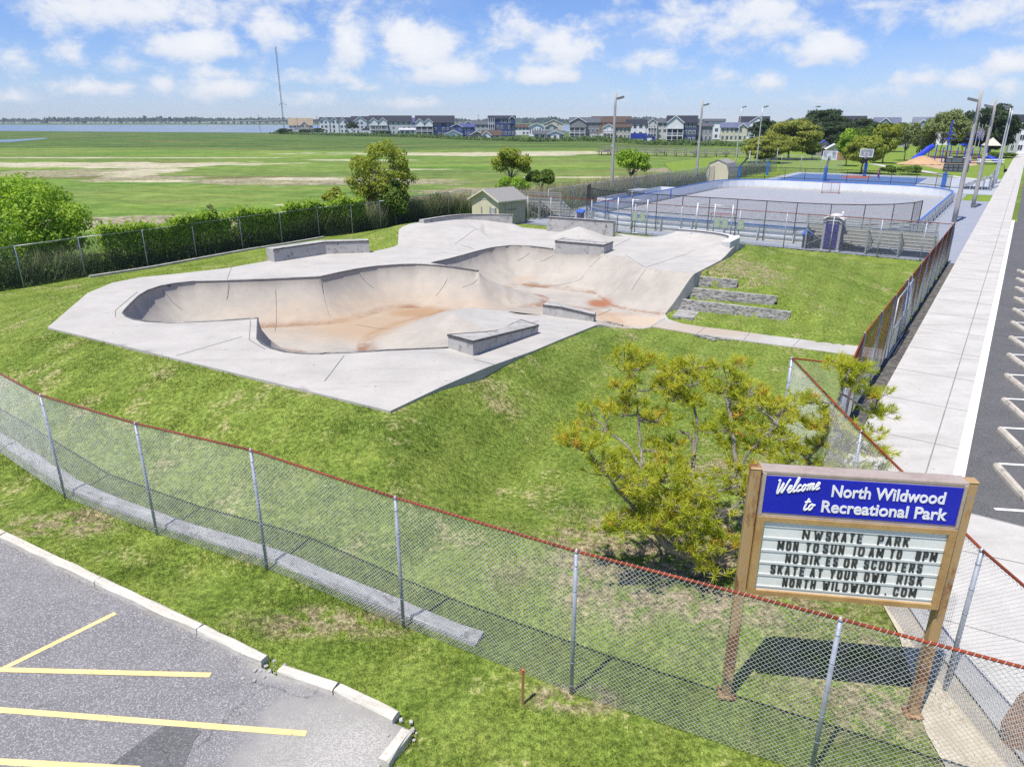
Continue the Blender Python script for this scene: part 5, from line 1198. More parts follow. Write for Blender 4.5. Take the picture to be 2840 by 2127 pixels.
# ---------------------------------------------------------------- bleachers
M_ALU = simple('weathered_aluminium', (.46, .46, .45), (.36, .355, .345), 3, .5, .5, stretch=(1, 8, 8))
def bleacher(p, rz, L, label, rows=5, post=M_ZINC):
    r = empty('bleachers', (*p, 0), rz, label, 'bleachers', 'bleachers round the rink'); nsup = max(3, int(L / 1.9) + 1)
    for i in range(rows):     # seats rise towards local -y (the back)
        y = .9 - i * .62; z = .45 + i * .3
        m = MB(); m.box((0, y, z), (L, .26, .04)); m.build('seat_plank', M_ALU, r)
        m = MB(); m.box((0, y + .3, z - .3), (L, .24, .04)); m.box((0, y + .44, z - .2), (L, .03, .16)); m.build('foot_plank', M_ALU, r)
    yb = .9 - (rows - 1) * .62 - .22
    m = MB()
    for k_ in range(4): m.box((0, yb - .04, .45 + (rows - 1) * .3 + .25 + k_ * .16 - .1), (L, .03, .07))
    m.build('back_rails', M_ALU, r)
    for k_ in range(nsup):
        x = -L / 2 + .12 + (L - .24) * k_ / (nsup - 1); m = MB()
        m.bar((x, yb, 0), (x, yb, .45 + (rows - 1) * .3 + .62), .08, .08); m.bar((x, 1.1, .06), (x, yb, .06), .06, .08); m.bar((x, 1.0, .4), (x, yb, .45 + (rows - 1) * .3 - .05), .05, .08)
        for i in range(1, rows): y = .9 - i * .62; m.bar((x, y, .06), (x, y, .42 + i * .3), .05, .05)
        m.build('support_frame', post, r)
    m = MB()
    for k_ in range(nsup - 1):
        xa, xb = -L / 2 + .12 + (L - .24) * k_ / (nsup - 1), -L / 2 + .12 + (L - .24) * (k_ + 1) / (nsup - 1)
        if k_ % 2 == 0: m.bar((xa, yb - .05, .3), (xb, yb - .05, 1.3), .05, .03); m.bar((xa, yb - .06, 1.3), (xb, yb - .06, .3), .05, .03)
    m.build('cross_brace', post, r)
    return r
bleacher(st(51.75, -7.35), e_rz, 7.6, 'long grey bleachers seen from behind beside the blue toilet cabin')
bleacher(st(54.4, -33.9), e_rz + .12, 4.2, 'small old bleachers with leaning planks beside the garden shed')
bp_ = np.array(f4(1822, 838)); bleacher(bp_, math.atan2(.8216, .57), 5.0, 'bleachers behind the tall poles at the far right corner of the rink')
# portable toilet and bins
M_PURP = simple('toilet_blue_violet', (.045, .03, .22), (.07, .05, .28), 3, .5); M_PGREY = simple('toilet_grey', (.46, .45, .47), (.38, .37, .39), 3, .5); M_PROOF = simple('toilet_roof', (.72, .72, .73), (.62, .62, .64), 2, .5)
tp_ = np.array(f4(712,1322)) + np.array(st(.55, 0)); t_r = empty('portable_toilet', (*tp_, 0), e_rz, 'tall violet blue portable toilet with white domed roof behind the fence', 'portable toilet')
m = MB(); m.box((0, 0, 1.02), (1.12, 1.12, 2.04)); m.box((0, 0, .07), (1.2, 1.2, .14)); b = m.build('body', M_PGREY, t_r); b.modifiers.new('bevel', 'BEVEL').width = .03
m = MB(); m.box((0, -.575, 1.05), (.8, .03, 1.8)); 
for z_ in (.45, .95, 1.45): m.box((0, -.597, z_), (.62, .02, .36))
m.build('rear_panel', M_PURP, t_r)
m = MB(); m.box((-.57, 0, 1.05), (.03, .8, 1.8)); m.box((.57, 0, 1.05), (.03, .8, 1.8)); m.build('side_panel', M_PURP, t_r)
m = MB(); v = []; k_ = 9
for i in range(k_):
    x = -.64 + 1.28 * i / (k_ - 1); z_ = 2.06 + .26 * (1 - (x / .64) ** 2); v += [(x, -.64, z_ - .05), (x, .64, z_ - .05), (x, -.60, z_ + .02), (x, .60, z_ + .02)]
fs = []
for i in range(k_ - 1):
    a = 4 * i; fs += [(a + 2, a + 6, a + 7, a + 3), (a, a + 4, a + 6, a + 2), (a + 3, a + 7, a + 5, a + 1), (a, a + 1, a + 5, a + 4)]
fs += [(0, 2, 3, 1), (4 * k_ - 4, 4 * k_ - 3, 4 * k_ - 1, 4 * k_ - 2)]; m.add(v, fs); m.tube([(.35, .35, 2.2), (.35, .35, 2.5)], .05, 8); m.build('roof', M_PROOF, t_r, True)
m = MB()
for i in (-2, -1, 0, 1, 2): m.box((i * .11, -.581, 1.83), (.06, .02, .1))
m.build('vent', M_PGREY, t_r)
M_BINB = simple('bin_blue', (.03, .10, .46), (.05, .14, .52), 3, .4); M_BIND = simple('bin_body', (.055, .05, .12), (.09, .085, .16), 3, .6)
def bin_(p, label, h=1.12):
    r = empty('trash_bin', (*p, 0), e_rz, label, 'bin', 'blue lidded bins'); m = MB()
    for i in range(12): a = 2 * math.pi * i / 12; m.box((.3 * math.cos(a), .3 * math.sin(a), h * .42), (.13, .03, h * .8), a + math.pi / 2)
    m.tube([(0, 0, .03), (0, 0, h * .8)], .27, 12); m.build('body', M_BIND, r)
    m = MB(); m.box((0, .02, h * .9), (.68, .68, .06), rx=.34); m.box((-.3, 0, h * .82), (.05, .5, .1)); m.box((.3, 0, h * .82), (.05, .5, .1)); m.build('lid', M_BINB, r)
bin_(np.array(f4(518,1298)) + np.array(st(.45, .1)), 'dark bin with bright blue slanted lid beside the portable toilet')
bin_(f3(642,1215), 'dark bin with blue rim peeping over the straight concrete wall', 1.0)
# ---------------------------------------------------------------- sheds
M_SIDING = simple('cream_plywood', (.62, .58, .44), (.54, .50, .37), 1.5, .8, stretch=(6, 6, .6)); M_SIDE2 = simple('grey_beige_plywood', (.44, .41, .345), (.36, .335, .28), 2, .85, stretch=(8, 8, .5)); M_SHING = simple('grey_shingle', (.30, .29, .28), (.19, .185, .18), 6, .9, stretch=(3, 3, 9), bstr=.5); M_TRIM = simple('cream_trim', (.66, .63, .5), (.58, .55, .42), 3, .7)
sa, sb, sc_ = np.array(fB(1140,112)), np.array(fB(1352,172)), np.array(fB(1548,165))
ux = (sb - sa) / np.linalg.norm(sb - sa); w_ = 3.1; dpt = 3.4; uy = np.array((-ux[1], ux[0])); rz = math.atan2(ux[1], ux[0])
rz = .78; shed = empty('shed', (-1.05, 57.9, 0), rz, 'cream and grey garden shed with shingled gable roof and double doors', 'shed')
# local x along e (to the right), local y away: gable faces the left (-x)
Wx, Dy, H_ = 3.0, 3.2, 2.05
m = MB(); m.prism([(0, 0), (Wx, 0), (Wx, Dy), (0, Dy)], 0, H_); m.add([(0, 0, H_), (0, Dy, H_), (0, Dy / 2, H_ + .75), (Wx, 0, H_), (Wx, Dy, H_), (Wx, Dy / 2, H_ + .75)], [(0, 2, 1), (3, 4, 5)]); m.build('wall', [M_SIDE2], shed)
m = MB(); m.box((-.012, Dy / 2, H_ / 2), (.02, Dy, H_)); m.add([(-.022, 0, H_), (-.022, Dy, H_), (-.022, Dy / 2, H_ + .75)], [(0, 2, 1)]); m.build('end_wall', M_SIDING, shed)
m = MB()
for s_ in (-1, 1):
    y0, y1 = Dy / 2, (Dy / 2) + s_ * (Dy / 2 + .25); z1 = H_ + .75 + .06; z0 = z1 - .75 * (Dy / 2 + .25) / (Dy / 2)
    v = [(-.25, y0, z1), (Wx + .2, y0, z1), (Wx + .2, y1, z0), (-.25, y1, z0)]; m.add(v + [(a, b, c - .06) for a, b, c in v], [(0, 1, 2, 3), (7, 6, 5, 4), (0, 4, 5, 1), (1, 5, 6, 2), (2, 6, 7, 3), (3, 7, 4, 0)])
m.build('roof', M_SHING, shed)
m = MB()
for s_ in (-1, 1): y1 = Dy / 2 + s_ * (Dy / 2 + .25); z0 = H_ + .75 - .75 * (Dy / 2 + .25) / (Dy / 2); m.bar((-.27, Dy / 2, H_ + .74), (-.27, y1, z0), .03, .12); m.bar((-.25, y1, z0 + .01), (Wx + .2, y1, z0 + .01), .04, .1)
m.bar((-.03, -.02, H_), (-.03, Dy + .02, H_), .03, .06); m.build('trim', M_TRIM, shed)
for x in (1.05, 1.75):
    m = MB(); m.box((x, -.025, .93), (.66, .03, 1.8)); m.box((x, -.045, 1.2), (.6, .015, .08)); m.box((x, -.045, .62), (.6, .015, .08)); d_o = m.build('door', M_SIDE2, shed)
m = MB(); m.box((1.4, -.07, 1.25), (.9, .02, .05)); m.build('door_bar', M_COPE, shed)
m = MB(); m.box((-.12, .5, 1.0), (.16, .5, .9)); m.box((-.1, .95, 1.2), (.06, .06, .7)); m.build('meter_box', M_PGREY, shed)
m = MB(); m.box((-.07, Dy * .62, 1.0), (.03, .08, .9)); m.build('conduit', M_TIMBER, shed)
g_c = np.array(f3(1800,885)) + np.array(st(.0, 0)); gs = empty('shed', (*g_c, 0), e_rz, 'pale yellow gambrel shed without windows beyond the left end of the rink', 'shed')
m = MB(); pr_ = [(-1.55, 0), (1.55, 0), (1.55, 1.6), (1.15, 2.6), (.0, 3.05), (-1.15, 2.6), (-1.55, 1.6)]; v = [(x, 0, z_) for x, z_ in pr_] + [(x, 3.6, z_) for x, z_ in pr_]
M_YEL = simple('pale_yellow_siding', (.60, .56, .38), (.55, .51, .34), 1.5, .8, stretch=(5, 5, .6)); m.add(v, [tuple(range(7)), tuple(range(13, 6, -1)), (0, 7, 8, 1), (1, 8, 9, 2), (0, 6, 13, 7)]); m.build('wall', M_YEL, gs)
m = MB(); rp_ = [(1.6, 1.55), (1.2, 2.62), (.0, 3.09), (-1.2, 2.62), (-1.6, 1.55)]; v = [(x, -.08, z_) for x, z_ in rp_] + [(x, 3.7, z_) for x, z_ in rp_]; m.add(v, [(i, i + 5, i + 6, i + 1) for i in range(4)]); m.build('roof', M_SHING, gs).modifiers.new('thick', 'SOLIDIFY').thickness = .05
m = MB(); m.box((0, -.02, 2.62), (.18, .03, .22)); m.build('vent', M_BOARD, gs)
# ---------------------------------------------------------------- light poles
M_POLE = simple('grey_wood_pole', (.44, .42, .39), (.30, .285, .265), 2.5, .9, stretch=(6, 6, .4), bstr=.5); M_POLEM = simple('pale_metal_pole', (.55, .56, .57), (.46, .47, .48), 2, .5, .3); M_LAMP = simple('lamp_housing', (.22, .22, .22), (.15, .15, .15), 4, .5, .3); M_LENS = simple('lamp_lens', (.5, .5, .48), (.42, .42, .4), 4, .2)
def light_pole(p, h, label, wood=True, heads=3, aim=0., r=.17, lean=(0, 0), group='floodlight poles round the rink'):
    o = empty('light_pole', (*p, 0), 0, label, 'light pole', group); m = MB(); n_ = 7
    m.tube([(lean[0] * i / n_, lean[1] * i / n_, -.1 + (h + .1) * i / n_) for i in range(n_ + 1)], [r * (1 - .42 * i / n_) for i in range(n_ + 1)], 10); m.build('pole', M_POLE if wood else M_POLEM, o, True)
    t = np.array((*lean, h)); ca, sa_ = math.cos(aim), math.sin(aim); cr = np.array((-sa_, ca, 0)); fw = np.array((ca, sa_, 0))
    z0 = h - (.75 if wood else -.12); m = MB(); m.bar(t * (1, 1, 0) + (0, 0, z0) - cr * .75 + fw * .14, t * (1, 1, 0) + (0, 0, z0) + cr * .75 + fw * .14, .1, .12); m.build('crossarm', M_POLE if wood else M_POLEM, o)
    for k_ in range(heads):
        c = t * (1, 1, 0) + np.array((0, 0, z0 + .12)) + cr * (-.65 + 1.3 * k_ / max(1, heads - 1)) + fw * .5; m = MB(); m.box(c, (.75, .34, .16), aim, ry=-.25); m.bar(c - fw * .36 - (0, 0, .1), c - fw * .1, .06, .06); lm = m.build('floodlight', M_LAMP, o)
        m = MB(); m.box(c + np.array((0, 0, -.09)) + fw * .02, (.62, .28, .03), aim, ry=-.25); m.build('lens', M_LENS, lm)
    if wood: m = MB(); m.box(t * (.45, .45, 0) + np.array((-fw[0] * .18, -fw[1] * .18, h * .5)), (.16, .16, .3), aim); m.tube([(lean[0] * .1 - fw[0] * .17, -fw[1] * .17, .2), (lean[0] * .9 - fw[0] * .12, -fw[1] * .12, h - .9)], .025, 6); m.build('conduit', M_PGREY, o)
light_pole(f3(905,1005), 10.9, 'tall grey wooden floodlight pole at the near left corner of the rink', aim=-.2)
light_pole(f3(1625,885), 10.6, 'tall grey wooden floodlight pole left of the rink by the gambrel shed', aim=-.25)
light_pole(f4(1672,1095), 10.2, 'thick wooden floodlight pole at the right boards, nearest to the bleachers', aim=2.6, r=.2)
light_pole(f4(1815,985), 9.9, 'wooden floodlight pole at the right side of the rink, standing on the blue pavement', aim=2.6, r=.19)
light_pole(f3(1962,740), 10.1, 'slim pale metal light pole beside the far left basketball hoop', False, 2, -.3, .11)
light_pole(f3(2133,785), 9.9, 'slim pale metal light pole beyond the left end of the basketball court', False, 2, -.3, .11)
light_pole(f4(1968,838), 9.4, 'slim grey pole of a close pair on the far grass, the nearer one', False, 2, 2.6, .12)
light_pole(f4(1992,803), 9.2, 'slim grey pole of a close pair on the far grass, the right one', False, 2, 2.6, .12)
light_pole(f4(576,540), 11.5, 'slim pale light pole rising behind the yellow green pine', False, 3, -1.0, .13)
# ---------------------------------------------------------------- basketball court
sheet('court_apron', [st(99.7, -31), st(99.7, -2.4), st(128, -2.6), st(128, -31)], .02, M_COURTG)
for nm, a, b, c, d_, m_, z_ in (('court_floor', 101.5, 124.5, -29.5, -11.5, M_COURT, .026), ('court_lane', 101.8, 107.5, -22.5, -18.8, M_COURTR, .031), ('court_lane', 118, 124.2, -22.5, -18.8, M_COURTR, .031)):
    sheet(nm, [st(a, c), st(a, d_), st(b, d_), st(b, c)], z_, m_)
def cl(s0, t0, s1, t1, w=.1): a, b = np.array(st(s0, t0)), np.array(st(s1, t1)); d = (b - a) / np.linalg.norm(b - a); n = np.array((-d[1], d[0])) * w / 2; strip('court_line', [a + n, b + n], [a - n, b - n], .035, M_LINEW)
for q in ((101.5, -29.5, 124.5, -29.5), (101.5, -11.5, 124.5, -11.5), (101.5, -29.5, 101.5, -11.5), (124.5, -29.5, 124.5, -11.5), (113, -29.5, 113, -11.5), (101.5, -22.5, 107.5, -22.5), (101.5, -18.8, 107.5, -18.8), (107.5, -22.5, 107.5, -18.8), (101.5, -8, 101.5, -3), (112, -11, 112, -3)): cl(*q)
M_PAD = simple('pad_blue', (.04, .16, .50), (.06, .2, .55), 3, .5); M_HOOPB = simple('hoop_arm_black', (.03, .03, .035), (.05, .05, .055), 3, .5); M_RIM = simple('rim_orange', (.55, .12, .04), (.45, .1, .03), 3, .5); M_GLASS = NT('clear_backboard').done((.7, .76, .8), .1); M_GLASS.node_tree.nodes['Principled BSDF'].inputs['Alpha'].default_value = .22
def hoop(p, aim, label):
    o = empty('basketball_hoop', (*p, .03), aim - math.pi / 2, label, 'basketball hoop', 'hoops on the basketball court')      # local +y points to the court
    m = MB(); m.box((0, 0, .95), (.42, .36, 1.9)); m.build('pad', M_PAD, o)
    m = MB(); m.bar((-.1, 0, 1.9), (-.1, 1.05, 3.3), .09, .1); m.bar((.1, 0, 1.9), (.1, 1.05, 3.3), .09, .1); m.bar((0, -.1, 1.8), (0, 1.0, 3.0), .1, .12); m.bar((0, .6, 2.9), (0, 1.15, 2.95), .12, .1); m.build('arm', M_HOOPB, o)
    m = MB(); m.box((0, 1.16, 3.4), (1.8, .02, 1.05)); m.build('backboard', M_GLASS, o)
    m = MB()
    for x in (-.89, .89): m.box((x, 1.16, 3.4), (.09, .05, 1.1))
    for z_ in (2.86, 3.94): m.box((0, 1.16, z_), (1.86, .052, .09))
    for x in (-.3, .3): m.box((x, 1.18, 3.28), (.06, .03, .46))
    for z_ in (3.07, 3.49): m.box((0, 1.18, z_), (.6, .032, .06))
    m.build('board_frame', M_BOARD, o)
    m = MB(); k_ = 16; m.tube([(.23 * math.cos(2 * math.pi * i / k_), 1.45 + .23 * math.sin(2 * math.pi * i / k_), 3.05) for i in range(k_ + 1)], .016, 6); m.box((0, 1.22, 3.04), (.14, .1, .08)); rim = m.build('rim', M_RIM, o)
    m = MB()
    for i in range(12): a = 2 * math.pi * i / 12; m.tube([(.23 * math.cos(a), 1.45 + .23 * math.sin(a), 3.04), (.13 * math.cos(a + .4), 1.45 + .13 * math.sin(a + .4), 2.62)], .009, 4)
    m.build('net', M_NET, rim)
aS = math.atan2(.8216, .57); aE = math.atan2(-.57, .8216)
hoop(f4(985,745), aS + math.pi, 'basketball hoop with blue pad under the round maple, facing the viewer')
hoop(f4(680,782), aS, 'basketball hoop seen from behind at the near end of the blue court')
hoop(f3(1990,858), aE + .25, 'basketball hoop at the left fence, nearer one of two')
hoop(f4(240,735), aE + .25, 'basketball hoop at the left fence, farther one of two')
M_BODY = simple('purple_clothes', (.20, .03, .20), (.26, .05, .24), 6, .9)
M_SKIN = simple('skin', (.42, .22, .15), (.36, .18, .12), 6, .6); M_HAIR = simple('brown_hair', (.10, .05, .03), (.07, .035, .02), 8, .7); M_SHOE = simple('white_shoes', (.7, .7, .7), (.6, .6, .6), 8, .7)
# person at play: one continuous skinned body
def person(p, rz, label):
    o = empty('person', (*p, .04), rz, label, 'person'); bm = bmesh.new()
    J = {'pel': (0, 0, .84, .12), 'bel': (0, .0, 1.0, .115), 'che': (0, .02, 1.18, .13), 'nek': (0, .03, 1.33, .05), 'hd1': (0, .04, 1.41, .075), 'hd2': (0, .04, 1.5, .085), 'hd3': (0, .035, 1.57, .05),
         'shl': (-.15, .02, 1.26, .06), 'ell': (-.24, .14, 1.38, .042), 'wrl': (-.14, .26, 1.55, .032), 'hal': (-.11, .29, 1.64, .03), 'shr': (.15, .02, 1.26, .06), 'elr': (.25, .12, 1.34, .042), 'wrr': (.15, .25, 1.5, .032), 'har': (.12, .28, 1.6, .03),
         'hil': (-.09, 0, .78, .1), 'knl': (-.13, .12, .45, .065), 'anl': (-.12, -.02, .09, .042), 'fol': (-.12, .13, .04, .035), 'hir': (.09, 0, .78, .1), 'knr': (.12, .02, .44, .065), 'anr': (.14, -.16, .09, .042), 'for': (.14, -.02, .04, .035)}
    Ed = 'pel-bel bel-che che-nek nek-hd1 hd1-hd2 hd2-hd3 che-shl shl-ell ell-wrl wrl-hal che-shr shr-elr elr-wrr wrr-har pel-hil hil-knl knl-anl anl-fol pel-hir hir-knr knr-anr anr-for'.split()
    ks = list(J); me = bpy.data.meshes.new('body'); me.from_pydata([J[k_][:3] for k_ in ks], [tuple(ks.index(q) for q in e.split('-')) for e in Ed], [])
    b = bpy.data.objects.new('body', me); col.objects.link(b); b.parent = o; sk_ = b.modifiers.new('skin', 'SKIN'); b.modifiers.new('sub', 'SUBSURF').levels = 1
    for i, k_ in enumerate(ks): me.skin_vertices[0].data[i].radius = (J[k_][3],) * 2; me.skin_vertices[0].data[i].use_root = (i == 0)
    kk = NT('clothed_figure'); z_ = kk.xyz(kk.obj)[2]
    c = kk.mix(kk.rng(z_, 1.28, 1.31, smooth=False), kk.mix(kk.rng(z_, .8, .82), (.20, .03, .22), (.36, .04, .2)), (.42, .22, .15)); c = kk.mix(kk.rng(z_, .07, .1, 1, 0), c, (.7, .7, .7)); me.materials.append(kk.done(c, .8))
    m = MB(); C, D = blob((0, .0, 1.53), (.1, .115, .1), 1); 
    bmh = bmesh.new(); bmesh.ops.create_icosphere(bmh, subdivisions=2, radius=1); hm = bpy.data.meshes.new('hair')
    for v in bmh.verts: v.co = Vector((v.co.x * .098, v.co.y * .1 - .005 - max(0, -v.co.z) * .02, v.co.z * (.1 if v.co.z > 0 else .15) + 1.53 )); v.co.y = min(v.co.y, .075)
    bmh.to_mesh(hm); hm.materials.append(M_HAIR); ho = bpy.data.objects.new('hair', hm); col.objects.link(ho); ho.parent = o
    return o
person(f4(1092,770), .9, 'child in purple clothes with raised arms playing on the basketball court')
# scoreboard and its padded posts
M_SCORE = simple('scoreboard_black', (.028, .032, .034), (.045, .05, .05), 2, .5); M_DIG = simple('unlit_digits', (.10, .12, .12), (.14, .16, .16), 4, .3)
sb_ = np.array(f4(1655,835)); r = empty('scoreboard', (*sb_, 0), e_rz, 'black scoreboard on blue padded posts at the far right corner of the rink', 'scoreboard')
M_SCORE_W = M_BOARD
m = MB(); m.box((0, 0, 2.45), (2.75, .25, .95)); m.box((0, 0, 3.4), (2.6, .25, .85)); m.build('panel', M_SCORE, r)
m = MB()
for x, z_, w, h_ in ((0, 3.38, 1.1, .55), (-.92, 3.3, .55, .45), (.92, 3.3, .55, .45)): m.box((x, -.135, z_), (w, .02, h_))
for i in range(5):
    for j in range(2): m.box((-1.08 + i * .54, -.135, 2.24 + j * .42), (.42, .02, .3))
m.build('digit_window', M_DIG, r)
m = MB()
for x in (-.85, .85): m.box((x, -.14, 3.7), (.6, .015, .08))
m.build('lettering_strip', M_BOARD, r)
for x in (-1.0, 1.0):
    m = MB(); m.box((x, .1, 1.1), (.2, .2, 2.2)); m.build('post', M_ZINC, r)
    m = MB(); m.box((x, .1, .9), (.5, .5, 1.8)); m.build('post_pad', M_PAD, r)
# thin mesh of fences on the marsh side of the courts
fence('court_side_fence', [st(s_, -34.9 + .004 * (s_ - 50)) for s_ in np.arange(56, 128.1, 4.5)], 2.2, 'grey chain link fence between the courts and the marsh', lambda x, y: 0., pitch=.16, r=.006, wire=M_ZINC, rail=M_ZINC)
fence('court_far_fence', [st(128.5, t) for t in np.arange(-34, -24, 3.2)], 2.6, 'short chain link fence at the far end of the basketball court by the pines', lambda x, y: 0., pitch=.16, r=.006, wire=M_ZINC, rail=M_ZINC)
def zof(y, v, f=None):
    """height of the thing seen at pixel row v (source pixels) when it stands y metres ahead"""
    b = (v - 1063.5) / 1970; return CAM_H - y * (SP + b * CP) / (CP - b * SP)
def xof(y, u, v=360):
    b = (v - 1063.5) / 1970; return y / (CP - b * SP) * (u - 1420) / 1970
# ---------------------------------------------------------------- bay, far shore
k = NT('bay_water'); n_ = k.noise(.08, 5, .6, stretch=(.25, 1.5, 1)); f_ = k.noise(.9, 4, .6, stretch=(.4, 1.2, 1))
M_WATER = k.done(k.mix(k.rng(n_, .4, .6), (.12, .17, .235), (.19, .235, .29)), .25, f_, .25, .2, spec=.4)
sheet('bay_water', [(-3500, 680), (-430, 628), (-330, 588), (-128, 516), (-60, 530), (60, 600), (420, 660), (420, 1480), (-600, 1540), (-3500, 1560)], -.07, M_WATER)
sheet('creek_water', [fD(-60,307), fD(-60,303), fD(30,301.5), fD(95,298), fD(105,299.5), fD(60,303.5), fD(20,307)], -.06, M_WATER)
k = NT('far_woods'); M_WOODS = k.done(k.mix(k.rng(k.noise(.02, 4), .4, .6), (.022, .05, .03), (.035, .07, .035)), .9)
N_ = 9000; yy = rng.uniform(2300, 2800, N_); xx = rng.uniform(-3300, 600, N_); hh_ = 9 + 3 * np.sin(xx * .004) + 3 * np.sin(xx * .021) + 2 * np.sin(xx * .06)
V, L = quads(np.column_stack([xx, yy, rng.uniform(0, 1, N_) ** .8 * hh_]), np.tile([0, -1., .3], (N_, 1)), 8.0, .8)
fast_mesh('far_woods', V, L, 4, M_WOODS)['kind'] = 'stuff'
M_FARW = simple('far_white', (.6, .6, .58), (.4, .4, .4), .05, .8); m = MB()
for i in range(260): x = rng.uniform(-1500, -560) + (0 if i % 3 else 480); m.box((x, 2180 + rng.uniform(-60, 60), 2.5), (rng.uniform(4, 11), 8, rng.uniform(2, 4.5)), rng.uniform(-.4, .4))
o = m.build('far_buildings', M_FARW); o['kind'] = 'stuff'
ba, bb = Vector((-760, 1900, 5)), Vector((-330, 1750, 14))
br = empty('causeway_bridge', (-760, 1900, 0), 0, 'long low pale causeway bridge rising over the far bay', 'bridge'); m2 = MB(); m2.bar(ba - Vector((-760, 1900, 0)), bb - Vector((-760, 1900, 0)), 10, 1.3); M_BR = simple('bridge_concrete', (.4, .4, .4), (.33, .33, .33), .1, .8); m2.build('bridge_deck', M_BR, br)
for i in range(1, 24): m = MB(); p = ba.lerp(bb, i / 24) - Vector((-760, 1900, 0)); m.box((p.x, p.y, p.z / 2), (3, 6, p.z)); m.build('pier', M_BR, br)
my = 512; mx_ = xof(my, 614 * 1.2839); mh = zof(my, 102 * 1.2839)
mast = empty('radio_mast', (mx_, my, 0), 0, 'tall thin lattice radio mast beyond the marsh at the edge of the bay', 'radio mast'); m = MB()
M_MAST = simple('mast_steel', (.34, .35, .37), (.28, .29, .3), .5, .6, .3)
for a in (0, 2.094, 4.189): m.tube([(.45 * math.cos(a), .45 * math.sin(a), 0), (.45 * math.cos(a), .45 * math.sin(a), mh)], .09, 4)
for i in range(34): z0 = i * mh / 34; m.tube([(.45, 0, z0), (-.22, .39, z0 + mh / 34)], .05, 3); m.tube([(-.22, .39, z0), (-.22, -.39, z0 + mh / 34)], .05, 3); m.tube([(-.22, -.39, z0), (.45, 0, z0 + mh / 34)], .05, 3)
m.build('lattice', M_MAST, mast); m = MB()
for a in (.4, 2.5, 4.6): m.tube([(0, 0, mh * .36), (3.5 * math.cos(a), 3.5 * math.sin(a), mh * .33)], .12, 4)
m.build('antenna_arm', M_MAST, mast)
# ---------------------------------------------------------------- houses beyond the marsh
_mc = {}
def hm(c, kind='siding'):
    if c in _mc: return _mc[c]
    k_ = NT('%s_%s' % (kind, len(_mc))); s_ = k_.xyz(k_.obj); w_ = k_.math('SINE', k_.math('MULTIPLY', s_[2], 31.0)); n = k_.noise(.35, 4, .6)
    cc = k_.mix(k_.rng(n, .35, .65), c, tuple(q * .86 for q in c)); cc = k_.mix(k_.rng(w_, .55, 1, 0, .22), cc, tuple(q * .6 for q in c)); _mc[c] = k_.done(cc, .75); return _mc[c]
M_HWHITE = simple('house_trim_white', (.70, .71, .74), (.62, .63, .66), .5, .6); M_PANE = simple('window_glass', (.025, .03, .045), (.05, .06, .08), .6, .12, spec=.7); M_DARKIN = simple('dark_opening', (.02, .02, .022), (.035, .035, .035), 1, .9)
WHITE, PALE, GREY, NAVY, BEIGE = (.80, .81, .84), (.68, .71, .77), (.30, .33, .38), (.035, .06, .17), (.48, .46, .41)
RD, RG, RT, RB, RO = (.028, .031, .048), (.095, .10, .12), (.30, .24, .17), (.09, .062, .052), (.50, .24, .12)
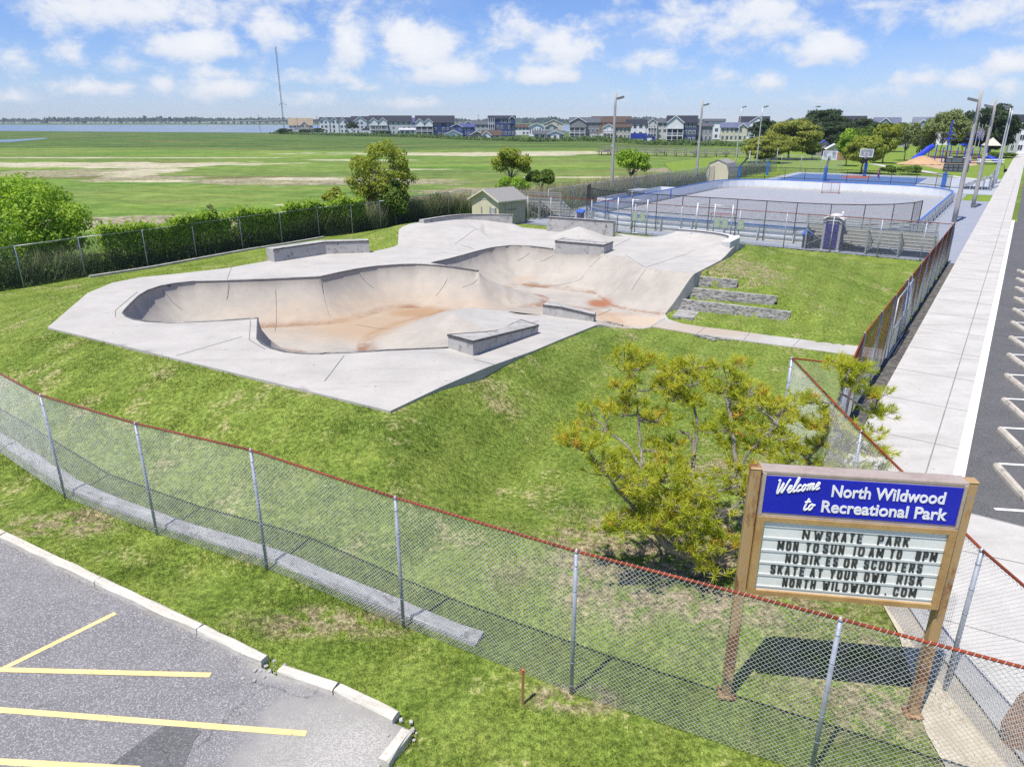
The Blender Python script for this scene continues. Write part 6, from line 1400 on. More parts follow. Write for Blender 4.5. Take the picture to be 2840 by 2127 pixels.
def house(label, u0, u1, vb, ve, vr, kind, wall, roof, floors=3, cols=4, gables=(), balc=None, depth=9., yaw=0., stilts=False, group='houses beyond the marsh', gw=None, extra=None):
    """u0,u1: sides; vb, ve, vr: rows of foot, eaves and ridge in the photograph, all on a house standing where its foot row falls"""
    y = at(1420, vb)[1]; xa, xb = xof(y, u0, vb), xof(y, u1, vb); W = xb - xa; He, Hr = zof(y, ve), zof(y + depth * .4, vr); Hr = max(Hr, He + .8)
    cx = (xa + xb) / 2; r = empty('house', (cx, y, 0), -math.atan2(cx, y) * .9 + yaw, label, 'house', group); hw_ = W / 2; wm, rm = hm(wall), hm(roof, 'roofing')
    m = MB(); m.prism([(-hw_, 0), (hw_, 0), (hw_, depth), (-hw_, depth)], 0, He)
    if kind == 'side': m.add([(-hw_, 0, He), (-hw_, depth, He), (-hw_, depth / 2, Hr - .08), (hw_, 0, He), (hw_, depth, He), (hw_, depth / 2, Hr - .08)], [(0, 2, 1), (3, 4, 5)])
    else: m.add([(-hw_, 0, He), (hw_, 0, He), (0, 0, Hr - .08), (-hw_, depth, He), (hw_, depth, He), (0, depth, Hr - .08)], [(0, 1, 2), (3, 5, 4)])
    m.build('wall', wm, r)
    m = MB(); ov = .45
    def slab(p): m.add(p + [(a, b, c - .18) for a, b, c in p], [(0, 1, 2, 3), (7, 6, 5, 4), (0, 4, 5, 1), (1, 5, 6, 2), (2, 6, 7, 3), (3, 7, 4, 0)])
    if kind == 'side':
        k_ = (Hr - He) / (depth / 2)
        slab([(-hw_ - ov, -ov, He - ov * k_), (hw_ + ov, -ov, He - ov * k_), (hw_ + ov, depth / 2, Hr), (-hw_ - ov, depth / 2, Hr)]); slab([(-hw_ - ov, depth / 2, Hr), (hw_ + ov, depth / 2, Hr), (hw_ + ov, depth + ov, He - ov * k_), (-hw_ - ov, depth + ov, He - ov * k_)])
    else:
        k_ = (Hr - He) / hw_
        slab([(0, -ov, Hr), (hw_ + ov, -ov, He - ov * k_), (hw_ + ov, depth + ov, He - ov * k_), (0, depth + ov, Hr)][::-1]); slab([(-hw_ - ov, -ov, He - ov * k_), (0, -ov, Hr), (0, depth + ov, Hr), (-hw_ - ov, depth + ov, He - ov * k_)][::-1])
    m.build('roof', rm, r)
    if kind != 'side':
        m = MB()
        for s_ in (-1, 1): m.bar((0, -ov - .05, Hr - .1), (s_ * (hw_ + ov), -ov - .05, He - ov * k_ - .1), .08, .3)
        m.build('bargeboard', M_HWHITE, r)
    for (f0, f1, dep, gm) in gables:                      # cross gables on the front
        a, b = -hw_ + W * f0, -hw_ + W * f1; gh = He + (b - a) * .42; gh = min(gh, Hr); m = MB(); q = depth / 2
        m.prism([(a, -dep), (b, -dep), (b, .1), (a, .1)], 0 if not balc else He - (He / floors) * .95, He); m.add([(a, -dep, He), (b, -dep, He), ((a + b) / 2, -dep, gh - .05)], [(0, 1, 2)]); g_o = m.build('gable', hm(gm) if gm else wm, r)
        m = MB(); mid = (a + b) / 2; kk = (gh - He) / (mid - a)
        for s_, e in ((1, b + .3), (-1, a - .3)):
            zz = He - .3 * kk; p = [(mid, -dep - .3, gh + .05), (e, -dep - .3, zz + .05), (e, q, zz + .05), (mid, q, gh + .05)]; slab(p if s_ > 0 else p[::-1])
        m.build('gable_roof', rm, g_o); m = MB()
        for e in (a - .3, b + .3): m.bar((mid, -dep - .36, gh - .08), (e, -dep - .36, He - .3 * kk - .08), .06, .26)
        m.build('bargeboard', M_HWHITE, g_o)
    fh = He / floors; b0, b1 = (balc if balc else (2, 2))
    for fl in range(floors):
        zc = fh * (fl + .55)
        if fl == 0 and stilts: continue
        for c_ in range(cols):
            x = -hw_ + W * (c_ + .5) / cols; f = (c_ + .5) / cols
            if b0 <= f <= b1: continue
            if rng.random() < .12: continue
            d = 0
            for (f0, f1, dep, gm) in gables:
                if f0 <= f <= f1 and (not balc or fl == floors - 1): d = dep
            ww = min(1.3, W / cols * .5) * rng.choice((.8, 1, 1.15)); m = MB(); wh = fh * .48
            m.box((x, -d - .03, zc), (ww + .24, .06, wh + .24), mi=0); m.box((x, -d - .07, zc), (ww, .03, wh), mi=1); m.box((x, -d - .09, zc), (.07, .03, wh), mi=0); m.build('window', [M_HWHITE, M_PANE], r)
    if balc:
        a, b = -hw_ + W * b0, -hw_ + W * b1
        for fl in range(floors):
            z0 = fh * fl + .15
            if fl == 0: z0 = .25
            m = MB(); m.box(((a + b) / 2, -.9, z0), (b - a, 1.8, .25)); m.box(((a + b) / 2, -1.75, z0 + 1.05), (b - a, .1, .1)); nb = max(5, int((b - a) / .35))
            if fl: 
                for i in range(nb + 1): m.box((a + (b - a) * i / nb, -1.75, z0 + .55), (.09, .06, 1.0))
            for i in range(4): m.box((a + (b - a) * i / 3, -1.72, z0 + fh / 2), (.22, .2, fh))
            m.build('balcony', M_HWHITE, r); m = MB()
            for i in range(2): m.box((a + (b - a) * (.27 + .46 * i), -.04, z0 + fh * .45), ((b - a) * .28, .08, fh * .62))
            m.build('glass_door', M_PANE, r)
    if stilts:
        m = MB(); m.box((0, -.03, fh * .45), (W * .86, .06, fh * .7)); m.build('open_ground_floor', M_DARKIN, r)
    return r
house('cream house with tan roof, farthest left of the row by the bay', 804, 868, 365, 347, 328, 'side', (.66, .61, .52), RT, 2, 6, ((.48, .82, .6, (.55, .44, .30)),))
house('long pale house with three white gables, second from the left of the row', 891, 975, 370, 334, 326, 'side', WHITE, RD, 3, 8, ((.02, .3, .8, WHITE), (.34, .58, .8, WHITE), (.64, .82, .8, WHITE)))
house('tall grey gabled house with dark roof behind the dark cedar', 978, 1032, 371, 336, 323, 'side', PALE, RD, 3, 5, ((.1, .75, 1.0, PALE),))
house('big white house with two gabled balcony bays and dark roof', 1028, 1142, 374, 337, 321, 'side', (.56, .57, .6), RD, 3, 8, ((.0, .2, 2.0, WHITE), (.22, .42, 2.0, WHITE)), (.0, .42))
house('small blue roofed house peeping behind the navy double house', 1133, 1158, 369, 339, 327, 'side', (.4, .44, .55), (.07, .08, .18), 3, 2)
house('low white building with roof deck in front of the navy double house', 1109, 1152, 377, 360, 357.5, 'side', WHITE, (.5, .5, .54), 1, 3, (), None, 5)
house('navy blue double house with white balconies and two white gables', 1155, 1260, 379, 339, 321, 'side', NAVY, RD, 3, 9, ((.0, .21, 2.0, WHITE), (.23, .44, 2.0, WHITE)), (.0, .44))
house('smaller bright blue house with white garage before it', 1251, 1316, 379, 352, 344, 'side', (.07, .10, .30), (.07, .08, .22), 2, 6, ((.0, .5, 1.2, (.07, .10, .30)),))
house('white garage with blue roof before the smaller blue house', 1234, 1282, 382, 372, 361, 'gable', WHITE, (.09, .1, .2), 1, 3, (), None, 5)
house('grey house with grey roof behind the tan garages', 1283, 1358, 373, 345, 336, 'side', (.42, .44, .48), RG, 2, 6, ((.05, .4, .8, (.42, .44, .48)),))
house('tan garage with pale roof between two white garages', 1305, 1341, 386, 373, 363, 'gable', (.42, .33, .22), (.42, .40, .40), 1, 1, (), None, 5)
house('white garage with brown roof at the edge of the marsh', 1337, 1388, 387, 374, 361, 'side', WHITE, RB, 1, 3, ((.0, .48, .6, WHITE),), None, 5)
house('narrow navy three storey house with white corner balconies', 1355, 1429, 379, 329, 321, 'side', (.05, .075, .19), RD, 3, 7, ((.78, .98, .8, (.05, .075, .19)),), (.0, .22))
house('white cottage with brown roof beside the narrow navy house', 1406, 1468, 375, 353, 345, 'side', WHITE, RB, 2, 6, ((.0, .32, .8, WHITE),))
house('white house with tall windows under a grey gable', 1467, 1508, 379, 351, 341, 'gable', WHITE, RG, 1, 6)
house('cream house with orange roof behind the white bungalow', 1509, 1560, 366, 343, 332, 'gable', (.62, .56, .45), RO, 3, 2)
house('grey green small house with stepped roofs before the orange roof', 1512, 1546, 372, 352, 343, 'gable', (.44, .48, .48), RG, 2, 2)
house('white bungalow with dark roof standing at the marsh edge', 1480, 1564, 391, 371, 363, 'side', WHITE, RG, 1, 5, ((.45, .98, 1.2, WHITE),), None, 6)
house('big grey house with white two storey porch under a wide gable', 1579, 1661, 386, 339, 326, 'side', (.25, .26, .28), (.10, .11, .13), 3, 7, ((.0, .56, 2.0, (.25, .26, .28)),), (.0, .52))
house('unfinished brown house with bare sheathing behind the beige house', 1640, 1747, 378, 339, 323, 'side', (.27, .17, .10), RB, 3, 8)
house('beige house with white balconies and brown roof before the unfinished house', 1672, 1748, 389, 353, 344, 'side', BEIGE, RB, 2, 7, ((.0, .4, 1.6, WHITE),), (.0, .42))
house('wide white house with dark hip roof and blue tarpaulin below', 1736, 1799, 382, 342, 332, 'side', WHITE, RD, 2, 4, (), None, 9)
house('cream three storey house with side balconies next to the navy gable', 1796, 1848, 387, 340, 329, 'side', (.56, .56, .52), RG, 3, 4, ((.0, .45, 1.5, (.56, .56, .52)),), (.0, .45))
house('navy house with tall white gable front and three balconies', 1848, 1927, 398, 339, 321, 'side', (.06, .085, .17), RD, 3, 7, ((.0, .55, 2.0, WHITE),), (.0, .55))
house('grey house with two balcony floors before the second pole', 1905, 1972, 397, 350, 342, 'side', (.34, .35, .37), RG, 2, 6, ((.0, .5, 1.6, (.4, .42, .45)),), (.0, .5))
house('white angular house behind the second pole', 1950, 2005, 387, 336, 330, 'side', WHITE, RG, 3, 4, (), None, 8)
house('pale yellow house with wide slate blue roof before the light poles', 1998, 2068, 393, 353, 340, 'side', (.62, .60, .45), (.12, .14, .22), 2, 6, ((.66, .99, .4, (.62, .60, .45)),), None, 8)
house('tall white gabled house right of the pale yellow house', 2048, 2125, 388, 341, 323, 'side', WHITE, RD, 3, 5, ((.3, .95, 1.5, WHITE),), (.35, .95))
house('white roofed house half hidden behind the dark pines', 2158, 2216, 392, 342, 325, 'gable', PALE, RD, 3, 3)
house('blue grey house with wide dark roof behind the maples', 2325, 2390, 392, 345, 322, 'side', (.4, .46, .55), RD, 3, 5, ((.1, .5, .8, WHITE),))
house('blue grey house with small roof turret behind the maples', 2420, 2484, 392, 343, 326, 'side', (.22, .27, .36), (.12, .14, .2), 3, 4, ((.15, .7, .8, (.30, .36, .46)),))
house('small white house with pale roof between the turret house and the twin gables', 2484, 2530, 398, 357, 340, 'gable', (.62, .62, .60), (.3, .31, .34), 2, 2)
house('blue grey and white twin gabled house behind the park trees', 2530, 2630, 402, 352, 325, 'side', (.25, .31, .42), (.16, .18, .24), 3, 6, ((.0, .45, 1.2, (.28, .34, .45)), (.5, .95, 1.4, WHITE)))
house('low house roof between the maples and the twin gabled house', 2465, 2512, 408, 375, 362, 'gable', (.4, .42, .45), (.2, .2, .23), 1, 2)
house('brown roofed house behind the big dark tree on the right', 2630, 2700, 395, 345, 327, 'side', (.40, .40, .42), RB, 2, 4)
house('pale house at the far right end of the street', 2800, 2870, 425, 340, 318, 'side', (.5, .52, .56), RD, 3, 4, ((.3, .8, 1, WHITE),))
def shed_small(label, u0, u1, vb, vt, c, rc):
    y = at(1420, vb)[1]; xa, xb = xof(y, u0, vb), xof(y, u1, vb); W = xb - xa; H = zof(y, vt); cx = (xa + xb) / 2; r = empty('garden_shed', (cx, y, 0), -math.atan2(cx, y), label, 'shed', 'garden sheds at the marsh edge')
    m = MB(); m.prism([(-W / 2, 0), (W / 2, 0), (W / 2, 3), (-W / 2, 3)], 0, H * .62); m.build('wall', hm(c), r)
    m = MB(); pr_ = [(-W / 2 - .1, H * .6), (-W * .3, H * .9), (0, H), (W * .3, H * .9), (W / 2 + .1, H * .6)]; n = 5; v = [(x, -.1, z) for x, z in pr_] + [(x, 3.1, z) for x, z in pr_]; m.add(v, [(i, i + 1, n + i + 1, n + i) for i in range(4)] + [(4, 3, 2, 1, 0), (5, 6, 7, 8, 9)]); m.build('roof', hm(rc, 'roofing'), r)
    m = MB(); m.box((0, -.03, H * .28), (W * .4, .05, H * .5)); m.build('door', M_HWHITE, r)
shed_small('grey garden shed before the big grey porch house', 1600, 1632, 386, 373, (.3, .32, .36), (.28, .3, .33)); shed_small('pale garden shed right of the grey garden shed', 1632, 1657, 387, 372, (.6, .6, .56), (.5, .5, .48)); shed_small('white round roofed shed left of the beige balcony house', 1659, 1680, 389, 371, (.6, .6, .62), (.6, .6, .62)); shed_small('bright blue garden shed at the marsh edge', 1784, 1817, 393, 375, (.05, .09, .28), (.04, .08, .26)); shed_small('white garden shed before the cream house on the far left', 815, 838, 369, 355, WHITE, (.35, .4, .45)); shed_small('white shed with grey roof before the big white house', 1003, 1030, 372, 355, WHITE, RG)
m = MB(); ty = at(1420, 387)[1]; m.box((xof(ty, 1765), ty, 1.4), (10, .3, 2.4)); tag(m.build('blue_tarpaulin', hm((.03, .06, .42)), loc=np.array((xof(ty, 1765), ty, 0))), 'bright blue tarpaulin wall under the wide white house', 'tarpaulin')
# utility poles along that street
M_UP = simple('utility_pole_wood', (.15, .13, .11), (.09, .08, .07), 1, .9)
for j, (u, vb, vt) in enumerate(((722, 366, 318), (827, 367, 326), (882, 368, 322), (928, 371, 330), (1327, 370, 317), (1480, 372, 325), (1790, 388, 331), (1813, 390, 328), (1924, 393, 326))):
    y = at(1420, vb)[1] + 1; h = zof(y, vt); r = empty('utility_pole', (xof(y, u, vb), y, 0), 0, ['dark utility pole left of the radio mast at the bay', 'dark utility pole before the cream house', 'dark utility pole left of the three gabled house', 'dark utility pole before the three gabled house', 'dark utility pole by the grey roofed house', 'dark utility pole above the white house with tall windows', 'dark utility pole left of the cream three storey house', 'dark utility pole before the cream three storey house', 'dark utility pole before the grey balcony house'][j], 'utility pole', 'utility poles along the houses')
    m = MB(); m.tube([(0, 0, 0), (0, 0, h)], [.16, .11], 6); m.build('pole', M_UP, r); m = MB(); m.box((0, 0, h * .93), (1.8, .12, .12)); m.build('crossarm', M_UP, r)
# boardwalk pier
M_PIER = simple('pier_timber', (.27, .255, .23), (.17, .16, .145), .6, .95)
pa, pb_ = np.array(f3(812,640)), np.array(f3(2085,668)); d = pb_ - pa; L = np.linalg.norm(d); d /= L; n2 = np.array((-d[1], d[0]))
pier = empty('boardwalk_pier', (*pa, 0), math.atan2(d[1], d[0]), 'long wooden boardwalk pier with railings across the marsh', 'pier'); m = MB(); m.box((L / 2, 0, .75), (L, 1.8, .16)); m.box((2.2, -.6, .75), (5, 3.4, .15)); m.build('deck', M_PIER, pier)
m = MB()
for z_ in (1.2, 1.75):
    for y_ in (-.9, .9): m.box((L / 2 + (2.4 if y_ < 0 else 0), y_, z_), (L - (5 if y_ < 0 else 0), .07, .12))
m.build('railing', M_PIER, pier); m = MB()
for i in range(int(L / 2.4) + 1):
    for y_ in (-.92, .92): m.box((i * 2.4, y_, .85), (.16, .16, 1.9))
o = m.build('posts', M_PIER, pier); o['kind'] = 'stuff'
for i in range(6): m = MB(); m.box((1 + i * 7.6 if i else 2.2, -1.3, 1.05), (1.5, .5, .5)); m.build('bench', M_PIER, pier)
# ---------------------------------------------------------------- vegetation
M_LBRIGHT = leafmat('bright_maple_leaves', (.20, .34, .03), (.34, .48, .05), (.28, .42, .04), .8, .4)
M_LYEL = leafmat('yellowish_leaves', (.20, .26, .03), (.36, .39, .06), (.28, .32, .04), .9, .4)
M_LMID = leafmat('mid_green_leaves', (.075, .14, .02), (.15, .22, .03), (.11, .18, .02), .7, .35)
M_LGREY = leafmat('grey_green_leaves', (.16, .21, .07), (.26, .30, .11), (.2, .24, .09), .7, .35)
M_LDARK = leafmat('dark_needles', (.022, .045, .016), (.05, .08, .025), (.035, .06, .02), .5, .15)
M_LYP = leafmat('yellow_pine_needles', (.15, .19, .03), (.33, .34, .06), (.24, .26, .04), .5, .25)
M_LVINE = leafmat('vine_leaves', (.26, .40, .035), (.40, .52, .06), (.16, .27, .025), 1.4, .4)
M_LUNDER = leafmat('understory_leaves', (.04, .085, .025), (.085, .14, .035), (.14, .22, .045), 1.2, .25)
def tr_at(name, label, u, vtop, y, wpx, leaf, mat, n, cat='tree', group=None, **kw):
    """tree y metres ahead whose crown is centred on column u, wpx wide, with its top on row vtop (source pixels)"""
    h = zof(y, vtop) * 1.1; x = xof(y, u, vtop); r = 1.16 * wpx / 2 * y / (CP - (vtop - 1063.5) / 1970 * SP) / 1970; rz = kw.pop('rz', h * .42)
    if name in ('pine', 'maple'): kw.setdefault('low', True); n = int(n * 1.5); kw['clumps'] = int(kw.get('clumps', 20) * 1.5); kw['csize'] = kw.get('csize', .38) * .92
    if name == 'pine': kw['cz'] = h * .54; rz = h * .48; leaf *= 1.15
    return tree(name, x, y, h, r, kw.pop('ry', r), rz, leaf, mat, n, label, cat, group, **kw)
S = 1.2839
tr_at('leafy_tree', 'big bright green leafy tree at the left edge behind the fence', 10 * S, 352 * S, 41.5, 270 * S, .12, M_LBRIGHT, 19000, clumps=70, rz=2.9, cz=2.6, csize=.31, trunk_r=.09, stems=2, low=True)
tr_at('leafy_tree', 'pale leafy sapling right of the big bright tree at the left edge', 140 * S, 475 * S, 41.0, 70 * S, .11, M_LBRIGHT, 1800, clumps=10, rz=1.2, cz=1.6, trunk_r=.05)
tr_at('leafy_tree', 'wind bent yellow green tree rising above the left fence in the middle of the marsh', 800 * S, 293 * S, 60., 145 * S, .13, M_LYEL, 9500, clumps=75, rz=2.9, cz=3.9, csize=.24, trunk_r=.12, lean=(.6, .2), stems=2, low=True)
tr_at('leafy_tree', 'dark green bush below the wind bent tree at the fence', 850 * S, 385 * S, 58.5, 70 * S, .13, M_LMID, 4200, clumps=16, rz=1.9, cz=2.0, trunk_r=.08)
tr_at('leafy_tree', 'small olive bush left of the wind bent tree', 712 * S, 388 * S, 57., 60 * S, .12, M_LYEL, 1300, clumps=12, rz=1.3, cz=2.1, trunk_r=.05, csize=.3)
tr_at('leafy_tree', 'tiny grey green shrub standing above the vines in the middle of the left fence', 448 * S, 432 * S, 47.5, 42 * S, .09, M_LGREY, 700, clumps=9, rz=.9, cz=2.2, trunk_r=.04, csize=.3)
tr_at('leafy_tree', 'yellow green tree behind the garden shed', 1100 * S, 345 * S, 79., 85 * S, .17, M_LYEL, 4200, clumps=22, rz=2.1, cz=3.4, csize=.34, trunk_r=.1, lean=(.4, 0))
tr_at('leafy_tree', 'dark rounded bush between the garden shed and the first pole', 1168 * S, 376 * S, 80., 62 * S, .16, M_LMID, 3200, clumps=14, rz=1.8, cz=2.0, trunk_r=.08)
tr_at('leafy_tree', 'light green bush low beside the garden shed roof', 1105 * S, 385 * S, 76., 70 * S, .15, M_LBRIGHT, 2200, clumps=12, rz=1.4, cz=1.6, trunk_r=.06)
tr_at('leafy_tree', 'bright green round bush right of the first pole', 1364 * S, 352 * S, 92., 76 * S, .19, M_LBRIGHT, 4200, clumps=20, rz=2.0, cz=2.9, trunk_r=.1)
G4 = lambda x: 2040 + x / 2.761
H4 = lambda y: 220 + y / 2.761
park = 'trees of the park beyond the courts'
tr_at('pine', 'low yellow green pine beside the two slim light poles', G4(240), H4(445), 150., 330 / 2.761, .34, M_LYP, 5200, group=park, clumps=26, flat=.45, rz=2.7, cz=4.0, asp=.35, trunk_r=.2)
tr_at('pine', 'taller spreading yellow green pine behind the low one', G4(440), H4(312), 163., 420 / 2.761, .36, M_LYP, 8000, group=park, clumps=38, flat=.42, rz=4.6, cz=6.6, asp=.35, trunk_r=.25)
tr_at('pine', 'dark pine left behind the yellow green pine', G4(230), H4(315), 215., 210 / 2.761, .45, M_LDARK, 3200, group=park, clumps=20, flat=.45, asp=.35)
tr_at('pine', 'large dark spreading pine in the middle behind the pale light pole', G4(660), H4(236), 205., 380 / 2.761, .45, M_LDARK, 8500, group=park, clumps=42, flat=.4, rz=7., cz=8.5, asp=.35, trunk_r=.3, lean=(1.5, 0))
tr_at('pine', 'dark pine mass right of the large dark pine', G4(800), H4(335), 190., 330 / 2.761, .42, M_LDARK, 5200, group=park, clumps=26, flat=.5, asp=.35, rz=4.5, cz=5.5)
tr_at('pine', 'feathery dark cedar behind the maples', G4(985), H4(290), 215., 270 / 2.761, .42, M_LDARK, 4200, group=park, clumps=30, flat=.4, asp=.3, rz=5.5, cz=7.5, csize=.34)
tr_at('leafy_tree', 'light green tree before the cedar and behind the maples', G4(975), H4(348), 185., 200 / 2.761, .36, M_LMID, 2600, group=park, clumps=16, rz=3.2)
tr_at('maple', 'bright green maple left of the facing basketball hoop', G4(880), H4(412), 139., 160 / 2.761, .26, M_LBRIGHT, 3600, group=park, clumps=20, rz=2.8, cz=4.2)
tr_at('maple', 'broad olive green maple directly behind the facing basketball hoop', G4(1010), H4(412), 118., 270 / 2.761, .25, M_LYEL, 7500, group=park, clumps=34, rz=2.5, cz=3.7, trunk_r=.17, trunk_h=1.9, csize=.36)
tr_at('maple', 'olive green maple right of the broad one behind the hoop', G4(1165), H4(398), 148., 190 / 2.761, .28, M_LYEL, 5200, group=park, clumps=26, rz=3.4, cz=5.0, trunk_r=.16, trunk_h=2.2)
tr_at('leafy_tree', 'grey green street tree right of the maples', G4(1330), H4(400), 158., 180 / 2.761, .28, M_LGREY, 4200, group=park, clumps=22, rz=3.8, cz=5.0, trunk_h=2.2)
tr_at('leafy_tree', 'broad grey green willow like tree behind the play structure', G4(1615), H4(338), 170., 350 / 2.761, .32, M_LGREY, 8500, group=park, clumps=40, rz=5.0, cz=6.0, csize=.36)
tr_at('pine', 'dark pine between the cedar and the willow like tree', G4(1190), H4(330), 205., 260 / 2.761, .42, M_LDARK, 3200, group=park, clumps=20, flat=.5, asp=.35)
tr_at('leafy_tree', 'grey green tree under the twin gabled house', G4(1450), H4(420), 176., 170 / 2.761, .3, M_LGREY, 2600, group=park, clumps=18, rz=3.4, cz=3.6, low=True)
tr_at('leafy_tree', 'dull green bush left of the small blue roofed park building', G4(600), H4(500), 168., 120 / 2.761, .3, M_LMID, 1600, group=park, clumps=12, rz=2, cz=2.2, low=True)
tr_at('pine', 'dark tree left of the big dark pine on the right', G4(1790), H4(262), 190., 220 / 2.761, .4, M_LDARK, 4000, group=park, clumps=22, flat=.5, asp=.4, rz=5.5)
tr_at('pine', 'big dark domed pine behind the pair of slim poles on the right', G4(2010), H4(200), 172., 340 / 2.761, .38, M_LDARK, 10500, group=park, clumps=46, flat=.45, asp=.38, rz=6.0, cz=10.2, trunk_r=.35, trunk_h=5)
for j, (x, y0, w) in enumerate(((1985, 560, 110), (2085, 555, 130), (1840, 575, 120), (1330, 690, 170), (1180, 690, 120))):
    vb = H4(y0 + (50 if j < 3 else 40)); yy_ = at(1420, vb)[1]; tr_at('round_shrub', ['round dark shrub below the big dark pine, left one', 'round dark shrub at the foot of the big dark pine by the street', 'rounded shrub left of the pair of slim poles', 'low spreading grassy shrub right of the playing child', 'low grassy shrub behind the playing child'][j], G4(x), H4(y0 - 20), yy_, w / 2.761, .2, M_LMID, 1500, 'shrub', 'low shrubs of the park', clumps=12, rz=.9, cz=.7, trunk_r=.04)
for j, (u, v, vt, w) in enumerate(((790, 372, 358, 44), (883, 373, 357, 42), (975, 374, 340, 30), (845, 372, 361, 40), (1060, 376, 366, 40))):
    y = at(1420, v)[1]; tr_at('cedar', ['dark low cedar left of the cream house', 'dark spreading cedar before the three gabled house, left one', 'tall dark conical cedar between the pale houses', 'dark low cedar below the cream house', 'dark low shrub cedar before the big white house'][j], u, vt, y, w, .8, M_LDARK, 700, 'tree', 'cedars before the houses', clumps=10, asp=.5, trunk_r=.2)
# shrub belt along the far marsh edge
pts_ = [(760, 371), (900, 375), (1050, 379), (1150, 380), (1240, 385), (1300, 388), (1400, 390), (1480, 393), (1560, 392), (1640, 391), (1720, 394), (1800, 401), (1900, 403), (2000, 404), (2080, 408)]
C_ = []
for a, b in zip(pts_[:-1], pts_[1:]):
    A_, B_ = np.array(at(*a)), np.array(at(*b)); n = int(np.linalg.norm(B_ - A_) * 24); t = rng.random(n)[:, None]; q = A_ + (B_ - A_) * t; hgt = .7 + .9 * np.abs(np.sin(q[:, 0] * .11 + 1)) * np.abs(np.sin(q[:, 0] * .031 + .4)) + .5 * np.sin(q[:, 0] * .9) ; C_.append(np.column_stack([q + rng.normal(0, 1.4, (n, 2)), np.abs(rng.random(n)) * np.maximum(hgt, .6)]))
C_ = np.concatenate(C_); V, L = quads(C_, np.tile([0, -1., .5], (len(C_), 1)), .55, .6); fast_mesh('shrub_belt', V, L, 4, M_LUNDER)['kind'] = 'stuff'
# vines over the left fence
LFa = np.array(FENCE_LEFT); seg = np.r_[0, np.cumsum(np.hypot(*np.diff(LFa, axis=0).T))]
def along(s_): return np.stack([np.interp(s_, seg, LFa[:, 0]), np.interp(s_, seg, LFa[:, 1])], -1)
sv0, sv1 = seg[2] + 1.2, seg[8] + 1.6; back = np.array((-.81, .585))
N_ = 24000; s_ = rng.uniform(sv0, sv1, N_); q = along(s_); dens_ = .45 + .35 * np.sin(s_ * .9) + .3 * np.sin(s_ * 2.3 + 1); z_ = 2.08 + rng.normal(0, .2, N_) + .22 * np.sin(s_ * 1.1 + .6) * np.sin(s_ * .37) + .1 * np.sin(s_ * 2.9) - np.abs(rng.normal(0, .5, N_)) * (rng.random(N_) < .42)
keep = rng.random(N_) < np.clip(dens_ + .35, .12, 1); q = q + back * np.abs(rng.normal(.1, .3, N_))[:, None] * 1.2
C_ = np.column_stack([q, z_])[keep]; V, L = quads(C_, np.tile([.5, -.5, .8], (len(C_), 1)), .115, .85); vn = fast_mesh('vine', V, L, 4, M_LVINE); tag(vn, 'bright green vine spilling over the top of the left fence', 'vine')
N_ = 17000; s_ = rng.uniform(seg[0], seg[-1], N_); q = along(s_) + back * (.3 + np.abs(rng.normal(0, .8, N_)))[:, None]; z_ = rng.random(N_) ** .9 * (1.55 + .3 * np.sin(s_ * 1.1) + .25 * np.sin(s_ * 3.1))
gap = (s_ > seg[1] + 1.0) & (s_ < seg[2] + 1.8) & (z_ > .9); keep = ~gap
C_ = np.column_stack([q, z_])[keep]; V, L = quads(C_, np.tile([.5, -.5, .5], (len(C_), 1)), .10, .6); fast_mesh('understory', V, L, 4, M_LUNDER)['kind'] = 'stuff'
def blades(P, hgt, w, lean=.25):
    n = len(P); a = rng.uniform(0, math.pi, n); ln = rng.normal(0, lean, (n, 2)) * hgt[:, None]; dx = np.column_stack([np.cos(a), np.sin(a), np.zeros(n)]) * w[:, None]
    top = P + np.column_stack([ln, hgt]); return np.stack([P - dx, P + dx, top], 1).reshape(-1, 3)
k = NT('reed_blades'); z = k.xyz()[2]; n_ = k.noise(1.5, 3)
M_REED = k.done(k.mix(k.rng(k.math('ADD', z, k.math('MULTIPLY', n_, .8)), .8, 2.4), k.mix(k.rng(n_, .4, .6), (.05, .09, .03), (.09, .13, .045)), (.34, .32, .17)), .8)
RB_ = []
for (s0, s1, n, h0, w0) in ((seg[0], seg[-1], 9000, 1.5, 1.4), (seg[8], seg[-1], 5000, 2.0, 2.2), (seg[6], seg[8], 2500, 1.9, 3)):
    s_ = rng.uniform(s0, s1, n); q = along(s_) + back * (.25 + rng.random(n) * w0)[:, None]; RB_.append(blades(np.column_stack([q, np.zeros(n)]), h0 * rng.uniform(.6, 1.2, n), np.full(n, .022)))
for (sa_, sb__, t0, t1, n, h0) in ((50, 92, -38.5, -35.2, 9000, 1.9), (50, 60, -42, -34, 2500, 2.1), (92, 128, -38, -35.2, 3000, 1.6)):
    s_, t_ = rng.uniform(sa_, sb__, n), rng.uniform(t0, t1, n); RB_.append(blades(np.column_stack([.57 * s_ + .8216 * t_, .8216 * s_ - .57 * t_, np.zeros(n)]), h0 * rng.uniform(.6, 1.2, n), np.full(n, .03)))
V = np.concatenate(RB_); fast_mesh('reeds', V, np.arange(len(V)), 3, M_REED)['kind'] = 'stuff'
k = NT('dry_reed'); M_DRYR = k.done(k.mix(k.rng(k.noise(1.2, 3), .4, .6), (.46, .40, .24), (.36, .30, .17)), .8)
n = 3500; s_, t_ = rng.uniform(62, 92, n), rng.uniform(-43.5, -38, n); V = blades(np.column_stack([.57 * s_ + .8216 * t_, .8216 * s_ - .57 * t_, np.zeros(n)]), 1.7 * rng.uniform(.6, 1.2, n), np.full(n, .03)); fast_mesh('dry_reeds', V, np.arange(len(V)), 3, M_DRYR)['kind'] = 'stuff'
